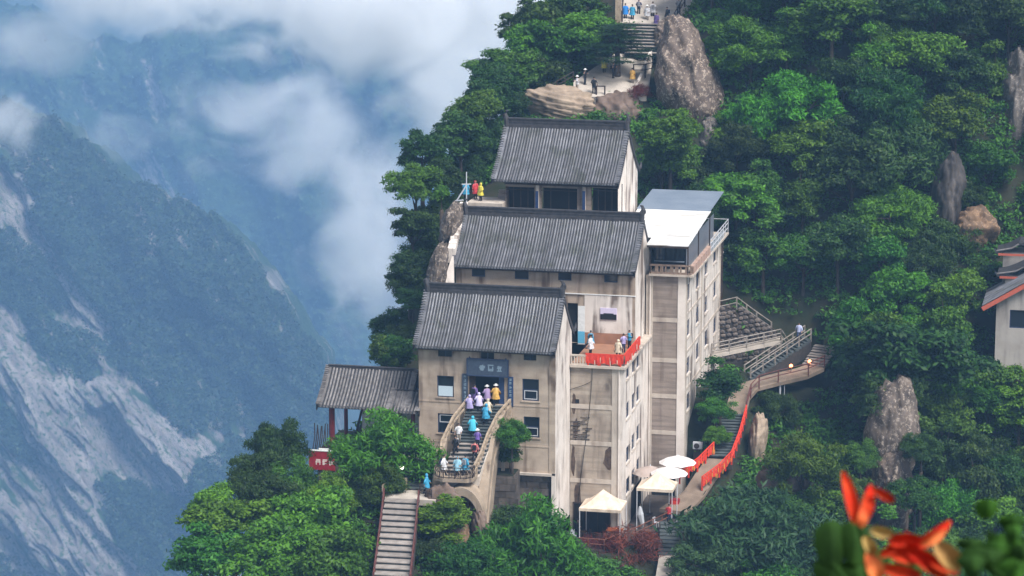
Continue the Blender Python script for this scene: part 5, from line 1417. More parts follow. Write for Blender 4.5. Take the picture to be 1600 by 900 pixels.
# the wooded left edge of the ridge
for k in range(34):
    y = 13 + 52 * ((k * .618) % 1); x = np.interp(y, CLY, CLX) + rng.uniform(-2.2, 1.6); z = ground(x, y); sc = rng.uniform(.55, .85)
    px, py, dd = proj((x, y, z + 3 * sc))
    u_, v_ = uvw(x, y)
    if (px > 690 and 180 < py < 330 and y < 30) or px > 780 and y < 62 or (-9.6 < u_ < 6 and v_ < 36): continue
    kind = ('broad', 'feather', 'tall')[k % 3]; c = 2 if k % 4 else 1
    tree(kind, (x, y, z - .3), sc * (1.3 if kind == 'feather' else 1), (F_BRIGHT, F_MID, F_DARK)[c], tree_label(CW[c], kind, px, py, LANDL), 'trees along the left cliff edge')
print('forest', len(pts), tries)

# undergrowth over the slope: nobody could count it
C, RAD = [], []
def near_path(x, y, L, w=1.9):
    for (ax, ay), (bx, by) in zip(L, L[1:]):
        dx, dy = bx - ax, by - ay; t = min(1, max(0, ((x - ax) * dx + (y - ay) * dy) / (dx * dx + dy * dy + 1e-9)))
        if math.hypot(x - ax - dx * t, y - ay - dy * t) < w: return True
    return False
while len(C) < 5200:
    x, y = rng.uniform(-24, 100), rng.uniform(-28, 100); z = ground(x, y); px, py, dd = proj((x, y, z))
    if not (240 < px < 1640 and -30 < py < 940): continue
    u_, v_ = uvw(x, y)
    if x < np.interp(y, CLY, CLX) - 5: continue
    if (-15.8 < u_ < 13.5 and -.6 < v_ < 43) or (3 < u_ < 14 and -1 < v_ < 17): continue
    if any(near_path(x, y, L) for L in PATHS) or (905 < px < 1085 and py < 152 and 56 < y < 90 and (py < 40 or py > 84)): continue
    if any(k[0] < px < k[2] and k[1] < py < k[3] and y < k[4] + 2 for k in ((1042, 45, 1112, 235, 66), (1370, 625, 1418, 760, 18), (1470, 265, 1494, 340, 40), (1508, 340, 1538, 375, 40), (1572, 120, 1600, 300, 50), (1548, 400, 1600, 590, 39), (895, 750, 1100, 850, 12))): continue
    C.append((x, y, z + .15)); RAD.append(rng.uniform(.6, 1.25))
me = leaf_mesh('undergrowth', C, RAD, 62, .20, .09, .6, .6, 0, F_MID)
tag(link('undergrowth', me), 'green undergrowth covering the mountain slope', 'undergrowth', kind='stuff')


# ------------------------------------------------------------------ rocks
def rockmat(name, a, b, speck=None, layers=0.0, streak=None, lsc=(0.3, 0.3, 5.0)):
    m = mat(name, a, b, .6, rough=.8, bump=.9, bsc=3.5, stain=streak or tuple(x * .35 for x in a), stain_amt=.85, stain_sc=(1.0, 1.0, .15), course=layers, course_sc=lsc[2])
    if speck:
        t = m.node_tree; N, K = t.nodes, t.links; b_ = N['Principled BSDF']; src = b_.inputs['Base Color'].links[0].from_socket
        v = N.new('ShaderNodeTexNoise'); v.inputs['Scale'].default_value = 2.6; v.inputs['Detail'].default_value = 4; v.inputs['Roughness'].default_value = .75
        g = N.new('ShaderNodeNewGeometry'); K.new(g.outputs['Position'], v.inputs['Vector'])
        r = N.new('ShaderNodeMapRange'); r.inputs[1].default_value = .53; r.inputs[2].default_value = .6; K.new(v.outputs['Fac'], r.inputs[0])
        x = N.new('ShaderNodeMix'); x.data_type = 'RGBA'; K.new(r.outputs[0], x.inputs[0]); K.new(src, x.inputs[6]); x.inputs[7].default_value = lin(speck); K.new(x.outputs[2], b_.inputs['Base Color'])
    return m


RK_SPECK = rockmat('speckled_granite', (.105, .078, .064), (.17, .13, .107), (.36, .29, .235))
RK_TAN = rockmat('layered_tan_rock', (.40, .31, .23), (.28, .21, .155), None, .8, lsc=(.3, .3, 2.6))
RK_BROWN = rockmat('brown_cut_rock', (.12, .083, .065), (.20, .145, .115))
RK_GREY = rockmat('grey_cliff_rock', (.09, .078, .07), (.15, .132, .12), (.24, .21, .185))
RK_ORANGE = rockmat('ochre_rock', (.20, .125, .075), (.11, .075, .05), (.28, .18, .11))
RK_PALE = rockmat('pale_streaked_rock', (.15, .118, .098), (.065, .052, .044), (.30, .25, .21))
RK_DARK = rockmat('dark_seeped_rock', (.035, .031, .03), (.065, .057, .053), None, 0, (.15, .13, .12))


def rock(px, py, y, wpx, hpx, depth, material, label, tilt=0.0, seed=0, rough=.3, rnd_=.45, box=.0, strata=0.0, name='rock_outcrop'):
    c = fy(px, py, y); dd = proj(c)[2]; a, b = wpx * dd / FPX, hpx * dd / FPX
    bm = bmesh.new(); bmesh.ops.create_icosphere(bm, subdivisions=5, radius=1.0)
    co = np.array([v.co[:] for v in bm.verts]); co /= np.linalg.norm(co, axis=1, keepdims=True)
    s = seed * 7.3; g_ = np.random.default_rng(seed + 100)
    pn = g_.normal(size=(26, 3)); pn /= np.linalg.norm(pn, axis=1, keepdims=True); ph = g_.uniform(.72, 1.02, 26)
    dt = co @ pn.T; r_ = np.min(np.where(dt > .05, ph[None] / np.maximum(dt, .05), 9), axis=1); r_ = np.minimum(r_, 1.35) * (1 - rnd_) + rnd_
    n1 = fbm(co[:, 0] * 2.2 + s, co[:, 2] * 2.2 + co[:, 1] * 1.1 + s, 6, seed, .55) - .5; n2 = np.abs(fbm(co[:, 0] * 5 + co[:, 1] * 2 + s, co[:, 2] * 2.2 - s, 4, seed + 5) - .5)
    st_ = strata * np.abs(((co[:, 2] + co[:, 0] * .12 + .06 * n1) * 5.5) % 1 - .5) if strata else 0
    co = co * (r_ * (1 + rough * 1.1 * n1 - rough * 1.0 * n2) - st_)[:, None]
    co *= np.array([a, depth, b]); ct, st = math.cos(tilt), math.sin(tilt)
    x = co[:, 0] * ct + co[:, 2] * st; z = -co[:, 0] * st + co[:, 2] * ct; co[:, 0], co[:, 2] = x, z
    for v, q in zip(bm.verts, co): v.co = q
    for f in bm.faces: f.smooth = True
    me = bpy.data.meshes.new(name); bm.to_mesh(me); bm.free(); me.materials.append(material)
    o = link(name, me, None, tuple(c)); tag(o, label, 'rock'); return o


rock(1078, 145, 60.5, 54, 125, 5.0, RK_SPECK, 'long pale speckled granite slope below the topmost people', -.24, 1, .35, .8)
rock(1050, 62, 73, 34, 34, 4, RK_SPECK, 'speckled rock shoulder just under the topmost railing', -.3, 12)
rock(1112, 240, 55, 26, 60, 3.5, RK_GREY, 'grey rock strip below the speckled slope, above the roof canopy', -.1, 2)
rock(880, 170, 60.5, 62, 42, 4.0, RK_TAN, 'layered tan boulder above the highest ridge', .12, 3, .2, strata=.22)
rock(968, 180, 60, 54, 38, 3.4, RK_BROWN, 'brown cut rock face under the pine terrace', 0, 4, .4)
rock(1392, 680, 19.0, 46, 105, 3.4, RK_PALE, 'pale streaked rock pillar rising from the lower forest', .1, 5, .4, .75)
rock(1396, 770, 16, 36, 80, 3, RK_SPECK, 'speckled lower foot of the pale rock pillar', -.1, 6)
rock(1480, 305, 46, 27, 72, 3, RK_DARK, 'dark rock column with a white seepage streak', .12, 7, .35, .85)
rock(1520, 360, 45, 44, 44, 3, RK_ORANGE, 'ochre rock face above the pale house', 0, 8, .45, .2)
rock(1584, 205, 58, 36, 140, 5, RK_GREY, 'grey cliff face at the right edge above the house', .05, 9, .35, .8)
rock(1566, 310, 52, 22, 46, 3, RK_PALE, 'pale lit cliff foot between ochre rock and grey cliff', -.3, 10, .4)
rock(704, 352, 20.5, 17, 44, 2.2, RK_PALE, 'pale rock beside the left end of the middle roof', .25, 11, .4)
rock(684, 425, 15.0, 16, 50, 1.8, RK_PALE, 'pale rough rock behind the left end of the lowest ridge', .15, 13, .4)
rock(708, 840, -9.2, 26, 48, 2.0, RK_ORANGE, 'ochre rock face under the stair arch', 0, 14, .4)
rock(744, 800, -5.4, 22, 66, 1.4, RK_BROWN, 'brown shaded rock behind the stair arch', 0, 24, .4)
rock(1182, 695, 20, 16, 54, 1.8, RK_TAN, 'narrow tan rock face under the walkway bend', .1, 15, .4)
rock(1228, 750, 11, 44, 34, 2.2, RK_BROWN, 'dark reddish rock bank below the bright bush', 0, 16, .4)

rock(688, 788, -8.5, 30, 40, 1.0, RK_BROWN, 'brown rough rock under the left end of the arch landing', .2, 31, .5)
rock(752, 838, -9.0, 14, 46, .8, RK_BROWN, 'brown rough rock at the foot of the curved stair wall', -.1, 37, .5)
# upper terrace, path and their masonry
UT = Thing('upper_terrace', 'stone paved viewing terrace above the highest hall', 'terrace', Y(930, 140, 60))
ribbon_path(UT, 'paving', [(Y(896, 151, 59.5), Y(1010, 151, 59.5)), (Y(896, 128, 63), Y(1015, 128, 63)), (Y(925, 108, 67.5), Y(1018, 100, 69)), (Y(960, 84, 71), Y(1022, 84, 71))], PAVE, .5)
mb = MB(); a, b = Y(897, 152, 59.3), Y(932, 187, 59.3); mb.box(a[0], b[0], a[1], a[1] + .5, b[2] - 1, a[2] - .02); UT.part('masonry_front', mb, RK_GREY)
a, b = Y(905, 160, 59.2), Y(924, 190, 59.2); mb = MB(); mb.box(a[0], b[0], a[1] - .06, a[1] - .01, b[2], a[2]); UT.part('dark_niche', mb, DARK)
mb = MB(); a = Y(992, 150, 61); b = Y(1016, 92, 68); mb.rings([[(p[0] - .1, p[1], p[2] - .3), (p[0] + .2, p[1], p[2] - .3), (p[0] + .2, p[1], p[2] + .9), (p[0] - .1, p[1], p[2] + .9)] for p in (a, b)]); UT.part('side_parapet', mb, SIDEWALL)
TP = Thing('top_path', 'paved landing and steps crowded with people at the top of the view', 'terrace', Y(1010, 30, 77))
ribbon_path(TP, 'paving', [(Y(968, 35, 76), Y(1082, 38, 76)), (Y(962, -30, 88), Y(1085, -25, 88))], PAVE, .5)
stair(TP, Y(1005, 86, 69.5), Y(1000, 36, 75.9), (1, 0, 0), 4.0, 10, TREAD, h=.3)
UR = Thing('terrace_railing', 'dark posts and rails round the upper viewing terrace', 'railing', Y(930, 150, 59.6))
rail(UR, [Y(840, 160, 60), Y(870, 140, 61), Y(896, 125, 62.6)], .9, 1.6, .045, IRON, (.5,))
rail(UR, [Y(990, 118, 64), Y(1008, 118, 64.2), Y(1030, 112, 65)], 1.2, 1.5, .05, IRON, (.5,))
rail(UR, [Y(932, 146, 60), Y(945, 146, 60)], .8, .7, .06, IRON, (.95,))
TR = Thing('path_railing', 'dark posts edging the topmost landing', 'railing', Y(1050, 38, 76))
rail(TR, [Y(972, 34, 76.2), Y(974, -10, 84)], 1.2, 2.2, .06, IRON, (.5,)); rail(TR, [Y(1054, 38, 76.2), Y(1070, 10, 81)], 1.3, 2.2, .06, IRON, (.5,))
mb = MB(); mb.box(-.3, .3, -.3, .3, 0, 3.2)
GP = Thing('gate_pillar', 'tan stone pillar left of the topmost group', 'pillar', Y(966, 33, 76.4)); p = Y(966, 33, 76.4); mb = MB(); mb.box(p[0] - .3, p[0] + .3, p[1] - .3, p[1] + .3, p[2] - .5, p[2] + 2.8); GP.part('shaft', mb, RUSTRAIL)
mb = MB(); mb.box(p[0] - .38, p[0] + .38, p[1] - .38, p[1] + .38, p[2] + 2.801, p[2] + 3.0); GP.part('capital', mb, BANDS)
# left ledge by the upper hall: sloped white parapet and ladder rail
LL = Thing('ledge_terrace', 'narrow stone ledge with sloping parapet left of the upper hall', 'terrace', Y(740, 315, 23))
p = Y(735, 316, 24.2); mb = MB(); mb.box(-9.4, -5.96, 22.6, 26, p[2] - 1.5, p[2]); LL.part('paving', mb, BANDS)
for k in range(9):
    mb = MB(); t0, t1 = k / 9, (k + .86) / 9; a, b = Vector(Y(727, 318, 22.4)), Vector(Y(707, 392, 16.6)); q0, q1 = a.lerp(b, t0), a.lerp(b, t1)
    mb.rings([[(q.x - .5, q.y, q.z - 1.2), (q.x + .25, q.y, q.z - 1.2), (q.x + .25, q.y, q.z + .15), (q.x - .5, q.y, q.z + .15)] for q in (q0, q1)]); LL.part('parapet_block', mb, SIDEWALL)
mb = MB(); mb.rings([[Y(692, 446, 14.6), Y(710, 446, 14.6), Y(710, 446, 15.4), Y(692, 446, 15.4)], [Y(706, 400, 15.2), Y(709, 400, 15.2), Y(709, 400, 16), Y(706, 400, 16)]]); LL.part('white_buttress', mb, SIDEWALL)
AT = Thing('antenna_mast', 'thin pale mast with crossbars at the left ledge', 'mast', Y(729, 300, 23))
mb = MB(); a = Y(729, 316, 23); mb.tube([a, (a[0], a[1], a[2] + 2.9)], .05, 6); AT.part('mast', mb, SASH)
mb = MB(); mb.bar((a[0] - .45, a[1], a[2] + 1.7), (a[0] + .45, a[1], a[2] + 1.75), .1, .1); mb.bar((a[0] - 1.0, a[1], a[2] + .05), (a[0] + .05, a[1], a[2] + 1.7), .12, .12); mb.bar((a[0] - 1.1, a[1], a[2] + .1), (a[0] - .3, a[1], a[2] + .2), .1, .1); AT.part('brace', mb, SASH)

# pale house with stacked roofs at the right edge
HV_ = 39.0
a = fv(1553, 592, HV_); b = fv(1640, 480, HV_)
T = Thing('house', 'pale rendered house with red edged gable at the right edge of the forest', 'house', (a[0] + 3, HV_ + 3, a[1] - 3))
eL = fv(1535, 478, HV_ - .6); ap = fv(1632, 425, HV_ - .6); eR = (2 * ap[0] - eL[0], eL[1])
ww = fv(1578, 484, HV_), fv(1606, 514, HV_); wh = (ww[0][0], ww[1][0], ww[1][1], ww[0][1])
mb = MB(); wall_holes(mb, a[0], eR[0] - 1, a[1] - 4, eL[1] + .1, HV_, [wh])
zat = lambda u: eL[1] + (ap[1] - eL[1]) * (1 - abs(u - ap[0]) / (ap[0] - eL[0]))
mb.face([(a[0], HV_, eL[1] + .1), (eR[0] - 1, HV_, eL[1] + .1), (eR[0] - 1, HV_, zat(eR[0] - 1)), (ap[0], HV_, ap[1] - .1), (a[0], HV_, zat(a[0]))])
mb.face([(a[0], HV_, a[1] - 4), (a[0], HV_, zat(a[0])), (a[0], HV_ + 7, zat(a[0])), (a[0], HV_ + 7, a[1] - 4)])
T.part('wall', mb, mat('house_render', (.42, .38, .35), (.36, .32, .29), .8, bump=.2, stain=(.15, .13, .12), stain_amt=.6))
window(T, HV_, wh, 'plain')
mb = MB(); mb.box(a[0] - .15, eR[0], HV_ - .25, HV_ - .003, a[1] - .05, a[1] + .2); T.part('ledge', mb, BANDS)
for s, (e, o_) in enumerate(((eL, -1), (eR, 1))):
    mb = MB(); v0, v1 = HV_ - .6, HV_ + 7
    mb.face([(e[0], v0, e[1]), (ap[0], v0, ap[1]), (ap[0], v1, ap[1]), (e[0], v1, e[1])]); mb.face([(e[0], v0, e[1] - .15), (e[0], v1, e[1] - .15), (ap[0], v1, ap[1] - .15), (ap[0], v0, ap[1] - .15)])
    r_ = T.part('roof_slope', mb, TILEBED)
    for k in range(26):
        v = v0 + .15 + k * .29; mb = MB(); mb.tube([(e[0], v, e[1] + .03), (ap[0], v, ap[1] + .03)], .085, 6)
        if s == 0 or k < 4: T.part('roof_tile', mb, TILE, r_)
    mb = MB(); mb.bar((e[0], v0 - .06, e[1] - .3), (ap[0], v0 - .06, ap[1] - .3), .1, .42); T.part('red_bargeboard', mb, mat('salmon_red_board', (.50, .12, .075), (.42, .10, .06), 3), r_)
for k, (px, py, v, w) in enumerate(((1600, 428, HV_ + 5, 2.6), (1592, 392, HV_ + 8, 2.2))):
    u, z = fv(px, py, v); mb = MB()
    mb.box(u - w * .7, u + w, v, v + 3, z - 4, z - .2); wl = T.part('upper_wall', mb, mat('house_render', (.42, .38, .35)))
    mb = MB(); rg = []
    for q in (0, .33, .66, 1): rg.append([(u - w + q * w, v - .6, z - .3 + 1.0 * q ** 1.6), (u - w + q * w, v + 3, z - .3 + 1.0 * q ** 1.6), (u - w + q * w, v + 3, z - .05 + 1.0 * q ** 1.6), (u - w + q * w, v - .6, z - .05 + 1.0 * q ** 1.6)])
    rg.append([(u + w, v - .6, z + .6), (u + w, v + 3, z + .6), (u + w, v + 3, z + .85), (u + w, v - .6, z + .85)])
    mb.rings(rg); mb.tube([(u - w + .1, v - .6, z - .1), (u - w - .25, v - .6, z + .25)], [.15, .03], 5); rr_ = T.part('upper_roof', mb, TILEBED)
    mb = MB(); mb.box(u - w * .9, u + w, v - .68, v - .61, z - .42, z - .2); T.part('red_fascia', mb, mat('salmon_red_board', (.5, .12, .075)), rr_)
    mb = MB(); mb.tube([(u - w, v - .62, z + .02), (u - w * .3, v - .62, z + .35), (u, v - .62, z + .8)], .09, 6); T.part('hip_tile', mb, PTILE, rr_)
# ------------------------------------------------------------------ people
SKIN = mat('skin', (.42, .25, .18)); HAIR = mat('black_hair', (.012, .010, .010), rough=.6); EYE = mat('dark_eye', (.02, .015, .015))
SHOE = mat('dark_shoe', (.03, .03, .035)); SHOEL = mat('pale_shoe', (.5, .5, .5))
PANTS = mat('dark_trousers', (.02, .022, .032)); PANTSB = mat('blue_trousers', (.03, .05, .12)); PANTSL = mat('beige_trousers', (.35, .3, .25))
def cloth(n, c): return mat(n, c, tuple(x * .55 for x in c), 5, rough=.45, spec=.4)
C_BLUE = cloth('sky_blue_poncho', (.055, .36, .58)); C_LBLUE = cloth('pale_blue_poncho', (.30, .55, .68)); C_PURP = cloth('purple_poncho', (.16, .10, .32)); C_LIL = cloth('lilac_poncho', (.42, .36, .62))
C_WHITE = cloth('white_poncho', (.75, .74, .76)); C_YEL = cloth('yellow_poncho', (.80, .68, .08)); C_ORA = cloth('amber_poncho', (.72, .42, .10)); C_RED = cloth('red_jacket', (.60, .05, .06)); C_PINK = cloth('coral_jacket', (.65, .18, .17))
C_BLACK = cloth('black_jacket', (.018, .018, .022)); C_NAVY = cloth('navy_jacket', (.02, .03, .10)); C_GREY = cloth('grey_jacket', (.32, .32, .34)); C_CREAM = cloth('cream_poncho', (.72, .62, .46)); C_VIO = cloth('violet_jacket', (.20, .12, .45))
POSES = {
    'stand': dict(el=((-.31, .03, 1.13), (.29, .03, 1.13)), ha=((-.34, -.06, .88), (.20, -.20, .98)), kn=((-.10, -.02, .5), (.10, -.02, .5)), ft=((-.11, .02, .08), (.11, .02, .08)), lean=0),
    'hold': dict(el=((-.25, .02, 1.12), (.25, .02, 1.12)), ha=((-.10, -.30, 1.22), (.10, -.30, 1.24)), kn=((-.10, -.02, .5), (.10, -.02, .5)), ft=((-.12, .02, .08), (.12, .02, .08)), lean=.02),
    'climb': dict(el=((-.31, -.03, 1.12), (.32, -.02, 1.12)), ha=((-.34, -.22, .95), (.40, -.18, 1.05)), kn=((-.11, -.24, .62), (.10, -.02, .47)), ft=((-.11, -.20, .26), (.10, .10, .08)), lean=.14),
    'walk': dict(el=((-.31, .12, 1.14), (.31, -.10, 1.12)), ha=((-.36, .14, .92), (.32, -.26, .94)), kn=((-.10, -.14, .5), (.10, .04, .48)), ft=((-.10, -.22, .09), (.10, .22, .12)), lean=.05),
    'sit': dict(el=((-.25, -.02, 1.12), (.25, -.02, 1.12)), ha=((-.12, -.26, .98), (.12, -.26, .98)), kn=((-.12, -.42, .92), (.12, -.42, .92)), ft=((-.12, -.44, .50), (.12, -.44, .50)), lean=.06),
}
PM = {}


def body_mesh(pn):
    P = POSES[pn]; ln = P['lean']; V, Rr, E = [], [], []
    def add(p, r, par=None):
        V.append(p); Rr.append(r)
        if par is not None: E.append((par, len(V) - 1))
        return len(V) - 1
    sh = lambda z: -ln * max(0, z - .92) / .6
    pel = add((0, 0, .93), .135); sp = add((0, sh(1.12), 1.12), .125, pel); ch = add((0, sh(1.33), 1.33), .135, sp); nk = add((0, sh(1.46), 1.46), .055, ch)
    h1 = add((0, sh(1.55) - .015, 1.545), .07, nk); h2 = add((0, sh(1.62) - .01, 1.62), .088, h1); h3 = add((0, sh(1.69), 1.69), .06, h2)
    for s in (0, 1):
        sx = -1 if s == 0 else 1
        s_ = add((sx * .185, sh(1.38), 1.385), .06, ch); e_ = add((P['el'][s][0], P['el'][s][1] + sh(1.12), P['el'][s][2]), .043, s_)
        hx, hy, hz = P['ha'][s]; hy += sh(1.1); w_ = add((hx, hy, hz), .03, e_)
        d = Vector((hx, hy, hz)) - Vector((P['el'][s][0], P['el'][s][1], P['el'][s][2])); d.normalize(); sd_ = d.cross(Vector((0, 0, 1))); sd_ = Vector((1, 0, 0)) if sd_.length < .2 else sd_.normalized()
        pm = add(tuple(Vector((hx, hy, hz)) + d * .06), .034, w_)
        for f, (o_, l) in enumerate(((-.03, .07), (-.01, .085), (.01, .08), (.03, .06))):
            b = Vector((hx, hy, hz)) + d * .08 + sd_ * o_; k1 = add(tuple(b + d * l * .5), .009, pm); add(tuple(b + d * l + Vector((0, -.01, -.012))), .008, k1)
        t1 = add(tuple(Vector((hx, hy, hz)) + d * .035 + sd_ * .045 * -sx), .011, w_); add(tuple(Vector((hx, hy, hz)) + d * .075 + sd_ * .06 * -sx), .009, t1)
        hp = add((sx * .1, 0, .88), .1, pel); k_ = add(P['kn'][s], .062, hp); a_ = add(P['ft'][s], .042, k_); add((P['ft'][s][0], P['ft'][s][1] - .15, P['ft'][s][2] - .04), .038, a_)
    me = bpy.data.meshes.new('person_body'); me.from_pydata(V, E, []); ob = bpy.data.objects.new('person_body', me); COL.objects.link(ob)
    md = ob.modifiers.new('skin', 'SKIN'); sv = me.skin_vertices[0].data
    for i, r in enumerate(Rr): sv[i].radius = (r, r); sv[i].use_root = i == 0
    ss = ob.modifiers.new('sub', 'SUBSURF'); ss.levels = ss.render_levels = 1
    dg = bpy.context.evaluated_depsgraph_get(); dg.update(); out = bpy.data.meshes.new_from_object(ob.evaluated_get(dg)); bpy.data.objects.remove(ob)
    bm = bmesh.new(); bm.from_mesh(out)
    def blob(c, r, mi, sc=(1, 1, 1)):
        q = bmesh.ops.create_icosphere(bm, subdivisions=1, radius=r)['verts']
        for v in q: v.co = Vector((v.co.x * sc[0] + c[0], v.co.y * sc[1] + c[1], v.co.z * sc[2] + c[2]))
        for v in q:
            for f in v.link_faces: f.material_index = mi
    y = sh(1.62) - .01
    blob((0, y - .09, 1.60), .016, 0, (.8, 1.2, 1.4))
    for s in (-1, 1): blob((s * .032, y - .08, 1.635), .010, 1); blob((s * .088, y, 1.615), .02, 0, (.5, .9, 1.4))
    blob((0, y - .082, 1.563), .016, 1, (1.4, .5, .35))
    bm.to_mesh(out); bm.free(); out.materials.clear(); out.materials.append(SKIN); out.materials.append(EYE); out.name = 'person_body'
    out.polygons.foreach_set('use_smooth', [True] * len(out.polygons))
    return out


def clothes(pn):
    P = POSES[pn]; ln = P['lean']; sh = lambda z: -ln * max(0, z - .92) / .6
    def ring(z, rx, ry, fold=0.0, ph=0.0, oy=0.0):
        return [(rx * math.cos(a) * (1 + fold * math.sin(7 * a + ph)), sh(z) + oy + ry * math.sin(a) * (1 + fold * math.sin(7 * a + ph)), z) for a in [i * 2 * math.pi / 20 for i in range(20)]]
    out = {}
    ks = (P['kn'][0][1] + P['kn'][1][1]) / 2
    low = 1.0 if pn != 'sit' else .0
    def sleeves(mb, r0, r1):
        for s in (0, 1):
            sx = -1 if s == 0 else 1
            e = (P['el'][s][0], P['el'][s][1] + sh(1.12), P['el'][s][2]); h = (P['ha'][s][0], P['ha'][s][1] + sh(1.1), P['ha'][s][2])
            mb.tube([(sx * .17, sh(1.4), 1.40), e, h], [r0, r0 * .9, r1], 8)
    mb = MB()
    hem = .54 if pn != 'sit' else .72
    mb.rings([ring(1.47, .09, .085), ring(1.41, .19, .13), ring(1.33, .235, .155), ring(1.1, .25, .18, .05), ring(.88, .27, .2 + abs(ks) * .3, .07, .5, ks * .4), ring(.70 if pn != 'sit' else .78, .32, .24 + abs(ks) * .3, .10, 1., ks * .6), ring(hem, .345, .26 + abs(ks) * .3, .13, 1.3, ks * .7)], cap=False)
    sleeves(mb, .085, .10)
    out['poncho'] = mb.mesh('poncho', C_BLUE, smooth=True)
    mb = MB(); cy = sh(1.62)
    for i in range(6):
        pass
    rg = []
    for i in range(7):
        ph = math.pi * .04 + i * math.pi * .6 / 6      # polar angle from the crown
        rg.append([(.135 * math.sin(ph) * math.cos(a), cy + .135 * math.sin(ph) * math.sin(a) + .012, 1.60 + .145 * math.cos(ph)) for a in [R(-50) + R(280) * j / 14 for j in range(15)]])
    rg.append([(.10 * math.cos(a), cy + .1 * math.sin(a), 1.46) for a in [R(-50) + R(280) * j / 14 for j in range(15)]])
    mb.rings(rg, cap=False, closed=False); out['hood'] = mb.mesh('hood', C_BLUE, smooth=True)
    mb = MB(); mb.rings([ring(1.48, .075, .07), ring(1.42, .17, .12), ring(1.33, .22, .15), ring(1.1, .20, .15), ring(.9, .21, .16), ring(.8, .22, .17, .03)], cap=False); sleeves(mb, .07, .052)
    out['jacket'] = mb.mesh('jacket', C_BLACK, smooth=True)
    mb = MB()
    for s in (0, 1):
        sx = -1 if s == 0 else 1; mb.tube([(sx * .09, 0, .95), (sx * .10, 0, .84), P['kn'][s], P['ft'][s]], [.12, .115, .08, .06], 9)
    out['trousers'] = mb.mesh('trousers', PANTS, smooth=True)
    mb = MB()
    for s in (0, 1):
        f = P['ft'][s]; mb.rings([[(f[0] + x * w, f[1] + y, f[2] - .08 + z * hh) for x, z in ((-1, 0), (1, 0), (.8, 1), (-.8, 1))] for y, w, hh in ((.07, .04, .11), (-.03, .05, .11), (-.14, .05, .07), (-.2, .03, .045))])
    out['shoes'] = mb.mesh('shoes', SHOE)
    mb = MB(); rg = []
    for i in range(6):
        ph = .05 + i * 1.62 / 5; rg.append([(.102 * math.sin(ph) * math.cos(a), cy + .015 + .108 * math.sin(ph) * math.sin(a), 1.63 + .105 * math.cos(ph)) for a in [j * math.pi / 6 for j in range(12)]])
    mb.rings(rg, cap=False); out['hair'] = mb.mesh('hair', HAIR, smooth=True)
    mb = MB(); mb.rings([[(r * math.cos(a), cy + r * math.sin(a), z) for a in [j * math.pi / 8 for j in range(16)]] for r, z in ((.22, 1.665), (.12, 1.69), (.115, 1.75), (.08, 1.79), (.01, 1.8))], cap=False); out['sun_hat'] = mb.mesh('sun_hat', WHITE, smooth=True)
    mb = MB(); mb.rings([[(x * .16, sh(1.2) + .16 + y, z) for x, y in ((-1, 0), (1, 0), (.9, .16), (-.9, .16))] for z in (.98, 1.02, 1.34, 1.40)]); out['backpack'] = mb.mesh('backpack', C_BLACK)
    return out


for pn in POSES: PM[pn] = (body_mesh(pn), clothes(pn))


def person(p, pose, face, kind, material, label, head='hood', pants=PANTS, shoes=SHOE, pack=None, sc=1.0):
    face += rnd.uniform(-24, 24); sc *= rnd.uniform(.97, 1.07)
    e = bpy.data.objects.new('person', None); COL.objects.link(e); e.location = p; e.rotation_euler = (0, 0, R(face)); e.scale = (sc, sc, sc); tag(e, label, 'person')
    b, cl = PM[pose]; link('body', b, e)
    def w(n, m):
        o = link(n, cl[n], e); o.material_slots[0].link = 'OBJECT'; o.material_slots[0].material = m
    w('trousers', pants); w('shoes', shoes); w(kind, material)
    if head == 'hood': w('hood', material)
    elif head == 'hat': w('hair', HAIR); w('sun_hat', WHITE)
    elif head == 'hair': w('hair', HAIR)
    if pack is None and head == 'hair' and rnd.random() < .6: pack = rnd.choice([C_BLACK, C_NAVY, C_GREY, C_RED, C_BLACK])
    if pack: w('backpack', pack)
    return e


W3 = lambda a: tuple(wv(*a))
def on_flight(b, t, n, f, off):
    """a spot on a flight of n steps from b (bottom) to t (top): fraction f of the way, off metres to the right"""
    k = min(n - 1, int(f * n)); q = (k + .55) / n
    return W3((b[0] + (t[0] - b[0]) * q + off, b[1] + (t[1] - b[1]) * q, b[2] + (t[2] - b[2]) * (k + 1) / n))


BK, FR = 180 - 12.5, -12.5                          # back turned to the viewer / facing the viewer
s0_, s1_ = steps0, top
lo_, hi_ = (bot[0] + .3, -6.6, bot[2]), steps0
door_z = top[2]
person(W3((top[0] + .7, .6, door_z - .0)), 'stand', BK, 'jacket', C_NAVY, 'person in navy standing inside the dark doorway', 'hair')
person(W3((top[0] - 1.15, -.25, door_z)), 'walk', BK, 'poncho', C_PURP, 'person in a dark purple poncho at the left side of the doorway sill', 'hair')
person(W3((top[0] + .0, -.2, door_z)), 'climb', BK, 'poncho', mat('mauve_poncho', (.30, .22, .38)), 'person in a mauve poncho and white hat entering the doorway', 'hat')
person(W3((top[0] + .75, -.25, door_z)), 'climb', BK, 'poncho', C_ORA, 'person in an amber poncho and white hat at the top right of the stair', 'hat')
person(on_flight(s0_, s1_, 12, .72, -1.2), 'climb', BK, 'poncho', C_LIL, 'person in a lilac poncho climbing beside the left handrail', 'hood')
person(on_flight(s0_, s1_, 12, .80, -.45), 'climb', BK, 'poncho', mat('pale_lilac_poncho', (.58, .52, .74)), 'person in a very pale lilac poncho in the middle of the upper steps', 'hood')
person(on_flight(s0_, s1_, 12, .62, .55), 'climb', BK, 'poncho', C_CREAM, 'person in a cream poncho on the upper steps by the right handrail', 'hood')
person(on_flight(s0_, s1_, 12, .42, .55), 'climb', BK, 'poncho', C_BLUE, 'person in a blue poncho on the upper steps below the cream poncho', 'hood')
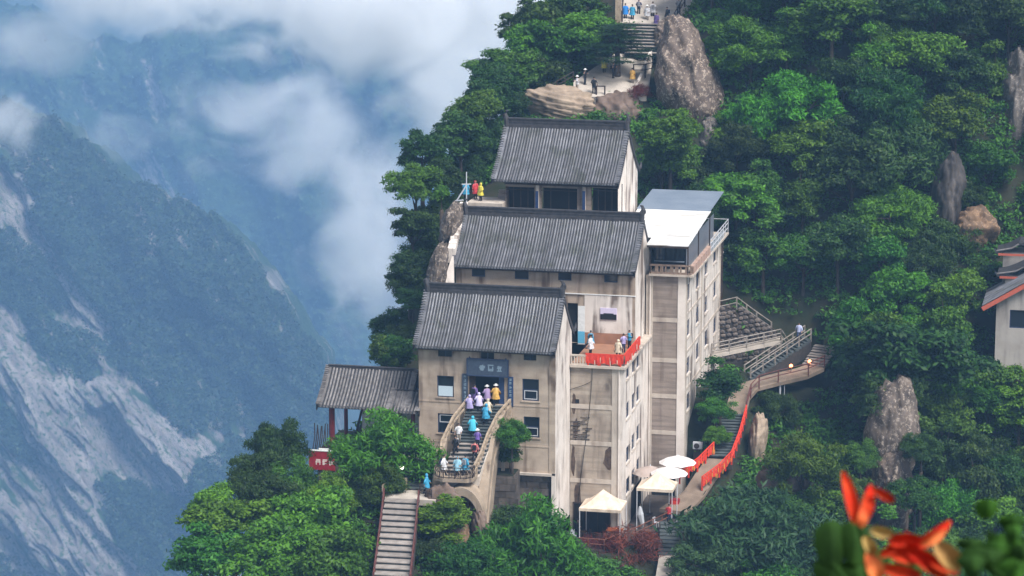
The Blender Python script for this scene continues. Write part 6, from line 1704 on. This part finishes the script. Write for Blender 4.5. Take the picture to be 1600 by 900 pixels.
person(on_flight(s0_, s1_, 12, .10, -.15), 'climb', BK, 'poncho', mat('turquoise_poncho', (.07, .44, .58)), 'person in a wide turquoise poncho alone in the middle of the stair', 'hood', sc=1.04)
person(on_flight(lo_, hi_, 7, .86, -1.15), 'stand', FR, 'jacket', C_WHITE, 'person in a white top leaning by the left handrail of the arched stair', 'hair', PANTSL)
person(on_flight(lo_, hi_, 7, .55, -1.0), 'walk', FR, 'jacket', C_BLACK, 'person in black with a white backpack halfway down the left side of the stair', 'hair', PANTS, pack=C_WHITE)
person(on_flight(lo_, hi_, 7, .72, .65), 'stand', BK, 'jacket', C_VIO, 'person in violet with a broad hat just above the coral jacket', 'hat')
person(on_flight(lo_, hi_, 7, .4, .8), 'walk', BK, 'jacket', C_PINK, 'person in a coral jacket on the lower right of the arched stair', 'hair', PANTS)
person(W3((bot[0] + .75, -7.2, bot[2])), 'walk', BK, 'poncho', C_BLUE, 'person in a blue poncho on the landing over the arch', 'hair')
person(W3((bot[0] + .15, -7.6, bot[2])), 'stand', FR, 'poncho', C_LBLUE, 'person in a pale blue poncho left of the blue one over the arch', 'hood')
person(W3((bot[0] - 1.1, -7.5, bot[2])), 'walk', 60, 'poncho', C_WHITE, 'person in a long white poncho at the left end of the landing over the arch', 'hair')
person(W3((s3(666, 776, -9.2)[0], -9.2, l0[2])), 'walk', 100, 'poncho', C_BLUE, 'person in a blue poncho on the lower landing beside the dark steps', 'hood')
# left ledge by the upper hall
LZ = Y(735, 316, 24.2)[2]
person(W3((fv(728, 316, 24)[0], 24, LZ)), 'stand', BK, 'poncho', C_BLUE, 'person in a blue poncho at the left ledge by the highest hall', 'hair')
person(W3((fv(743, 316, 24.6)[0], 24.6, LZ)), 'stand', 40, 'poncho', C_RED, 'person in red behind the yellow poncho at the left ledge', 'hood')
person(W3((fv(751, 317, 23.8)[0], 23.8, LZ)), 'stand', -40, 'poncho', C_YEL, 'person in a yellow poncho on the left ledge beside the highest hall', 'hood')
# terrace
TZ = BZ1 + .05
person(W3((4.6, 12.4, TZ)), 'hold', BK, 'poncho', C_BLUE, 'person in a blue poncho in front of the white banner on the terrace', 'hair')
person(W3((5.0, 10.2, TZ)), 'stand', 60, 'poncho', C_WHITE, 'person in a white poncho beside the blue one on the terrace', 'hair')
person(W3((8.0, 13.4, TZ)), 'hold', -60, 'jacket', C_BLUE, 'person in a blue jacket in the far corner of the red-draped terrace', 'hair')
person(W3((7.75, 11.7, TZ)), 'stand', 200, 'jacket', C_LIL, 'person in a lilac jacket near the far end of the red-draped terrace', 'hair', PANTSB)
person(W3((7.7, 9.3, TZ)), 'walk', 150, 'poncho', C_CREAM, 'person in a cream poncho by the right hand red railing of the terrace', 'hood')
c_ = Thing('plastic_stool', 'pale low stool at the terrace rail', 'stool', (7.0, 8.2, TZ)); mb = MB(); mb.tube([(7.0, 8.2, TZ + .38), (7.0, 8.2, TZ + .42)], .2, 10); c_.part('seat', mb, WHITE)
for a_ in range(4):
    mb = MB(); mb.tube([(7 + .15 * math.cos(a_ * 1.57), 8.2 + .15 * math.sin(a_ * 1.57), TZ), (7 + .12 * math.cos(a_ * 1.57), 8.2 + .12 * math.sin(a_ * 1.57), TZ + .38)], .025, 5); c_.part('leg', mb, WHITE)
# upper stair right
p = fy(1242, 527, 36.4)
a_, b_ = Vector(a0), Vector(a1)
person(on_flight(a0, a1, 18, .9, -.4), 'walk', FR, 'jacket', mat('pale_blue_jacket', (.45, .5, .72)), 'person in a pale blue jacket on the stair above the footbridge walkway', 'hair', PANTSB)
# upper viewing terrace
def terr(px, py, y): return tuple(fy(px, py, y))
for px, py, y, po, fa, ki, m, hd, pa, lab in [
    (902, 143, 60.7, 'hold', -70, 'jacket', C_WHITE, 'hat', PANTSL, 'person in white at the left edge of the upper terrace'),
    (914, 132, 62.4, 'hold', 60, 'jacket', C_BLACK, 'hat', PANTS, 'person in black with a pale hat at the left side of the upper terrace'),
    (928, 146, 60.2, 'stand', 170, 'jacket', C_BLACK, 'hair', PANTS, 'person all in black standing at the front of the upper terrace'),
    (944, 114, 66.4, 'stand', BK, 'poncho', C_YEL, 'hood', PANTS, 'person in a yellow poncho under the pine on the upper terrace'),
    (958, 122, 64.3, 'hold', 90, 'jacket', C_BLACK, 'hair', PANTS, 'person in black between the yellow poncho and the pine trunk'),
    (967, 112, 66.6, 'hold', -90, 'jacket', C_GREY, 'hair', PANTS, 'person in grey half hidden by the pine trunk'),
    (988, 131, 62.8, 'stand', BK, 'poncho', C_ORA, 'hair', PANTSL, 'person in an amber poncho right of the pine trunk')]:
    person(terr(px, py, y), po, fa, ki, m, lab, hd, pa)
for px, py, y, po, fa, ki, m, hd, pa, lab in [
    (977, 30, 77.2, 'stand', BK, 'poncho', mat('strong_blue_poncho', (.03, .20, .55)), 'hair', PANTS, 'person in a strong blue poncho at the left of the topmost group'),
    (988, 31, 77.0, 'stand', 150, 'poncho', C_BLUE, 'hair', PANTS, 'person in a sky blue poncho second from the left in the topmost group'),
    (998, 23, 78.6, 'stand', BK, 'jacket', C_NAVY, 'hair', PANTS, 'person in navy behind the sky blue poncho in the topmost group'),
    (1011, 32, 77.0, 'stand', FR, 'poncho', C_WHITE, 'hat', PANTSL, 'person in a white poncho and hat in the middle of the topmost group'),
    (1020, 27, 78.0, 'stand', BK, 'poncho', C_WHITE, 'hair', PANTS, 'person in a white poncho without a hat behind the purple one'),
    (1026, 44, 75.6, 'walk', FR, 'poncho', C_PURP, 'hair', PANTSB, 'person in a purple poncho stepping down from the topmost landing'),
    (1042, 34, 76.6, 'stand', -60, 'poncho', C_BLACK, 'hair', PANTS, 'person in a black cape at the right of the topmost group'),
    (1060, 22, 79.0, 'stand', BK, 'jacket', C_GREY, 'hair', PANTS, 'person in grey beside the post at the far right of the topmost group')]:
    q = fy(px, py, y); person((q[0], q[1], q[2]), po, fa, ki, m, lab, hd, pa)
person(W3((5.1, 4.3, TG)), 'stand', 90, 'jacket', C_BLACK, 'person in black under the cream tent nearest the viewer', 'hair')
person(W3((12.2, 11.0, TG)), 'stand', 0, 'jacket', C_RED, 'person in red under the front white parasol', 'hair', PANTSB)

# ------------------------------------------------------------------ far mountains
def mountain_mat(name, veg1, veg2, rk1, rk2):
    m = bpy.data.materials.new(name); m.use_nodes = True; t = m.node_tree; N, K = t.nodes, t.links; b = N['Principled BSDF']; b.inputs['Roughness'].default_value = .95; b.inputs['Specular IOR Level'].default_value = .1
    at = N.new('ShaderNodeAttribute'); at.attribute_name = 'rock'; g = N.new('ShaderNodeNewGeometry')
    def noise(s, sc3=None, det=8):
        n = N.new('ShaderNodeTexNoise'); n.inputs['Scale'].default_value = s; n.inputs['Detail'].default_value = det; n.inputs['Roughness'].default_value = .6
        if sc3:
            m0 = N.new('ShaderNodeMapping'); m0.inputs['Rotation'].default_value = (0, R(37), 0); K.new(g.outputs['Position'], m0.inputs['Vector']); mp = N.new('ShaderNodeMapping'); mp.inputs['Scale'].default_value = sc3; K.new(m0.outputs[0], mp.inputs['Vector']); K.new(mp.outputs[0], n.inputs['Vector'])
        else: K.new(g.outputs['Position'], n.inputs['Vector'])
        return n.outputs['Fac']
    def mx(f, a, c):
        x = N.new('ShaderNodeMix'); x.data_type = 'RGBA'; K.new(f, x.inputs[0])
        for s_, v in ((6, a), (7, c)):
            if isinstance(v, tuple): x.inputs[s_].default_value = lin(v)
            else: K.new(v, x.inputs[s_])
        return x.outputs[2]
    def rg(f, a, c):
        r = N.new('ShaderNodeMapRange'); r.inputs[1].default_value = a; r.inputs[2].default_value = c; K.new(f, r.inputs[0]); return r.outputs[0]
    veg = mx(rg(noise(.16), .35, .65), veg1, veg2); rk = mx(rg(noise(1.0, (.25, .08, .018)), .4, .62), rk1, rk2); rk = mx(rg(noise(.35, None, 10), .5, .62), rk, veg2)
    q = N.new('ShaderNodeMath'); q.operation = 'ADD'; K.new(at.outputs['Fac'], q.inputs[0])
    w = N.new('ShaderNodeMath'); w.operation = 'MULTIPLY_ADD'; K.new(noise(.05, (1, .6, .35), 10) if False else noise(1.0, (.11, .05, .028), 10), w.inputs[0]); w.inputs[1].default_value = 3.0; w.inputs[2].default_value = -1.5; K.new(w.outputs[0], q.inputs[1])
    K.new(mx(rg(q.outputs[0], .42, .58), veg, rk), b.inputs['Base Color'])
    K.new(b.outputs[0], N['Material Output'].inputs['Surface']); return m


MM = mountain_mat('mountain_forest_and_granite', (.012, .030, .014), (.04, .075, .03), (.25, .222, .208), (.12, .106, .10))


def face(name, label, y0, crest_px, zbot, slope, nx, nz, rocks, seed, fold=1.0, base_rock=0.0, diag=0.0, trees=0):
    """a mountain face: crest_px sights its skyline on the plane y0; below it the face comes towards the viewer at the given slope"""
    cp = [fy(px, py, y0) for px, py in crest_px]; xs = np.array([c[0] for c in cp]); zs = np.array([c[2] for c in cp])
    X = np.linspace(xs.min(), xs.max(), nx); top_ = np.interp(X, xs, zs) + (fbm(X / 22, X * 0 + seed, 5, seed) - .5) * 26
    Tt = np.linspace(-.06, 1, nz)
    x2, t2 = np.meshgrid(X, Tt); z2 = np.where(t2 < 0, top_[None] + t2 * 500, top_[None] + (zbot - top_[None]) * t2)
    back = np.where(t2 < 0, -t2 * 3000, 0)
    drop = np.maximum(top_[None] - z2, 0)
    a = x2 * math.cos(diag) + z2 * math.sin(diag); c = -x2 * math.sin(diag) + z2 * math.cos(diag)
    off = drop / math.tan(slope)
    rid = 1 - np.abs(2 * fbm(a / 95, c / 230, 5, seed) - 1)
    rid2 = 1 - np.abs(2 * fbm(a / 34, c / 90, 4, seed + 3) - 1)
    y2 = y0 - off + back - fold * (70 * (rid - .5) + 22 * (rid2 - .5)) * np.clip(drop / 30, .15, 1)
    rock_ = base_rock + (fbm(a / 26, c / 80, 4, seed + 8) - .5) * 1.5
    px = 800 + FPX * x2 / ((y2 - CAM[1]) * math.cos(PIT) + (CAM[2] - z2) * math.sin(PIT))
    dz = (y2 - CAM[1]); py = 450 + FPX * np.tan(np.arctan((CAM[2] - z2) / dz) - PIT)
    for rx, ry, sx, sy, rot, amp in rocks:
        cr, sr = math.cos(R(rot)), math.sin(R(rot)); dx, dy = px - rx, py - ry
        rock_ = rock_ + .72 * amp * np.exp(-(((dx * cr + dy * sr) / sx) ** 2 + ((-dx * sr + dy * cr) / sy) ** 2))
    vegm = np.clip((.62 - rock_) * 3, 0, 1)
    tr = np.maximum(fbm(x2 / 5.5, z2 / 6.5, 2, 40) - .38, 0) * 17 + np.maximum(fbm(x2 / 14, z2 / 14, 2, 44) - .4, 0) * 16
    y2 = y2 - tr * vegm + (1 - vegm) * (np.abs(fbm(a / 9, c / 60, 5, 21) - .5) * 24)
    z2 = z2 + tr * vegm * .5
    me = grid_mesh(name, np.stack([x2, y2, z2], -1).reshape(-1, 3), nz, nx, MM, True, {'rock': rock_})
    o = link(name, me); tag(o, label, None, None, 'structure')
    m_ = (vegm > .25) & (px > -60) & (px < 760) & (py > -40) & (py < 940) & (t2 > .0)
    ii = np.argwhere(m_); ii = ii[rng.choice(len(ii), min(trees, len(ii)), replace=False)]
    Cc = np.stack([x2[ii[:, 0], ii[:, 1]], y2[ii[:, 0], ii[:, 1]] - .5, z2[ii[:, 0], ii[:, 1]] + .6], 1)
    fo = leaf_mesh('mountain_forest', Cc, rng.uniform(1.6, 4.0, len(Cc)), 12, 1.05, .7, .9, .5, 0, F_FAR)
    tag(link('mountain_forest', fo), 'small trees clothing the ' + name.replace('_', ' '), None, None, 'stuff'); return o


F_FAR = foliage('far_forest_leaves', (0.008, 0.026, 0.010), (0.065, 0.125, 0.045), .15)
face('near_mountain', 'steep forested spur with bare granite slabs across the valley', 1750, [(-760, -40), (-500, 10), (-260, 70), (-120, 120), (0, 165), (40, 172), (90, 180), (150, 235), (200, 290), (250, 310), (300, 330), (345, 355), (395, 410), (440, 450), (470, 510), (505, 560), (512, 640), (540, 760), (600, 900), (680, 1000)], -640, R(61), 800, 430,
     [(120, 740, 250, 170, 20, .5), (50, 620, 40, 130, -30, 1.0), (20, 800, 45, 160, -32, .9), (150, 840, 30, 120, -36, .8), (165, 640, 60, 55, 0, .75), (225, 700, 60, 60, -15, .9), (300, 730, 60, 40, 20, .7), (100, 500, 110, 22, 8, .5), (235, 402, 14, 9, 20, 1.0), (428, 440, 16, 16, 0, .9), (170, 600, 25, 25, 0, .5), (300, 500, 20, 14, 0, .4), (120, 640, 25, 70, -30, .5), (355, 380, 8, 8, 0, .6), (320, 690, 40, 20, 0, .5), (250, 300, 40, 12, 20, .3)], 3, 1.5, .2, R(37), 17000)
face('far_mountain', 'high cliff of the far mountain, half hidden by mist', 2750, [(-300, -60), (60, 20), (140, 70), (220, 60), (320, 30), (420, 20), (560, 0), (700, -10), (900, 60), (1300, 60)], -660, R(72), 300, 240,
     [(260, 150, 60, 40, 10, .6), (225, 270, 45, 40, 30, .7), (280, 310, 40, 22, 20, .8), (120, 150, 40, 30, 0, .5), (270, 260, 30, 30, 0, .4)], 17, 1.3, -.1, R(15), 5000)


# ------------------------------------------------------------------ mist banks and the haze of the valley air
def mist(px, py, y, wpx, hpx, dep, dens, scale, seed, thr=.42, soft=.3, label='drifting white mist', edge=.55):
    c = fy(px, py, y); dd = proj(c)[2]; a, b = wpx * dd / FPX, hpx * dd / FPX
    bm = bmesh.new(); bmesh.ops.create_icosphere(bm, subdivisions=3, radius=1.0); me = bpy.data.meshes.new('mist_bank'); bm.to_mesh(me); bm.free()
    m = bpy.data.materials.new('mist'); m.use_nodes = True; t = m.node_tree; N, K = t.nodes, t.links; N.remove(N['Principled BSDF'])
    v = N.new('ShaderNodeVolumePrincipled'); v.inputs['Color'].default_value = (.99, .995, 1.0, 1); v.inputs['Anisotropy'].default_value = .1
    tc = N.new('ShaderNodeTexCoord'); g = N.new('ShaderNodeNewGeometry')
    ln = N.new('ShaderNodeVectorMath'); ln.operation = 'LENGTH'; K.new(tc.outputs['Object'], ln.inputs[0])
    fall = N.new('ShaderNodeMapRange'); fall.inputs[1].default_value = .98; fall.inputs[2].default_value = edge * .3; fall.inputs[3].default_value = -.42; fall.inputs[4].default_value = .16; K.new(ln.outputs['Value'], fall.inputs[0])
    mp = N.new('ShaderNodeMapping'); mp.inputs['Location'].default_value = (seed * 37.1, seed * 11.3, seed * 5.7); mp.inputs['Scale'].default_value = (1, .6, 1.15); K.new(g.outputs['Position'], mp.inputs['Vector'])
    n = N.new('ShaderNodeTexNoise'); n.inputs['Scale'].default_value = FPX / (scale * dd); n.inputs['Detail'].default_value = 6; n.inputs['Roughness'].default_value = .58; n.inputs['Distortion'].default_value = .8; K.new(mp.outputs[0], n.inputs['Vector'])
    ad = N.new('ShaderNodeMath'); ad.operation = 'ADD'; K.new(n.outputs['Fac'], ad.inputs[0]); K.new(fall.outputs[0], ad.inputs[1])
    r = N.new('ShaderNodeMapRange'); r.interpolation_type = 'SMOOTHSTEP'; r.inputs[1].default_value = thr; r.inputs[2].default_value = thr + soft; r.inputs[3].default_value = 0; r.inputs[4].default_value = dens; K.new(ad.outputs[0], r.inputs[0])
    K.new(r.outputs[0], v.inputs['Density']); K.new(v.outputs[0], N['Material Output'].inputs['Volume'])
    me.materials.append(m); o = link('mist_bank', me, None, tuple(c), 0, (a, dep, b)); tag(o, label, None, None, 'stuff'); return o


mist(700, -10, 800, 480, 190, 90, .08, 150, 1, .24, .34, 'thick white cloud along the top of the valley')
mist(300, -45, 900, 500, 130, 80, .065, 140, 8, .28, .34, 'white cloud hanging over the blue cliff')
mist(60, 60, 900, 230, 110, 60, .03, 110, 2, .38, .34, 'torn white cloud at the upper left corner')
mist(15, 195, 800, 110, 95, 30, .04, 80, 3, .36, .34, 'small bright wisp in front of the left skyline')
mist(580, 380, 1000, 150, 270, 70, .034, 120, 4, .30, .42, 'grey blue mist rising in the valley behind the halls')
mist(430, 200, 1100, 340, 170, 70, .024, 120, 5, .37, .36, 'thin torn mist over the blue cliff')
mist(170, 220, 1800, 170, 75, 40, .012, 80, 6, .38, .34, 'thin mist between the two mountains')
mist(720, 150, 750, 190, 230, 70, .035, 130, 7, .32, .36, 'white mist behind the ridge trees')
hz = MB(); hz.box(-1500, 1500, -270, 3300, -641, 66)
hm = bpy.data.materials.new('haze'); hm.use_nodes = True; t = hm.node_tree; t.nodes.remove(t.nodes['Principled BSDF'])
hv = t.nodes.new('ShaderNodeVolumePrincipled'); hv.inputs['Color'].default_value = (.33, .60, 1.0, 1); hv.inputs['Density'].default_value = .00024; hv.inputs['Anisotropy'].default_value = .0
t.links.new(hv.outputs[0], t.nodes['Material Output'].inputs['Volume'])
tag(link('haze', hz.mesh('haze', hm)), 'blue valley haze', kind='stuff')

# ------------------------------------------------------------------ blurred flowers right in front of the lens
RP = mat('scarlet_petal', (.50, .022, .012), (.58, .075, .025), 30, rough=.8, spec=.1); RPT = mat('orange_petal_tip', (.62, .20, .06), (.52, .08, .03), 30, rough=.8, spec=.1); GL = mat('dark_round_leaf', (.022, .060, .012), (.012, .034, .008), 40, rough=.8, spec=.1); GL2 = mat('fresh_round_leaf', (.035, .105, .014), (.014, .045, .008), 40, rough=.8, spec=.1); DRY = mat('dry_yellow_leaf', (.45, .30, .10), (.36, .20, .07), 30)
def plant(label, base, dist):
    t = Thing('flowering_plant', label, 'plant', tuple(base), world=True); return t
def npx(px, py, d): return CAM + ray(px, py) / np.linalg.norm(ray(px, py)) * d
def petal(T, a, b, w, d, material, name='petal', bend=.012, label=None):
    p0, p1 = Vector(npx(*a, d)), Vector(npx(*b, d + .02)); ax = p1 - p0; sd_ = ax.cross(Vector((0, 1, .1))).normalized(); nn = Vector((0, -1, .2)); mb = MB(); rows = []
    for i in range(9):
        f = i / 8; ww = w * d / FPX * math.sin(math.pi * (.12 + .84 * f)) ** .6
        c = p0 + ax * f + nn * bend * math.sin(math.pi * f)
        rows.append([tuple(c + sd_ * ww * q + nn * (-.008 * (1 - q * q)) * 1) for q in (-1, -.5, 0, .5, 1)])
    for r0, r1 in zip(rows, rows[1:]):
        for j in range(4): mb.face([r0[j], r0[j + 1], r1[j + 1], r1[j]])
    return T.part(name, mb, material, None, label, True)
def rleaf(T, c, rx, ry, d, material, tilt=.3, label=None):
    p = npx(*c, d); mb = MB(); k = d / FPX; rg = []
    for q in (1, .66, .33, .02): rg.append([tuple(p + RT * (rx * k * q * math.cos(a) * (1 + .06 * math.sin(3 * a))) + UPV * (ry * k * q * math.sin(a)) + FW * (tilt * ry * k * q * math.sin(a) - .004 * (1 - q * q) + .01 * abs(math.cos(a)) * q)) for a in [i * math.pi / 12 for i in range(24)]])
    mb.rings(rg, cap=False); return T.part('leaf', mb, material, None, label, True)
D_ = 2.6
FP = plant('out of focus scarlet flower with trumpet petals and round leaves close to the lens', npx(1370, 990, D_), D_)
for a, b, w in (((1338, 818), (1318, 738), 10), ((1344, 818), (1362, 758), 11), ((1366, 764), (1398, 784), 7), ((1426, 858), (1486, 814), 11), ((1392, 842), (1446, 850), 15), ((1388, 862), (1462, 872), 14), ((1415, 852), (1480, 905), 12), ((1380, 886), (1440, 900), 12), ((1376, 868), (1420, 832), 9), ((1450, 872), (1500, 895), 9)): petal(FP, a, b, w, D_, RP)
for a, b, w in (((1440, 850), (1478, 828), 9), ((1342, 822), (1350, 790), 10), ((1375, 905), (1355, 865), 14)): petal(FP, a, b, w, D_ - .03, RPT)
for a, b, w in (((1362, 826), (1395, 836), 10), ((1352, 840), (1366, 868), 10), ((1465, 850), (1500, 890), 16)): petal(FP, a, b, w, D_ - .05, DRY, 'dry_leaf')
for c, rx, ry, m in (((1300, 850), 26, 36, GL), ((1336, 848), 24, 34, GL), ((1298, 895), 26, 28, GL), ((1340, 900), 30, 26, GL), ((1418, 895), 26, 18, GL), ((1368, 880), 24, 22, GL)): rleaf(FP, c, rx, ry, D_ + .08, m)
mb = MB()
for a, b in (((1340, 815), (1370, 960)), ((1430, 870), (1380, 960)), ((1300, 880), (1360, 970)), ((1375, 940), (1372, 1400))): mb.tube([npx(*a, D_ + .05), npx((a[0] + b[0]) / 2 + 8, (a[1] + b[1]) / 2, D_ + .05), npx(*b, D_ + .05)], .0028, 6)
FP.part('stem', mb, GL)
FP2 = plant('out of focus round leaved green plant in the lower right corner', npx(1590, 990, 2.4), 2.4)
for k in range(26):
    f_ = rnd.random(); c = (1510 + 100 * rnd.random(), 905 - 20 * rnd.random() - (120 if k % 2 else 60) * f_ * (1 if k % 3 else .5))
    if c[0] < 1540 and c[1] < 850: continue
    rleaf(FP2, c, rnd.uniform(14, 27), rnd.uniform(9, 17), 2.4 + rnd.uniform(-.1, .1), GL2 if k % 3 else GL, rnd.uniform(-.5, .8))
mb = MB()
for a in ((1578, 810), (1545, 830), (1540, 880), (1598, 840)): mb.tube([npx(*a, 2.42), npx(1585, 920, 2.44), npx(1590, 1400, 2.5)], .0028, 6)
FP2.part('stem', mb, GL)
